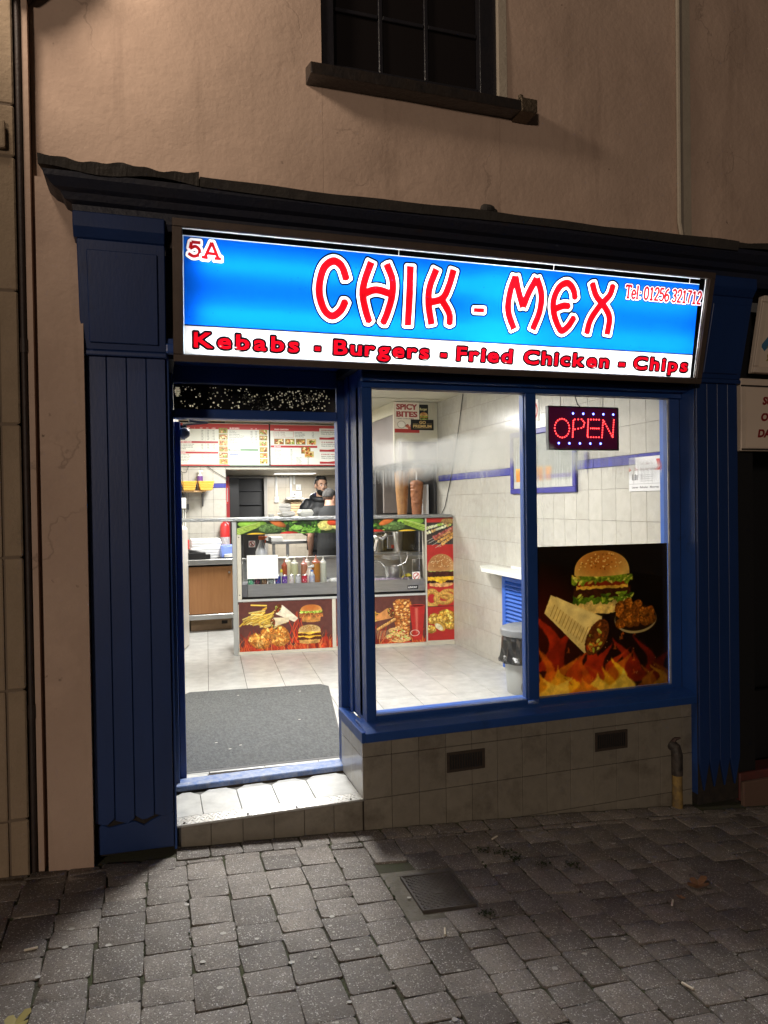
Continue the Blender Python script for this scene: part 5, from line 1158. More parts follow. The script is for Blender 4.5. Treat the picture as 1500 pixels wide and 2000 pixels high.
def tiles_y(name, x0, x1, y, zrows, w_, mat, parent):
    n = int(math.ceil((x1 - x0) / w_))
    for i in range(n):
        a, b_ = x0 + i * w_ + .001, min(x1, x0 + (i + 1) * w_ - .001)
        for z0, z1 in zrows: box(name, a, b_, y - .004, y, z0 + .001, z1 - .001, mat, parent, bevel=.0008)
sidew = box('right_wall', 3.021, 3.06, .09, 5.2, -.05, 2.6, GROUT_L, None, bevel=0); sidew['kind'] = 'structure'
ZR = [(0, .045), (.045, .263), (.263, .482), (.482, .70), (.70, .918), (.918, 1.137), (1.137, 1.355), (1.355, 1.573), (1.573, 1.725), (1.795, 1.99), (1.99, 2.21), (2.21, 2.43), (2.43, 2.6)]
tiles_x('tile', 3.0208, .135, 3.82, ZR, .1615, TILE, sidew)
BAND = M('blue_border_tile', (.05, .055, .30), rough=.25)
for i in range(15): box('border_tile', 3.012, 3.0208, .135 + i * .245, .135 + (i + 1) * .245 - .002, 1.727, 1.793, BAND, sidew, bevel=.003)
box('dark_edge_trim', 3.00, 3.02, .10, .132, .0, 2.6, DARKROT, sidew, bevel=.002)
lw = B().prism([(.04, .45), (.095, .45), (.36, 6.2), (.30, 6.2)], -.05, 2.6).build('left_wall', WALLP, None); lw['kind'] = 'structure'
part = box('partition_wall', .2, .935, 6.105, 6.16, -.05, 2.6, GROUT, None, bevel=0); part['kind'] = 'structure'
ZP = [(.05 + .218 * i, .05 + .218 * (i + 1)) for i in range(7)] + [(1.576, 1.73), (1.79, 1.975), (1.975, 2.15)]
tiles_y('tile', .30, .935, 6.1045, ZP, .157, TILE, part)
for i in range(3): box('border_tile', .30 + i * .212, .30 + (i + 1) * .212 - .002, 6.094, 6.1045, 1.732, 1.788, BAND, part, bevel=.003)
bulk = box('bulkhead', .936, 3.06, 6.105, 8.2, 1.975, 2.6, CREAM, None, bevel=0); bulk['kind'] = 'structure'
tiles_y('tile', .936, 3.02, 6.1045, [(1.985, 2.10)], .139, TILE, bulk)
rear = box('rear_wall', .2, 3.6, 8.255, 8.3, -.05, 2.2, GROUT_L, None, bevel=0); rear['kind'] = 'structure'
RT = M('rear_wall_tile', (.56, .50, .40), rough=.25, col2=(.50, .44, .35), vs=14., orand=.05)
ZB = [(-.02 + .2 * i, -.02 + .2 * (i + 1)) for i in range(10)]
tiles_y('tile', 1.80, 3.3, 8.2545, ZB, .1535, RT, rear)
dr = box('doorway_frame', 1.735, 1.79, 8.15, 8.254, -.05, 1.975, M('grey_door_frame', (.33, .31, .28), rough=.5), rear, bevel=.004)
box('doorway_frame', 1.05, 1.734, 8.15, 8.2, 1.93, 1.974, M('grey_door_head', (.28, .27, .25), rough=.5), rear, bevel=.004)
BLK = M('unlit_room', (.012, .012, .013), rough=.6, col2=(.02, .02, .02), vs=4.)
box('unlit_doorway', 1.05, 1.734, 8.24, 8.2535, 0, 1.93, BLK, rear, bevel=0)
for x0, x1, z0, z1 in [(1.25, 1.34, .9, 1.9), (1.36, 1.70, 1.72, 1.735), (1.36, 1.70, 1.50, 1.515), (1.40, 1.66, .9, 1.3)]: box('dim_shelf', x0, x1, 8.2, 8.239, z0, z1, M('dim_grey', (.035, .036, .04), rough=.5), rear, bevel=.004)
ceil = box('ceiling', -.1, 3.4, .45, 6.11, 2.6, 2.64, CP, None, bevel=0); ceil['kind'] = 'structure'
for y in (1.2, 2.4, 3.6): box('joint_strip', .2, 3.0, y, y + .03, 2.592, 2.5985, CP, ceil, bevel=.002)
for x0, x1, y0, y1, z0, z1 in [(3.061, 3.3, .09, 8.4, -.05, 2.7), (-.1, .04, .45, 8.4, -.05, 2.7), (.0, 3.3, 8.31, 8.4, -.05, 2.7), (-.1, 3.3, 6.1, 8.4, 2.605, 2.7)]:
    o = box('outer_wall', x0, x1, y0, y1, z0, z1, BLACK, None, bevel=0); o['kind'] = 'structure'
LW = M('lamp_case', (.8, .8, .78), rough=.4, emit=((1, .98, .93), 1.6))
for (x, y, z, a, b_, p), lab in zip(CEIL_LAMPS, ('square ceiling light over the customer floor', 'square ceiling light over the serving counter', 'flat light under the low rear ceiling')):
    t = thing('ceiling_light', lab, 'ceiling light', (x, y, z), 'ceiling lights in the takeaway'); top = 2.598 if z > 2.2 else 1.9735
    box('housing', x - a / 2 - .02, x + a / 2 + .02, y - b_ / 2 - .02, y + b_ / 2 + .02, z + .012, top, WHITE, t, bevel=.004)
    box('diffuser', x - a / 2, x + a / 2, y - b_ / 2, y + b_ / 2, z + .004, z + .0115, LW, t, bevel=.002)
# hood over the grill with posters on its front
hood = thing('extraction_hood', 'cream box hood over the kebab grills with posters on its front', 'extractor hood', (2.76, 3.84, 1.95))
HC = M('hood_cream_panel', (.60, .57, .44), rough=.45, col2=(.54, .51, .40), vs=5.); HG = M('hood_grey_panel', (.26, .235, .225), rough=.4, metal=.3, col2=(.22, .20, .19), vs=3.)
box('front_panel', 2.51, 3.015, 3.82, 3.86, 1.93, 2.597, HC, hood, bevel=.003); box('side_panel', 2.51, 2.55, 3.861, 5.4, 2.46, 2.597, HC, hood, bevel=.003)
B().hexa([(2.515, 3.861, 1.93), (2.545, 3.861, 1.93), (2.545, 5.4, 1.93), (2.515, 5.4, 1.93), (2.515, 3.861, 2.459), (2.545, 3.861, 2.459), (2.545, 5.4, 2.459), (2.515, 5.4, 2.459)]).build('canopy', HG, hood, bevel=.003)
box('front_canopy', 2.56, 3.0, 3.80, 3.819, 1.93, 2.16, HG, hood, bevel=.003)
for nm, q, im, lab, cat in [('poster', (2.515, 2.80, 2.26, 2.59), img_spicy(), 'cream poster reading SPICY BITES in red letters on the hood', 'poster'), ('poster', (2.80, 2.905, 2.40, 2.57), img_burgerposter(), 'small dark burger poster beside the SPICY BITES poster', 'poster')]:
    tag(pic(nm, (q[0], 3.816, q[2]), (q[1], 3.816, q[2]), (q[1], 3.816, q[3]), (q[0], 3.816, q[3]), IM(nm + '_ink', im, .5), None), lab, cat, 'posters on the hood')
tag(pic('poster', (2.70, 3.811, 2.29), (2.965, 3.811, 2.29), (2.965, 3.811, 2.405), (2.70, 3.811, 2.405), IM('premium_ink', img_premium(), .5), None), 'black poster reading GO PREMIUM in gold letters on the hood', 'poster', 'posters on the hood')
# menu boards
for side, x0, x1 in ((0, .325, 1.502), (1, 1.522, 2.56)):
    t = thing('menu_board', ('menu board listing kebabs, wraps and burgers above the counter' if not side else 'menu board listing fried chicken, extras and meals above the counter'), 'menu board', ((x0 + x1) / 2, 6.08, 2.015), 'menu boards')
    box('backing', x0 - .008, x1 + .008, 6.062, 6.095, 2.012, 2.582, BLACK, t, bevel=.002)
    pic('print', (x0, 6.058, 2.02), (x1, 6.058, 2.02), (x1, 6.058, 2.575), (x0, 6.058, 2.575), IM('menu_ink', img_menu(side), .35), t)
# ---------------------------------------------------------------- counter
ct = thing('serving_counter', 'serving counter clad in food pictures with glass display front', 'counter', (1.9, 3.6, 0))
def cb(n_, u0, u1, o0, o1, z0, z1, mat, par=None, bevel=.002, **k): return B(cu).box(u0, u1, o0, o1, z0, z1).build(n_, mat, par if par is not None else ct, bevel=bevel, **k)
def cpic(n_, u0, u1, o, z0, z1, mat, par=None): return pic(n_, cu(u0, o, z0), cu(u1, o, z0), cu(u1, o, z1), cu(u0, o, z1), mat, par if par is not None else ct, th=.002)
STEELR = M('hammered_steel_edge', (.40, .41, .41), rough=.3, metal=.9, col2=(.28, .30, .31), vs=40., bump=.5, bs=70.)
cb('top', -.56, 2.235, -.03, .42, 1.340, 1.372, STEELR, bevel=.006, seg=2)
cb('corner_post', -.025, .02, -.005, .04, 0, 1.338, M('aluminium_post', (.50, .51, .50), rough=.4, metal=.6), bevel=.004)
cb('header', .022, 1.955, .008, .03, 1.205, 1.338, STEEL); cpic('vegetable_print', .024, 1.953, .006, 1.205, 1.335, IM('vegetable_ink', img_veg(), .3))
cb('divider_post', 1.953, 1.968, .0, .03, 0, 1.338, CREAM)
cb('end_panel', 1.969, 2.262, .008, .05, .03, 1.338, CREAM); cpic('snack_print', 1.970, 2.261, .006, .05, 1.336, IM('snack_ink', img_red_panel(), .3))
cb('lower_body', .022, 1.952, .010, .05, .03, .50, CREAM); cb('skirting', .0, 2.262, .0, .04, 0, .029, CREAM)
cpic('fried_food_print', .030, .965, .008, .03, .525, IM('fried_food_ink', img_panel_left(), .3)); cpic('kebab_print', 1.005, 1.952, .008, .04, .53, IM('kebab_ink', img_panel_mid(), .3))
cb('panel_divider', .967, 1.003, .003, .012, .03, .53, CREAM, bevel=.003)
cb('rail', .0, 1.968, -.002, .03, .531, .552, M('pale_aluminium_rail', (.62, .63, .62), rough=.4, metal=.3), bevel=.003)
cb('side_trim', .021, .062, .003, .02, .553, 1.204, CREAM, bevel=.003)
for z in (1.18, .60): B(cu).ball((.041, .002, z), .006, 8, 5).build('screw', BLACK, ct)
cb('dark_gap', .063, 1.952, .05, .07, .553, .572, BLACK, bevel=0)
cb('display_front', .12, 1.90, .02, .05, .576, .700, STEEL, bevel=.004); cb('display_end', .064, .119, .02, .3, .576, .70, M('dark_steel_end', (.16, .16, .17), rough=.4, metal=.6), bevel=.003); cb('display_end', 1.901, 1.95, .02, .3, .576, .70, STEEL, bevel=.003)
cb('display_shelf', .064, 1.95, .051, .62, .655, .672, STEEL, bevel=.002); cb('back_ledge', .064, 1.95, .60, .66, .90, .925, STEEL, bevel=.004); cb('back_panel', .064, 1.95, .64, .66, .2, .899, STEEL, bevel=.002)
cb('glass_front', .124, 1.90, .030, .034, .701, 1.204, m_glass('counter_glass'), bevel=0)
cb('inner_side', .064, .070, .06, .6, .672, .90, STEEL, bevel=0); cb('end_wall', 2.0, 2.262, .3, .34, 0, 1.33, CREAM)
for u in (1.74, 1.90): B(cu).tube([(u - .10 * (u < 1.8), .05, 1.2), (u, .06, .72)], .006, 6).build('glass_bracket', STEEL, ct)
cpic('maker_plate', 1.76, 1.875, .018, .595, .635, IM('plate_ink', (lambda c: (c.text('LINCAT', 8, 8, 16, 'e8e8e8', bold=.04, wfit=104), c.image('maker_plate'))[1])(Cv(120, 34, '161618')), .4))
# things on the display
def lathe_thing(n_, label, cat, prof, u, o, z, mat, group=None, cap=None, n=18):
    t = thing(n_, label, cat, cu(u, o, z), group)
    B().lathe(prof, cu(u, o, z), n).build('body', mat, t, smooth=True)
    if cap:
        B().lathe(cap[0], cu(u, o, z), n).build(cap[2] if len(cap) > 2 else 'cap', cap[1], t, smooth=True)
    return t
def plast(n_, c, r=.35, **k): return M(n_, c, rough=r, **k)
CANC = [((.10, .40, .22), 'green and silver', (.7, .72, .7)), ((.06, .03, .05), 'black with red', (.5, .08, .12)), ((.16, .09, .05), 'brown and gold', (.5, .4, .25)), ((.20, .24, .22), 'dark grey and white', (.7, .72, .7)), ((.03, .06, .30), 'blue with red and white', (.55, .1, .14)), ((.12, .05, .30), 'purple and white', (.75, .7, .8)), ((.62, .60, .58), 'white with red letters', (.5, .08, .1)), ((.55, .56, .57), 'silver with grey letters', (.25, .25, .27)), ((.52, .03, .05), 'red with white script', (.75, .7, .7))]
CANU = [.153, .219, .286, .355, .425, .493, .560, .628, .695]; SILV = plast('can_silver', (.6, .6, .6), .3, metal=.8)
for i, (c, lab, c2) in enumerate(CANC):
    u, o, z = CANU[i], .082, .672
    pos = ('leftmost in the counter display' if i == 0 else 'rightmost in the display row' if i == 8 else 'next right of the %s can' % CANC[i - 1][1])
    t = thing('drink_can', lab + ' drink can ' + pos, 'can', cu(u, o, z), 'drink cans in the counter display')
    B().lathe([(.022, 0), (.029, .006), (.029, .098)], cu(u, o, z), 16).build('body', plast('can_paint', c, .3), t, smooth=True)
    B().lathe([(.029, .0981), (.024, .106), (.024, .108), (.021, .106)], cu(u, o, z), 16).build('lid', SILV, t, smooth=True)
    cc = cu(u, o - .0, z + .052); b = B(); n = 10
    P = []
    for j in range(n):
        a = 6.283 * j / n; uu = math.cos(a + .5) * .019; zz = math.sin(a) * .019 + uu * .4; ang = uu / .029; P.append(cu(u + math.sin(ang) * .0293, o - math.cos(ang) * .0293, z + .052 + zz))
    b.add(P, [tuple(range(n))]); b.build('emblem', plast('can_mark', c2, .3), t)
def sauce(u, o, h, r, c, capc, lab):
    t = thing('sauce_bottle', lab, 'sauce bottle', cu(u, o, .672), 'squeezy sauce bottles on the counter display')
    B().lathe([(r * .9, 0), (r, .012), (r, h * .68), (r * .93, h * .72)], cu(u, o, .672), 16).build('body', plast('sauce_plastic', c, .3, col2=tuple(v * .85 for v in c), vs=30.), t, smooth=True)
    B().lathe([(r * 1.0, h * .721), (r * 1.0, h * .77), (r * .62, h * .80), (r * .5, h * .85), (r * .22, h * .87), (.006, h * .96), (.004, h)], cu(u, o, .672), 16).build('nozzle', plast('nozzle_plastic', capc, .35), t, smooth=True)
RD, YL, GR = (.42, .10, .035), (.62, .62, .36), (.56, .57, .42)
sauce(.497, .22, .26, .030, (.38, .09, .03), (.48, .10, .05), 'dark red sauce bottle leftmost beside the white paper')
sauce(.535, .33, .30, .036, (.66, .64, .46), (.75, .74, .62), 'pale cream sauce bottle behind the leftmost red bottle')
sauce(.604, .26, .28, .040, (.58, .60, .36), (.72, .73, .62), 'wide pale green sauce bottle with white nozzle in middle')
sauce(.705, .27, .265, .034, (.40, .17, .10), (.60, .27, .22), 'pinkish brown sauce bottle left of the water bottle')
sauce(.742, .36, .28, .030, (.66, .64, .52), (.78, .77, .70), 'white sauce bottle half hidden behind the mayonnaise bottle')
sauce(.828, .25, .29, .044, (.48, .20, .035), (.60, .20, .12), 'largest orange sauce bottle with red nozzle')
sauce(.905, .26, .28, .034, (.62, .64, .52), (.78, .78, .70), 'rightmost pale sauce bottle beside the orange one')
t = thing('dish_soap_bottle', 'small clear bottle with yellow cap by white paper', 'bottle', cu(.462, .14, .672)); B().lathe([(.03, 0), (.032, .07), (.014, .115), (.012, .13)], cu(.462, .14, .672), 14).build('body', plast('cloudy_plastic', (.6, .62, .5), .2), t, smooth=True); B().lathe([(.014, .131), (.014, .15), (.006, .165)], cu(.462, .14, .672), 12).build('cap', plast('yellow_cap', (.75, .62, .05), .4), t, smooth=True)
t = thing('mayonnaise_bottle', 'white bottle with tilted flip lid behind the water bottle', 'bottle', cu(.755, .17, .672)); B().lathe([(.040, 0), (.043, .02), (.043, .10), (.025, .15), (.018, .165)], cu(.755, .17, .672), 16).build('body', plast('white_bottle', (.74, .72, .68), .3, col2=(.70, .45, .25), vs=26., vamt=.6), t, smooth=True); B(cu).hexa([(.74, .15, .838), (.80, .15, .845), (.80, .19, .845), (.74, .19, .838), (.74, .15, .853), (.80, .15, .872), (.80, .19, .872), (.74, .19, .853)]).build('lid', WHITE, t, bevel=.003)
t = thing('water_bottle', 'small clear water bottle with blue label and blue cap', 'bottle', cu(.772, .09, .672)); B().lathe([(.028, 0), (.031, .01), (.030, .035)], cu(.772, .09, .672), 14).build('base', plast('clear_plastic', (.55, .58, .6), .15), t, smooth=True); B().lathe([(.0305, .0351), (.0305, .095)], cu(.772, .09, .672), 14).build('label_band', plast('blue_label', (.14, .30, .65), .4, col2=(.7, .6, .5), vs=50.), t, smooth=True); B().lathe([(.030, .0951), (.016, .125), (.013, .135)], cu(.772, .09, .672), 14).build('shoulder', plast('clear_plastic_neck', (.6, .63, .66), .15), t, smooth=True); B().lathe([(.015, .1351), (.015, .150)], cu(.772, .09, .672), 12).build('cap', plast('blue_cap', (.08, .2, .6), .4), t, smooth=True)
PAPER = M('white_paper', (.92, .92, .91), rough=.7, col2=(.90, .90, .89), vs=8.)
tag(pic('paper_notice', cu(.117, .024, .757), cu(.425, .024, .755), cu(.425, .024, .992), cu(.117, .024, .996), PAPER, None, th=.002), 'blank white sheet stuck inside the display glass', 'paper notice')
tag(pic('no_touching_sticker', cu(.135, .55, 1.045), cu(.205, .55, 1.045), cu(.205, .55, 1.115), cu(.135, .55, 1.115), IM('sticker_a', img_no_symbol(0), .5), None), 'square prohibition sticker with crossed red circle behind the spray bottle', 'sticker')
cb('sticker_stand', .075, .31, .56, .60, .926, 1.2, plast('dark_board', (.07, .07, .075), .4), bevel=.003)
t = thing('spray_bottle', 'clear spray bottle with orange trigger behind the white sheet', 'spray bottle', cu(.265, .34, .672)); B().lathe([(.055, 0), (.060, .02), (.060, .34), (.05, .36), (.018, .44), (.016, .46)], cu(.265, .34, .672), 18).build('body', plast('frosted_plastic', (.58, .60, .63), .25), t, smooth=True)
b = B(cu); b.hexa([(.235, .32, 1.135), (.30, .32, 1.135), (.30, .36, 1.135), (.235, .36, 1.135), (.24, .32, 1.175), (.335, .32, 1.168), (.335, .36, 1.168), (.24, .36, 1.175)]); b.box(.255, .277, .33, .35, 1.13, 1.134); b.hexa([(.30, .335, 1.10), (.312, .335, 1.10), (.312, .345, 1.10), (.30, .345, 1.10), (.305, .335, 1.134), (.318, .335, 1.134), (.318, .345, 1.134), (.305, .345, 1.134)]); b.build('trigger', plast('orange_plastic', (.75, .16, .03), .4), t, bevel=.003)
def foam_box(u, o, z, w_, d, h, lab, rot=0., wrapd=False):
    t = thing('food_box' if not wrapd else 'wrapped_parcel', lab, 'food box' if not wrapd else 'food parcel', cu(u, o, z)); mt = plast('foam_white', (.78, .79, .74), .6) if not wrapd else M('crumpled_paper', (.74, .73, .70), rough=.8, bump=.9, bs=30.)
    b = B(); c0 = Vector(cu(u, o, z))
    def q(x, y, zz): c, s = math.cos(rot), math.sin(rot); return c0 + Vector((x * c - y * s, x * s + y * c, zz))
    L = [(.74, 0), (1., h * .5)]; U = [(1., h * .52), (.78, h)]
    for nm, P in (('tray', L), ('lid', U)):
        b = B(); (a, z0), (c, z1) = P
        b.hexa([q(sx * w_ / 2 * a, sy * d / 2 * a, z0) for sx, sy in ((-1, -1), (1, -1), (1, 1), (-1, 1))] + [q(sx * w_ / 2 * c, sy * d / 2 * c, z1) for sx, sy in ((-1, -1), (1, -1), (1, 1), (-1, 1))])
        b.build(nm, mt, t, bevel=.008, seg=2, jit=.004 if wrapd else .0)
    return t
foam_box(.715, .12, 1.373, .15, .13, .072, 'closed white foam food box at the right of the counter top', .1)
foam_box(.525, .13, 1.373, .16, .13, .058, 'white wrapped parcel at bottom of the pile on the counter top', .2, True); foam_box(.51, .13, 1.432, .125, .12, .075, 'crumpled white parcel on top of the pile on the counter top', -.2, True)
foam_box(1.02, .15, .672, .12, .10, .05, 'open white foam tray beside the rightmost sauce bottle', .1)
t = thing('small_pot', 'small white sauce pot on the counter top left of parcels', 'pot', cu(.37, .2, 1.373)); B().lathe([(.026, 0), (.034, .028), (.031, .028), (.024, .004)], cu(.37, .2, 1.373), 14).build('body', WHITE, t, smooth=True)
t = thing('metal_pot', 'shiny metal pot with long handle in the display', 'cooking pot', cu(1.655, .22, .672)); B().lathe([(.075, .0), (.085, .01), (.085, .07), (.098, .09), (.098, .155), (.102, .158), (.094, .157), (.092, .09)], cu(1.655, .22, .672), 22).build('body', STEEL, t, smooth=True); B(cu).tube([(1.565, .2, .822), (1.50, .19, .885), (1.38, .19, .89)], .009, 8).build('handle', STEEL, t, smooth=True); B(cu).tube([(1.70, .24, .82), (1.79, .24, .86), (1.815, .24, .92), (1.81, .24, .97)], .007, 8).build('ladle', STEEL, t, smooth=True)
b = B(cu)
for i in range(260):
    u, o = random.uniform(1.40, 1.80), random.uniform(.06, .20); z = .676 + random.uniform(0, .028); s = random.uniform(.006, .014); a = random.uniform(0, 6.28)
    b.add([(u + math.cos(a) * s, o + math.sin(a) * s, z), (u + math.cos(a + 2) * s, o + math.sin(a + 2) * s, z + .003), (u + math.cos(a + 3.6) * s, o + math.sin(a + 3.6) * s, z + .004), (u, o, z + .009)], [(0, 1, 3), (1, 2, 3), (2, 0, 3)])
tag(b.build('chopped_onion', M('chopped_onion', (.66, .60, .66), rough=.4, col2=(.32, .16, .34), vs=40.), None), 'chopped red onion spread along the display shelf', 'salad', kind='stuff')
b = B(cu)
for i in range(6): b.tube([(1.73 + i * .012, .16 + .01 * i, .70 + .003 * i), (1.76 + i * .012, .17 + .01 * i, .735), (1.79 + i * .01, .18, .715)], .009, 6)
tag(b.build('yellow_peppers', M('pickled_pepper', (.62, .52, .06), rough=.3), None, smooth=True), 'yellow pickled peppers beside the metal pot', 'peppers')
tag(pic('no_smoking_sticker', cu(1.815, .026, .685), cu(1.898, .026, .685), cu(1.898, .026, .775), cu(1.815, .026, .775), IM('sticker_b', img_no_symbol(1), .5), None), 'white no smoking card at right end of the display glass', 'sticker')
# kitchen machines seen through the display glass on the right
kt = thing('kitchen_machine', 'stainless mincing machine with chrome crank behind the right display glass', 'kitchen machine', cu(1.65, .9, .9))
b = B(cu); b.box(1.30, 1.97, .75, 1.25, .9, .93); b.build('table_top', STEEL, kt, bevel=.004)
for u, z0, z1, r_ in [(1.45, .93, 1.13, .10), (1.62, .93, 1.10, .07), (1.86, .93, 1.18, .06)]: B().lathe([(r_, 0), (r_, z1 - z0), (r_ * .8, z1 - z0 + .02)], cu(u, 1.0, z0), 20).build('drum', STEEL, kt, smooth=True)
B(cu).tube([(1.56, .7, 1.12), (1.63, .68, 1.10), (1.67, .66, 1.15)], .022, 10).build('crank', M('chrome', (.75, .75, .75), rough=.12, metal=1.), kt, smooth=True); B(cu).tube([(1.53, .66, .96), (1.56, .66, 1.09)], .024, 12).build('crank_handle', M('chrome_grip', (.75, .75, .75), rough=.15, metal=1.), kt, smooth=True)
B(cu).box(1.68, 1.75, .68, .72, .98, 1.13).build('gauge', M('grey_gauge', (.22, .23, .26), rough=.4), kt, bevel=.004); B(cu).box(1.72, 1.752, .675, .68, .985, 1.025).build('red_button', plast('red_plastic', (.6, .05, .04), .4), kt, bevel=.003)
for z, o in ((1.17, .72), (1.21, .9), (1.15, 1.1)): B(cu).tube([(1.36, o, z), (1.97, o, z + .01)], .008, 6).build('rail', STEEL, kt, smooth=True)
B(cu).hexa([(1.80, .5, .70), (1.88, .5, .70), (1.88, .52, .70), (1.80, .52, .70), (1.78, .5, .92), (1.80, .5, .92), (1.80, .52, .92), (1.78, .52, .92)]).build('blade', STEEL, kt, bevel=.002)
# grill backs and kebabs
gr = thing('kebab_grill', 'dark stainless kebab grill standing behind both meat cones', 'grill', (2.8, 4.6, .9)); DST = M('sooty_steel', (.10, .10, .105), rough=.4, metal=.6, col2=(.06, .06, .06), vs=6.)
box('back_plate', 2.52, 3.01, 4.55, 4.60, .9, 1.93, DST, gr); box('burner', 2.60, 2.98, 4.50, 4.54, 1.38, 1.88, M('burner_mesh', (.25, .22, .20), rough=.6, metal=.4), gr); box('side_plate', 2.985, 3.012, 3.87, 4.54, .9, 1.93, DST, gr, bevel=.002); box('white_side', 2.93, 2.95, 3.95, 4.3, 1.36, 1.7, WHITE, gr, bevel=.002); box('base', 2.45, 3.012, 3.85, 4.5, .88, .92, STEEL, gr)
for n_, x, y, r1, r0, z0, z1, c, c2, lab in [('kebab_cone', 2.695, 4.12, .085, .045, 1.25, 1.84, (.42, .22, .075), (.30, .14, .05), 'smooth pale brown meat cone at the left of the grill'), ('kebab_cone', 2.80, 3.93, .072, .045, 1.25, 1.72, (.40, .16, .06), (.20, .065, .025), 'knobbly dark brown meat cone nearest the wall')]:
    t = thing(n_, lab, 'kebab', (x, y, z0), 'kebab cones'); rr = random.Random(int(x * 100)); N = 28; rough_ = n_ and x > 2.75
    prof = [(r0 + (r1 - r0) * i / N, (z1 - z0) * i / N) for i in range(N + 1)] + [(r1 * .7, (z1 - z0) + .02), (.012, z1 - z0 + .03)]
    B().lathe(prof, (x, y, z0), 26, wob=(lambda i, j: 1 + rr.uniform(-.09, .07) + .05 * (i % 2)) if rough_ else (lambda i, j: 1 + .02 * math.sin(j * 1.7) + rr.uniform(-.012, .012))).build('meat', M('kebab_meat', c, rough=.5, col2=c2, vs=22., bump=.7, bs=40.), t, smooth=True)
    B().tube([(x, y, z1), (x, y, z1 + .12)], .008, 8).build('spit', STEEL, t)
# tiles and shelves behind kitchen seen below the hood
kb = box('kitchen_cabinet', 2.72, 2.95, 5.5, 5.6, .9, 1.75, M('grey_cabinet', (.20, .20, .21), rough=.4, metal=.4, col2=(.15, .15, .16), vs=5.), None, bevel=.003); tag(kb, 'grey steel cabinet seen at left edge of the kebab grill', 'cabinet')
# ---------------------------------------------------------------- left side of the shop
WOOD = M('oak_veneer', (.36, .17, .065), rough=.45, col2=(.28, .125, .045), vs=5., stretch=(9, 9, .7), bump=.05)
cab = thing('wooden_cabinet', 'brown wooden cupboard with steel worktop left of the counter', 'cupboard', (.68, 5.5, 0))
box('worktop', .36, .97, 5.17, 6.08, .80, .862, STEEL, cab, bevel=.004); box('door', .40, .935, 5.205, 5.225, .215, .775, WOOD, cab, bevel=.003); box('carcass', .36, .96, 5.226, 6.05, .21, .79, DARKROT, cab); box('bottom_rail', .36, .97, 5.19, 5.225, .15, .208, STEEL, cab, bevel=.003)
B().lathe([(.012, 0), (.014, .012), (.010, .02)], (.868, 5.205, .70), 12, (0, -1, 0)).build('knob', STEEL, cab, smooth=True)
for x, y in ((.38, 5.22), (.945, 5.22), (.38, 6.0), (.945, 6.0)): box('leg', x - .015, x + .015, y - .015, y + .015, 0, .149, STEEL, cab)
CARD = M('brown_cardboard', (.26, .17, .10), rough=.85, col2=(.20, .13, .075), vs=10.)
t = thing('cardboard_box', 'flat brown cardboard box lying under the wooden cupboard', 'box', (.66, 5.45, 0)); box('carton', .42, .90, 5.32, 5.7, .0, .135, CARD, t, bevel=.004); box('printed_mark', .78, .85, 5.318, 5.3195, .07, .11, DARKROT, t, bevel=0)
for i in range(7):
    z = .863 + i * .033; o = box('paper_stack', .44 + random.uniform(-.01, .01), .80 + random.uniform(-.02, .02), 5.42, 5.8, z, z + .031, M('white_card', (.70, .71, .72), rough=.6), None, bevel=.004, jit=.002)
    tag(o, ('lowest white pack of the pile on the steel worktop', 'second white pack from the bottom of the worktop pile', 'third white pack from the bottom of the worktop pile', 'middle white pack of the pile on the steel worktop', 'third white pack from the top of the worktop pile', 'second white pack from the top of the worktop pile', 'topmost white pack of the pile on the steel worktop')[i], 'paper pack', 'white packs piled on the worktop')
tag(box('red_box', .402, .425, 5.40, 5.5, .97, 1.09, plast('red_card', (.55, .04, .04), .5), None), 'narrow red carton standing left of the paper packs', 'carton')
t = thing('letter_tray', 'black plastic trays stacked in front of the paper packs', 'tray', (.52, 5.27, .863))
b = B(); b.box(.40, .60, 5.2, 5.36, .864, .945); b.box(.60, .655, 5.22, 5.36, .864, .92); b.build('tray', BLACK, t, bevel=.004); B().hexa([(.41, 5.22, .947), (.56, 5.22, .947), (.56, 5.36, .947), (.41, 5.36, .947), (.40, 5.22, .985), (.47, 5.22, .97), (.47, 5.36, .97), (.40, 5.36, .985)]).build('lid', BLACK, t, bevel=.003)
t = thing('blue_bag', 'blue plastic bag with white tissues beside the paper packs', 'bag', (.86, 5.35, .863)); B().box(.785, .935, 5.26, 5.42, .863, 1.02).build('bag', M('blue_polythene', (.13, .20, .62), rough=.35, col2=(.22, .32, .75), vs=14., bump=.6, bs=20.), t, bevel=.02, seg=2, jit=.006); box('tissue', .82, .915, 5.245, 5.258, .875, .915, WHITE, t, bevel=.004, jit=.002)
t = thing('wall_shelf', 'small wooden wall shelf on dark brackets under yellow boxes', 'shelf', (.53, 5.9, 1.68)); box('board', .365, .655, 5.78, 6.098, 1.672, 1.692, M('shelf_board', (.46, .30, .15), rough=.5), t, bevel=.003)
for x in (.40, .632): b = B(); b.prism([(x - .008, 5.80), (x + .008, 5.80), (x + .008, 6.098), (x - .008, 6.098)], 1.655, 1.671); b.hexa([(x - .008, 6.07, 1.49), (x + .008, 6.07, 1.49), (x + .008, 6.098, 1.49), (x - .008, 6.098, 1.49), (x - .012, 6.0, 1.654), (x + .012, 6.0, 1.654), (x + .012, 6.098, 1.654), (x - .012, 6.098, 1.654)]); b.build('bracket', DST, t)
YF = M('yellow_foam', (.80, .48, .09), rough=.55, col2=(.74, .42, .07), vs=20.)
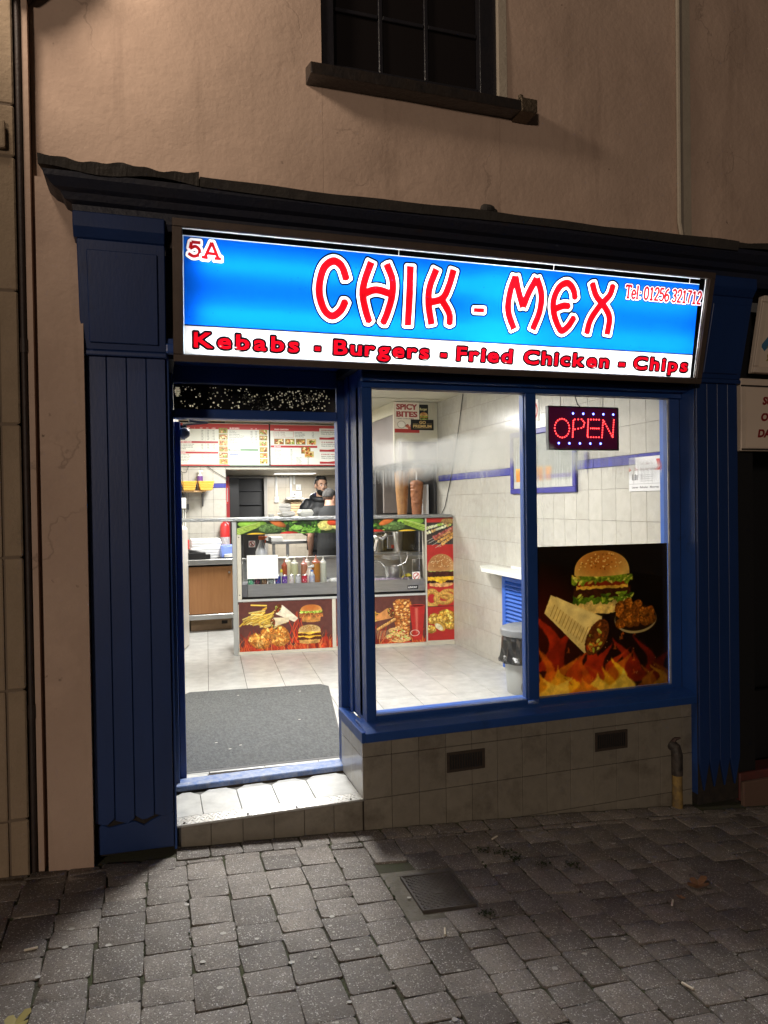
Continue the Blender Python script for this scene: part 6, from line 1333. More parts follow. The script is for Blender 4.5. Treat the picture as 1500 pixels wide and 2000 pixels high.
for k, (x0, x1) in enumerate(((.355, .545), (.56, .76))):
    for i in range(4):
        z = 1.693 + i * .030
        b = B(); e = .03 - i * .007; b.hexa([(x0 + e, 5.75, z), (x1 - e, 5.75, z), (x1 - e, 5.98, z), (x0 + e, 5.98, z), (x0 + e - .012, 5.735, z + .028), (x1 - e + .012, 5.735, z + .028), (x1 - e + .012, 5.99, z + .028), (x0 + e - .012, 5.99, z + .028)])
        tag(b.build('foam_tray', YF, None, bevel=.004), 'yellow foam tray, %s in the %s stack on the wall shelf' % (('lowest', 'second from bottom', 'second from top', 'topmost')[i], 'left' if k == 0 else 'right'), 'foam tray', 'yellow foam trays %s stack' % ('left' if k == 0 else 'right'))
t = thing('cleaner_bottle', 'clear spray bottle with purple label behind the yellow trays', 'spray bottle', (.60, 6.04, 1.693)); B().lathe([(.035, 0), (.037, .01), (.037, .10)], (.60, 6.04, 1.693), 14).build('lower_body', WHITE, t, smooth=True); B().lathe([(.0372, .101), (.0372, .19)], (.60, 6.04, 1.693), 14).build('purple_label', plast('purple_label', (.13, .05, .25), .4), t, smooth=True); b = B(); b.lathe([(.034, .191), (.014, .225), (.012, .24)], (.60, 6.04, 1.693), 14); b.box(.585, .64, 6.03, 6.05, 1.934, 1.956); b.build('spray_head', WHITE, t, bevel=.002)
sc_ = thing('side_cabinet', 'tall cream panelled cabinet at left end of the counter', 'cabinet', (.2, 4.5, 0))
b = B().prism([(.12, 3.96), (.243, 3.95), (.36, 4.40), (.365, 5.12), (.14, 5.12)], .0, 1.275); b.build('body', M('cream_laminate', (.64, .60, .53), rough=.35, col2=(.60, .56, .49), vs=4., stretch=(6, 6, .5)), sc_, bevel=.03, seg=3, smooth=True)
for z in (.34, .86): box('seam', .2, .366, 4.42, 5.0, z, z + .006, WALLP, sc_)
t = thing('fire_extinguisher', 'red fire extinguisher mounted at the end of the tiled partition', 'fire extinguisher', (.905, 5.98, 1.0)); X, Y, Z = .90, 6.0, .95
B().lathe([(.058, 0), (.062, .015), (.062, .27), (.05, .31), (.022, .335), (.02, .35)], (X, Y, Z), 18).build('body', plast('red_enamel', (.52, .03, .03), .3), t, smooth=True); B().lathe([(.0623, .02), (.0623, .14)], (X, Y, Z), 18).build('label_band', plast('label_white', (.62, .60, .60), .5, col2=(.3, .25, .28), vs=50.), t, smooth=True)
b = B(); b.box(X - .02, X + .02, Y - .02, Y + .02, Z + .351, Z + .39); b.tube([(X + .03, Y - .02, Z + .37), (X + .09, Y - .03, Z + .34), (X + .095, Y - .03, Z + .1)], .010, 8); b.build('valve', BLACK, t, bevel=.002)
rc = thing('red_cabinet', 'tall red drinks fridge side in the doorway gap behind the partition', 'fridge', (1.02, 6.9, 0)); RED = plast('red_vinyl', (.42, .03, .035), .35)
box('side', .94, 1.03, 6.6, 6.64, .9, 1.90, RED, rc); box('door_edge', 1.031, 1.16, 6.6, 6.64, .9, 1.88, BLACK, rc); box('bright_handle', .955, 1.005, 6.585, 6.598, 1.52, 1.84, plast('bright_red', (.72, .03, .03), .4), rc, bevel=.004); box('light_strip', .995, 1.003, 6.575, 6.584, 1.55, 1.74, WHITE, rc)
for i in range(3): b = B(); b.ball((.945, 6.594, 1.26 + i * .085), .028, 10, 6, (1., .2, 1.2)); b.build('letter_edge', WHITE, rc, smooth=True)
tag(box('switch_box', .325, .40, 5.55, 5.58, 1.47, 1.60, WHITE, None, bevel=.004), 'white switch box on the left wall below the shelf', 'switch box')
t = thing('power_adaptor', 'black power adaptor with cable hanging on the left wall', 'adaptor', (.42, 5.6, 1.46)); box('block', .405, .435, 5.55, 5.60, 1.455, 1.525, BLACK, t, bevel=.004); B().tube([(.42, 5.57, 1.454), (.405, 5.57, 1.41), (.385, 5.57, 1.44), (.372, 5.57, 1.7), (.36, 5.57, 1.9)], .004, 5).build('cable', BLACK, t)
for x, sd in ((.385, 'left'), (.41, 'right')): tag(B().tube([(x, 6.07, .9), (x, 6.07, 1.45)], .008, 6).build('conduit', WHITE, None), '%s one of two thin white conduits up the tiled partition' % sd, 'conduit', 'white conduits left')
tag(B().tube([(.34, 6.06, 2.0), (.38, 6.05, 1.93), (.43, 6.05, 1.93), (.46, 6.06, 2.01)], .004, 5).build('loose_cable', BLACK, None), 'thin loose cable looping under the left menu board', 'cable'); tag(B().tube([(.70, 6.08, 2.01), (.78, 6.08, 1.95), (.94, 6.08, 1.85)], .004, 5).build('loose_cable', BLACK, None), 'thin dark cable slanting from the menu board to the red fridge', 'cable')
# rear wall fittings
t = thing('wall_clock', 'round white wall clock half hidden by the bulkhead', 'clock', (2.07, 8.23, 1.93)); B().lathe([(.125, 0), (.125, .02), (.118, .026)], (2.07, 8.25, 2.06), 32, (0, -1, 0)).build('rim', M('clock_rim', (.55, .53, .48), rough=.4), t); B().lathe([(.116, .0265), (.116, .0275)], (2.07, 8.25, 2.06), 32, (0, -1, 0)).build('face', WHITE, t)
for a in range(12): x, z = 2.07 + math.sin(a * .5236) * .1, 2.06 + math.cos(a * .5236) * .1; box('mark', x - .004, x + .004, 8.220, 8.2222, z - .009, z + .009, BLACK, t, bevel=0)
b = B(); b.box(2.066, 2.074, 8.2195, 8.2218, 2.0, 2.06); b.build('hand', BLACK, t, bevel=0)
for i, (x0, x1, z0, z1, lab) in enumerate([(1.915, 1.985, 1.535, 1.63, 'white single switch left of the double socket on rear wall'), (2.21, 2.37, 1.62, 1.72, 'white double socket beside the bearded man'), (2.275, 2.36, 1.735, 1.83, 'small white wall box just above the double socket')]):
    t = thing('wall_socket', lab, 'socket', ((x0 + x1) / 2, 8.2, z0)); box('plate', x0, x1, 8.215, 8.2495, z0, z1, WHITE, t, bevel=.004)
    if i == 1: box('plug', x0 + .03, x0 + .05, 8.2, 8.214, z0 + .03, z0 + .06, DARKROT, t); B().ball((x1 - .05, 8.2, z0 + .05), .022).build('plug_top', WHITE, t, smooth=True)
    else: box('rocker', (x0 + x1) / 2 - .01, (x0 + x1) / 2 + .01, 8.208, 8.214, z0 + .02, z0 + .045, M('rocker', (.5, .5, .5), rough=.4), t)
for x, z0, lab in [(1.95, 1.64, 'white trunking running up from the single switch'), (2.19, 1.62, 'wide white trunking beside the double socket'), (2.245, 1.83, 'narrow white trunking above the small wall box')]: tag(box('trunking', x - .018, x + .018, 8.225, 8.2495, z0, 1.97, WHITE, None, bevel=.003), lab, 'trunking')
t = thing('slatted_rack', 'pale wooden slatted rack on the rear wall behind the men', 'rack', (2.6, 8.1, 1.3)); PL = M('pale_wood', (.50, .35, .20), rough=.6)
for i in range(8): box('slat', 2.16, 3.1, 8.10, 8.12, 1.22 + i * .042, 1.254 + i * .042, PL, t, bevel=.003)
for x in (2.18, 2.36, 2.9): box('upright', x, x + .03, 8.121, 8.15, 1.18, 1.57, PL, t)
box('top_ledge', 2.08, 2.35, 8.0, 8.2, 1.585, 1.605, WHITE, t)
t = thing('rear_table', 'steel table with white board top seen below the counter header', 'table', (1.85, 6.6, 0)); box('table_top', 1.62, 2.7, 6.75, 7.3, .93, .97, STEEL, t, bevel=.004); box('white_board', 1.63, 1.80, 6.8, 7.1, .9705, 1.03, WHITE, t, bevel=.004)
for x, y in ((1.66, 6.79), (1.86, 6.79), (2.6, 6.79)): box('leg', x - .018, x + .018, y - .018, y + .018, 0, .929, STEEL, t)
# ---------------------------------------------------------------- customer side
fm = thing('doormat', 'large grey ribbed doormat just inside the open door', 'doormat', (.65, 1.4, 0))
MAT = M('grey_mat', (.13, .134, .134), rough=.95, col2=(.06, .063, .063), vs=70., stretch=(1, .45, 1), bump=.9, bs=160., grime=(.14, .14, .135), gs=7., glo=.62, ghi=.9)
mc = [(.14, .60), (1.06, .56), (1.345, 2.18), (1.30, 2.27), (.27, 2.39), (.23, 2.33)]
B().prism(mc, .0, .007).build('pile', MAT, fm, bevel=.002)
b = B(); n = len(mc)
def off(k): c = Vector((.7, 1.4)); v = Vector(mc[k % n]); d = (v - c).normalized(); return v + d * .022
for k in range(n):
    a, d = Vector(mc[k]), Vector(mc[(k + 1) % n]); a2, d2 = off(k), off(k + 1)
    b.hexa([(a.x, a.y, 0), (d.x, d.y, 0), (d2.x, d2.y, 0), (a2.x, a2.y, 0), (a.x, a.y, .006), (d.x, d.y, .006), (d2.x, d2.y, .002), (a2.x, a2.y, .002)])
b.build('rubber_edge', M('grey_rubber', (.10, .10, .10), rough=.7), fm)
b = B()
for x, y in [(.5, .95), (.43, .90), (.36, 1.05), (.95, 1.35), (.62, 2.15), (1.1, 2.1)]: n = 8; b.add([(x + math.cos(6.28 * j / n) * .010, y + math.sin(6.28 * j / n) * .007, .0078) for j in range(n)], [tuple(range(n))])
tag(b.build('crumbs', GUM, None), 'pale crumbs scattered on the grey doormat', 'crumbs', kind='stuff')
led = thing('wall_ledge', 'white eating ledge on the tiled wall above blue louvres', 'ledge', (2.9, 1.8, .86)); B().prism([(2.79, 1.0), (2.79, 2.28), (2.90, 2.54), (3.015, 2.54), (3.015, 1.0)], .872, .906).build('top', M('white_laminate', (.74, .76, .71), rough=.3), led, bevel=.004); box('upstand', 3.0, 3.016, 1.0, 2.12, .907, .93, WHITE, led)
lv = thing('louvred_cupboard', 'bright blue louvred cupboard doors under the white ledge', 'cupboard', (2.95, 1.6, 0)); LB = M('bright_blue_paint', (.035, .135, .55), rough=.4, col2=(.03, .11, .46), vs=5.)
box('carcass', 2.975, 3.015, .9, 2.19, .03, .865, BLUE, lv); ys = [(1.56, 2.19), (.92, 1.55)]
for y0, y1 in ys:
    for q in [(y0, y0 + .06, .03, .865), (y1 - .06, y1, .03, .865), (y0 + .061, y1 - .061, .80, .865), (y0 + .061, y1 - .061, .03, .10)]: box('door_rail', 2.945, 2.974, q[0], q[1], q[2], q[3], LB, lv, bevel=.003)
    for i in range(20):
        z = .108 + i * .0345; B().hexa([(2.948, y0 + .061, z), (2.972, y0 + .061, z + .016), (2.972, y1 - .061, z + .016), (2.948, y1 - .061, z), (2.946, y0 + .061, z + .008), (2.970, y0 + .061, z + .030), (2.970, y1 - .061, z + .030), (2.946, y1 - .061, z + .008)]).build('slat', LB, lv)
bn = thing('pedal_bin', 'grey pedal bin with black bag hanging over its rim', 'bin', (2.75, 1.48, 0)); bx, by = 2.76, 1.47
GP = M('grey_bin_plastic', (.34, .35, .34), rough=.4); B().lathe([(.125, 0), (.13, .01), (.145, .22), (.155, .44)], (bx, by, 0), 24).build('body', GP, bn, smooth=True)
b = B(); rr = random.Random(4); b.lathe([(.160, .45), (.168, .42), (.172, .36), (.178, .30), (.19, .265), (.185, .245), (.168, .25)], (bx, by, 0), 34, wob=lambda i, j: 1 + .05 * math.sin(j * 1.9 + i) * (i > 0) + rr.uniform(-.025, .025)); b.build('bin_bag', M('black_polythene', (.018, .018, .018), rough=.28, bump=.8, bs=14.), bn)
B().lathe([(.172, .452), (.178, .465), (.178, .50), (.165, .515), (.10, .535), (.02, .54)], (bx, by, 0), 28).build('lid', M('grey_lid', (.20, .21, .22), rough=.4), bn, smooth=True)
B().ball((bx - .055, by - .128, .07), .05, 12, 8, (.75, .35, 1.1)).build('pedal', M('dark_pedal', (.10, .10, .10), rough=.5), bn, smooth=True)
pf = thing('framed_picture', 'blue framed drinks picture hanging on the tiled right wall', 'picture', (3.0, 1.6, 1.56)); PB = M('violet_blue_frame', (.035, .035, .26), rough=.3)
for q in [(1.076, 2.10, 1.56, 1.605), (1.076, 2.10, 2.045, 2.09), (1.076, 1.12, 1.606, 2.044), (2.056, 2.10, 1.606, 2.044)]: box('frame', 2.992, 3.0155, q[0], q[1], q[2], q[3], PB, pf, bevel=.005)
pic('print', (3.006, 2.055, 1.606), (3.006, 1.121, 1.606), (3.006, 1.121, 2.044), (3.006, 2.055, 2.044), IM('framed_ink', img_framed(), .45), pf)
tag(pic('wall_notice', (3.008, .462, 1.552), (3.008, .136, 1.552), (3.008, .136, 1.772), (3.008, .462, 1.772), IM('notice_ink', img_notice(), .4), None), 'white driving school notice with red corners on the tiled wall', 'notice')
tag(pic('no_smoking_sticker', (3.012, 1.80, 2.15), (3.012, 1.63, 2.15), (3.012, 1.63, 2.33), (3.012, 1.80, 2.33), IM('sticker_c', img_no_symbol(1), .4), None), 'faded no smoking sticker high on the right wall tiles', 'sticker')
tag(B().tube([(3.008, 3.11, 2.59), (3.008, 3.25, 2.2), (3.008, 3.45, 1.75), (3.008, 3.62, 1.45), (3.006, 3.72, 1.37)], .004, 5).build('wall_cable', BLACK, None), 'thin black cable slanting down the right tiled wall', 'cable')
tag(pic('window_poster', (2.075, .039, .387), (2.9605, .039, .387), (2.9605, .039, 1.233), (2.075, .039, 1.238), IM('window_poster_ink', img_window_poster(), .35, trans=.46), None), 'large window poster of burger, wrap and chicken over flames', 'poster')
op = thing('open_sign', 'lit red and blue OPEN sign hanging in the right window', 'lit sign', (2.41, .07, 1.795)); OX0, OX1, OZ0, OZ1 = 2.175, 2.635, 1.797, 2.037
box('case', OX0, OX1, .062, .085, OZ0, OZ1, M('glow_tinted_face', (.17, .012, .10), rough=.35), op, bevel=.003)  # face tinted red purple, glow of the LEDs put into its colour
for q in [(OX0 - .006, OX1 + .006, OZ1 + .0005, OZ1 + .007), (OX0 - .006, OX1 + .006, OZ0 - .007, OZ0 - .0005), (OX0 - .007, OX0 - .0005, OZ0, OZ1), (OX1 + .0005, OX1 + .007, OZ0, OZ1)]: box('frame', q[0], q[1], .058, .088, q[2], q[3], BLACK, op, bevel=.001)
LR = emitter('red_led', (1., .04, .04), 8.); LBL = emitter('blue_led', (.10, .16, 1.), 16.)
def leds(P, mat, nm, r=.0042):
    b = B()
    for u, v in P: b.ball((OX0 + u * (OX1 - OX0), .0605, OZ1 - v * (OZ1 - OZ0)), r, 6, 4, (1, .6, 1))
    return tag(b.build(nm, mat, op), None, None, kind='stuff')
def dots(P, n):
    P = [np.array(p, float) for p in P]; L = [np.hypot(*(P[i + 1] - P[i])) for i in range(len(P) - 1)]; tot = sum(L); out = []
    for k in range(n):
        s = tot * k / (n - 1); i = 0
        while i < len(L) - 1 and s > L[i]: s -= L[i]; i += 1
        out.append(tuple(P[i] + (P[i + 1] - P[i]) * min(1, s / L[i])))
    return out
OO = [(.185 + .105 * math.cos(6.283 * i / 20), .505 + .225 * math.sin(6.283 * i / 20)) for i in range(20)]
leds(OO, LR, 'letter_leds'); leds(dots([(.335, .71), (.35, .29), (.47, .28), (.51, .36), (.49, .48), (.37, .525)], 19), LR, 'letter_leds')
leds(dots([(.725, .28), (.565, .28), (.55, .71), (.72, .71)], 20) + dots([(.60, .495), (.72, .495)], 5), LR, 'letter_leds'); leds(dots([(.765, .71), (.785, .28), (.925, .71), (.945, .28)], 23), LR, 'letter_leds')
leds([(.345 + .148 * i, .145) for i in range(5)], LBL, 'blue_leds', .006); leds([(.135 + .152 * i, .865) for i in range(5)], LBL, 'blue_leds', .006)
for u in (.18, .80): B().tube([(OX0 + u * .46, .073, OZ1 + .004), (OX0 + u * .46 + .002, .073, 2.10)], .0025, 5).build('chain', BLACK, op)
B().tube([(OX0 + .23, .08, OZ1), (OX0 + .20, .08, 2.06), (OX0 + .185, .08, 2.11)], .003, 5).build('cable', BLACK, op)
# ---------------------------------------------------------------- people
def skinned(V, E, root=0):
    """V: list of (point, radius); grows one skin along the edges and returns evaluated mesh data"""
    me = bpy.data.meshes.new('skin'); me.from_pydata([p for p, r in V], E, []); o = bpy.data.objects.new('skin', me); COL.objects.link(o)
    o.modifiers.new('s', 'SKIN'); sv = me.skin_vertices[0].data
    for i, (p, r) in enumerate(V): rr_ = r if isinstance(r, tuple) else (r, r); sv[i].radius = rr_; sv[i].use_root = (i == root)
    m = o.modifiers.new('u', 'SUBSURF'); m.levels = 2; m.render_levels = 2
    dg = bpy.context.evaluated_depsgraph_get(); dg.update(); out = bpy.data.meshes.new_from_object(o.evaluated_get(dg)); bpy.data.objects.remove(o); return out
def fuse(meshes, name, voxel, mat, parent, smooth_it=2):
    bm = bmesh.new()
    for m in meshes: bm.from_mesh(m)
    me = bpy.data.meshes.new(name); bm.to_mesh(me); bm.free(); o = bpy.data.objects.new(name, me); COL.objects.link(o)
    r = o.modifiers.new('r', 'REMESH'); r.mode = 'VOXEL'; r.voxel_size = voxel; s = o.modifiers.new('s', 'SMOOTH'); s.iterations = smooth_it; s.factor = .5
    dg = bpy.context.evaluated_depsgraph_get(); dg.update(); out = bpy.data.meshes.new_from_object(o.evaluated_get(dg)); bpy.data.objects.remove(o)
    V = np.array([v.co for v in out.vertices]); org = Vector(((V[:, 0].min() + V[:, 0].max()) / 2, (V[:, 1].min() + V[:, 1].max()) / 2, V[:, 2].min()))
    out.transform(Matrix.Translation(-org)); out.materials.clear(); out.materials.append(mat)
    for p in out.polygons: p.use_smooth = True
    o = bpy.data.objects.new(name, out); COL.objects.link(o); reg(o, org, parent); return o
def tomesh(b):
    me = bpy.data.meshes.new('t'); me.from_pydata(b.v, [], b.f); bm = bmesh.new(); bm.from_mesh(me); bmesh.ops.recalc_face_normals(bm, faces=bm.faces[:]); bm.to_mesh(me); bm.free(); return me
def person(label, base, facing, head_dir, H, skin, hairc, beard, top_m, sleeves, trouser_m, hair_short, lean=0., hood=False, arms='down', bow=0.):
    """base: feet on the floor; facing/head_dir are angles of the look direction in the xy plane"""
    t = thing('person', label, 'person', base); s = H / 1.75; f = Vector((math.cos(facing), math.sin(facing), 0)); r = Vector((f.y, -f.x, 0)); bz = Vector(base)
    def P(a, b_, z): return bz + (r * a + f * (b_ + lean * max(0, z - .95)) + Vector((0, 0, z))) * s     # a: to his right, b: forward
    def loft(rows, n=22):                 # rows: (z, half width, half depth, forward shift)
        b = B(); k0 = 0
        for z, ra, rb, fo in rows: b.add([P(ra * math.cos(q), fo + rb * math.sin(q), z) for q in [6.2832 * j / n for j in range(n)]], [])
        for i in range(len(rows) - 1):
            for j in range(n): b.f.append((i * n + j, i * n + (j + 1) % n, (i + 1) * n + (j + 1) % n, (i + 1) * n + j))
        b.f.append(tuple(range(n))[::-1]); k = (len(rows) - 1) * n; b.f.append(tuple(range(k, k + n))); return tomesh(b)
    def limb(pts):
        b = B(); b.tube([p for p, q in pts], [q * s for p, q in pts], 14); m = tomesh(b); return m
    body = [loft([(.86, .12, .085, 0), (.95, .13, .09, 0), (1.10, .115, .08, 0), (1.27, .13, .085, 0), (1.38, .14, .08, -.01), (1.44, .11, .065, -.01), (1.475, .080, .070, -.005), (1.52, .067, .068, .005 + bow * .2), (1.60 - bow * .6, .062, .067, .012 + bow * .45)])]
    hands = []
    for sd in (-1, 1):
        body.append(limb([(P(.085 * sd, 0, .90), .075), (P(.09 * sd, .005, .70), .066), (P(.10 * sd, .012, .50), .050), (P(.105 * sd, -.01, .32), .047), (P(.105 * sd, -.02, .085), .034), (P(.115 * sd, .10, .040), .032), (P(.115 * sd, .17, .032), .024)]))
        if arms == 'down': A = [P(.185 * sd, -.005, 1.40), P(.245 * sd, -.02, 1.12), P(.25 * sd, .06, .93), P(.245 * sd, .11, .87)]
        else: A = [P(.185 * sd, -.005, 1.40), P(.235 * sd, .02, 1.14), P(.20 * sd, .22, 1.04), P(.17 * sd, .29, 1.03)]
        body.append(limb([(P(.12 * sd, -.005, 1.405), .05), (A[0], .055), ((A[0] * .5 + A[1] * .5), .047), (A[1], .040), (A[1] * .7 + A[2] * .3, .042), (A[1] * .3 + A[2] * .7, .033), (A[2], .027), (A[2] * .6 + A[3] * .4, .028)]))
        hands.append((A[2], A[3], sd))
    # hands: palm and five fingers
    for w0, p0, sd in hands:
        d = (p0 - w0).normalized(); side = r * sd; inn = d.cross(side).normalized()
        HV, HE = [(w0, .026 * s), (w0 + d * .05 * s, (.040 * s, .018 * s)), (w0 + d * .085 * s, (.040 * s, .016 * s))], [(0, 1), (1, 2)]
        body.append(skinned(HV, HE, 0))
        q = f * .9
        for k in range(4):
            o_ = w0 + d * .075 * s + q * (.030 - .020 * k) * s; L = (.070, .080, .075, .058)[k] * s; cv = -side * .35
            body.append(skinned([(o_ - d * .02 * s, .010 * s), (o_ + d * L * .45, .0095 * s), (o_ + d * L * .75 + cv * L * .25, .0088 * s), (o_ + d * L * .95 + cv * L * .55, .0078 * s)], [(0, 1), (1, 2), (2, 3)], 0))
        o_ = w0 + d * .030 * s + q * .030 * s; body.append(skinned([(o_, .012 * s), (o_ + (d * .5 + q * .6) * .04 * s, .011 * s), (o_ + (d * .9 + q * .5) * .06 * s, .009 * s)], [(0, 1), (1, 2)], 0))
    # head, in its own frame
    hf = Vector((math.cos(head_dir), math.sin(head_dir), 0)); hr = Vector((hf.y, -hf.x, 0)); hc = P(0, .035 + bow * .7, 1.655 - bow)
    def Q(a, b_, z): return hc + (hr * a + hf * b_ + Vector((0, 0, z))) * s
    def ell(a, b_, z, ra, rb, rz, n=18, m=12):
        b = B(lambda x, y, zz: Q(a + x * ra, b_ + y * rb, z + zz * rz)); b.ball((0, 0, 0), 1, n, m); return tomesh(b)
    body += [ell(0, -.012, .028, .074, .094, .084), ell(0, .022, -.040, .062, .072, .078), ell(0, .052, -.086, .040, .036, .030), ell(0, .076, .020, .048, .016, .012), ell(0, .088, -.022, .0135, .020, .014), ell(0, .080, .0, .010, .016, .026), ell(0, .080, -.058, .024, .012, .007), ell(0, .078, -.070, .020, .012, .007), ell(.036, .066, -.022, .022, .018, .020), ell(-.036, .066, -.022, .022, .018, .020), ell(.079, -.010, -.010, .011, .021, .034), ell(-.079, -.010, -.010, .011, .021, .034)]
    fuse(body, 'body', .0075, skin, t)
    for a in (-.029, .029):
        b = B(lambda x, y, z: Q(a + x, .0715 + y, .002 + z)); b.ball((0, 0, 0), .0105, 10, 6); b.build('eye', M('eye_white', (.55, .53, .50), rough=.3), t, smooth=True)
        b = B(lambda x, y, z: Q(a + x, .0815 + y, .002 + z)); b.ball((0, 0, 0), .0045, 8, 6); b.build('iris', M('iris', (.02, .012, .008), rough=.2), t, smooth=True)
        b = B(lambda x, y, z: Q(a + x, .0865 + y, .024 + z)); b.ball((0, 0, 0), 1, 8, 6, (.020, .008, .0045)); b.build('eyebrow', hairc, t)
    def shell(name, cond, off_, mat, jit):
        b = B(); n, m = 34, 26; k = {}; rr = random.Random(5)
        for i in range(m + 1):
            for j in range(n):
                th, ph = math.pi * i / m, 2 * math.pi * j / n; x, y, z = math.sin(th) * math.cos(ph), math.sin(th) * math.sin(ph), math.cos(th)
                if cond in ('hair', 'fade'): p = (x * (.074 + off_), -.012 + y * (.094 + off_), .028 + z * (.084 + off_))
                else: p = (x * (.064 + off_), .024 + y * (.074 + off_), -.046 + z * (.084 + off_))
                ok = ((p[1] < .0 and p[2] > -.075 - bow * .2) or (abs(p[0]) > .045 and p[1] < .042 and p[2] > -.02)) if cond == 'fade' else (p[2] > .044 + max(0, p[1]) * .46 or (p[1] < -.02 and p[2] > -.02 + bow * .3) or (abs(p[0]) > .05 and p[1] < .02 and p[2] > .026)) if cond == 'hair' else ((p[2] < -.062 + .3 * max(0, abs(p[0]) - .02) + .35 * max(0, .05 - p[1]) * (abs(p[0]) > .03)) and p[1] > -.012 and not (abs(p[0]) < .024 and -.074 < p[2] < -.052))
                k[i, j] = (len(b.v), ok); b.v.append(tuple(Q(p[0] + rr.uniform(-jit, jit), p[1] + rr.uniform(-jit, jit), p[2] + rr.uniform(-jit, jit))))
        for i in range(m):
            for j in range(n):
                q = [k[i, j], k[i + 1, j], k[i + 1, (j + 1) % n], k[i, (j + 1) % n]]
                if all(x[1] for x in q): b.f.append(tuple(x[0] for x in q))
        used = sorted({i for f_ in b.f for i in f_}); mp = {v: i for i, v in enumerate(used)}; b.v = [b.v[i] for i in used]; b.f = [tuple(mp[i] for i in f_) for f_ in b.f]
        o = b.build(name, mat, t, smooth=True); so = o.modifiers.new('s', 'SOLIDIFY'); so.thickness = .010; so.offset = -1; return o
    shell('hair', 'hair', .005 if hair_short else .012, hairc, .0015 if hair_short else .004)
    shell('hair_fade', 'fade', .0035, M('short_hair_fade', tuple(.28 * a + .72 * b_ for a, b_ in zip(skin.node_tree.nodes['Principled BSDF'].inputs['Base Color'].default_value[:3], hairc.node_tree.nodes['Principled BSDF'].inputs['Base Color'].default_value[:3])), rough=.7), .0008)
    if not hair_short:
        b = B(); 
        for a, bb, z, ra, rb, rz in [(0, .035, .098, .058, .05, .026), (.02, -.01, .108, .055, .06, .022)]: b.T = (lambda x, y, zz, a=a, bb=bb, z=z, ra=ra, rb=rb, rz=rz: Q(a + x * ra, bb + y * rb, z + zz * rz)); b.ball((0, 0, 0), 1, 14, 8)
        b.build('quiff', hairc, t, smooth=True, jit=.002)
    if beard:
        shell('beard', 'beard', .008, hairc, .0015)
        b = B(lambda x, y, z: Q(x, .091 + y, -.047 + z)); b.ball((0, 0, 0), 1, 10, 6, (.026, .008, .006)); b.build('moustache', hairc, t, smooth=True)
    # clothes: same skeleton, slightly larger
    k = .030 if hood else .0
    top = [loft([(.86 if not hood else .80, .172 + k, .125 + k, .0), (.98, .172 + k, .128 + k, .0), (1.10, .168 + k, .122 + k, 0), (1.25, .182 + k, .130 + k, 0), (1.36, .188 + k, .122 + k, -.01), (1.42, .165 + k * .7, .10 + k * .6, -.012), (1.47, .098 + k * .4, .080 + k * .4, -.008), (1.50, .070 + k * .4, .068 + k * .4, .0)])]
    for sd in (-1, 1):
        if arms == 'down': A = [P(.185 * sd, -.005, 1.40), P(.245 * sd, -.02, 1.12), P(.25 * sd, .06, .93)]
        else: A = [P(.185 * sd, -.005, 1.40), P(.235 * sd, .02, 1.14), P(.20 * sd, .22, 1.04)]
        L = [(P(.11 * sd, -.005, 1.405), .065 + k * .6), (P(.165 * sd, -.005, 1.405), .070 + k), (A[0] * .85 + A[1] * .15, .070 + k), (A[0] * .5 + A[1] * .5, .062 + k)]
        L += [(A[0] * .2 + A[1] * .8, .058 + k)] if not sleeves else [(A[1], .056 + k), (A[1] * .4 + A[2] * .6, .048 + k), (A[1] * .08 + A[2] * .92, .038 + k * .6)]
        top.append(limb(L))
    fuse(top, 'jacket' if hood else 'tee_shirt', .010, top_m, t, 3)
    tr = [loft([(.84, .165, .115, 0), (.92, .168, .120, 0), (1.00, .150, .110, 0)])]
    for sd in (-1, 1): tr.append(limb([(P(.086 * sd, 0, .90), .092), (P(.092 * sd, .005, .72), .088), (P(.10 * sd, .012, .50), .070), (P(.105 * sd, -.01, .30), .066), (P(.106 * sd, -.02, .06), .060)]))
    fuse(tr, 'trousers', .010, trouser_m, t, 3)
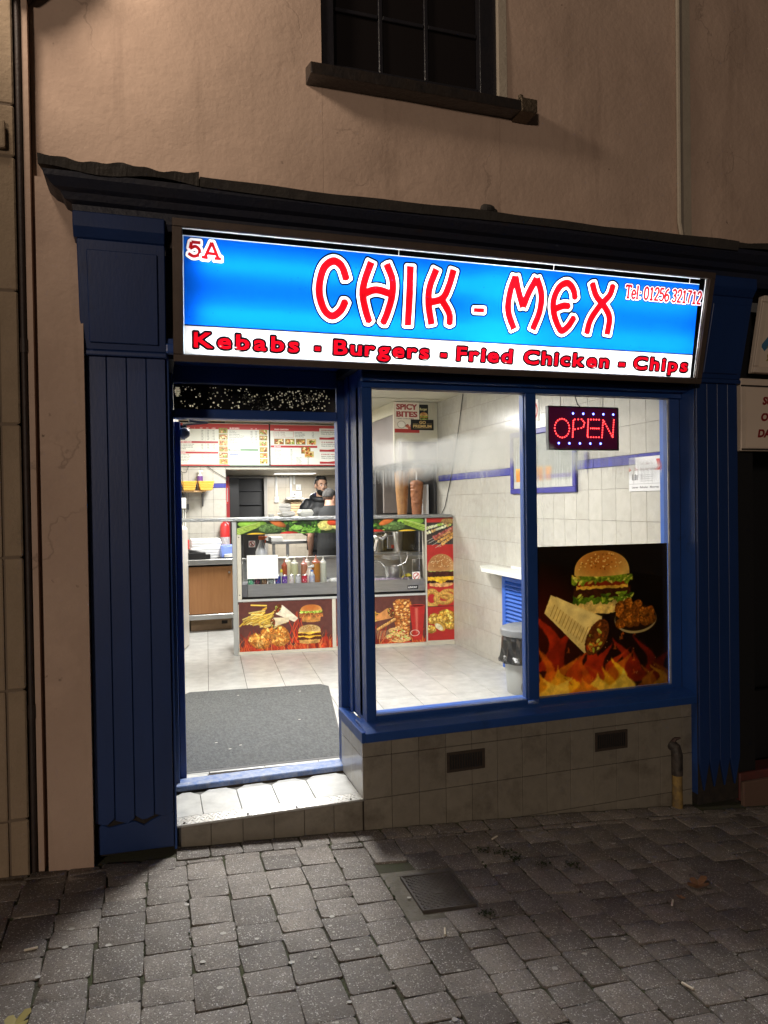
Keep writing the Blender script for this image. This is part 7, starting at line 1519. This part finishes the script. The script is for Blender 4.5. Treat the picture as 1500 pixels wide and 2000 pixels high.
    for sd in (-1, 1): fuse([skinned([(P(.105 * sd, -.05, .045), .050 * s), (P(.112 * sd, .06, .045), .050 * s), (P(.116 * sd, .17, .035), .040 * s)], [(0, 1), (1, 2)], 0)], 'shoe', .010, BLACK, t)
    if hood:
        b = B(); b.T = lambda x, y, z: P(x, y, z)
        ring = [(math.cos(a) * .115, math.sin(a) * .105 - .02, 1.50 + .035 * math.sin(a) * -1) for a in [6.283 * j / 18 for j in range(19)]]
        b.tube(ring, .042, 10, cap=False); b.build('hood_roll', top_m, t, smooth=True)
        b = B(); b.T = lambda x, y, z: P(x, y, z); b.tube([(x * .82, y * .82 + .004, z + .012) for x, y, z in ring], .022, 8, cap=False); b.build('hood_lining', M('navy_lining', (.03, .035, .12), rough=.7), t, smooth=True)
        for i, z in enumerate((1.0, 1.08, 1.16, 1.24, 1.32)):
            b = B(); rx_, ry_ = .205 + .012 * (i % 2), .170; b.T = lambda x, y, zz: P(x, y, zz); b.tube([(math.cos(a) * rx_, math.sin(a) * ry_, z) for a in [6.283 * j / 24 for j in range(25)]], .012, 6, cap=False); b.build('quilt_ridge', top_m, t, smooth=True)
    return t
SK1 = M('skin_tan', (.54, .32, .22), rough=.5, col2=(.48, .28, .19), vs=30.); SK2 = M('skin_pale', (.38, .215, .15), rough=.55, col2=(.33, .18, .12), vs=30.)
HBLK = M('black_hair', (.010, .009, .008), rough=.55, bump=.8, bs=200.); HGRY = M('grey_hair', (.028, .027, .026), rough=.85, col2=(.085, .08, .077), vs=20., bump=.8, bs=220.)
TSH = M('black_cotton', (.014, .015, .016), rough=.85, bump=.2, bs=200.); JKT = M('black_quilted', (.010, .011, .014), rough=.5, col2=(.018, .019, .022), vs=20., bump=.3, bs=30.); JEAN = M('dark_denim', (.018, .020, .026), rough=.9)
person('grey haired employee in black T-shirt standing with his back to the door', (2.06, 4.95, 0), 1.35, .62, 1.73, SK2, HGRY, False, TSH, False, JEAN, True, lean=.06, bow=.06)
person('bearded man in black quilted jacket facing the street behind the counter', (2.29, 6.45, 0), -1.75, -1.42, 1.86, SK1, HBLK, True, JKT, True, JEAN, False, lean=.06, hood=True, arms='front')
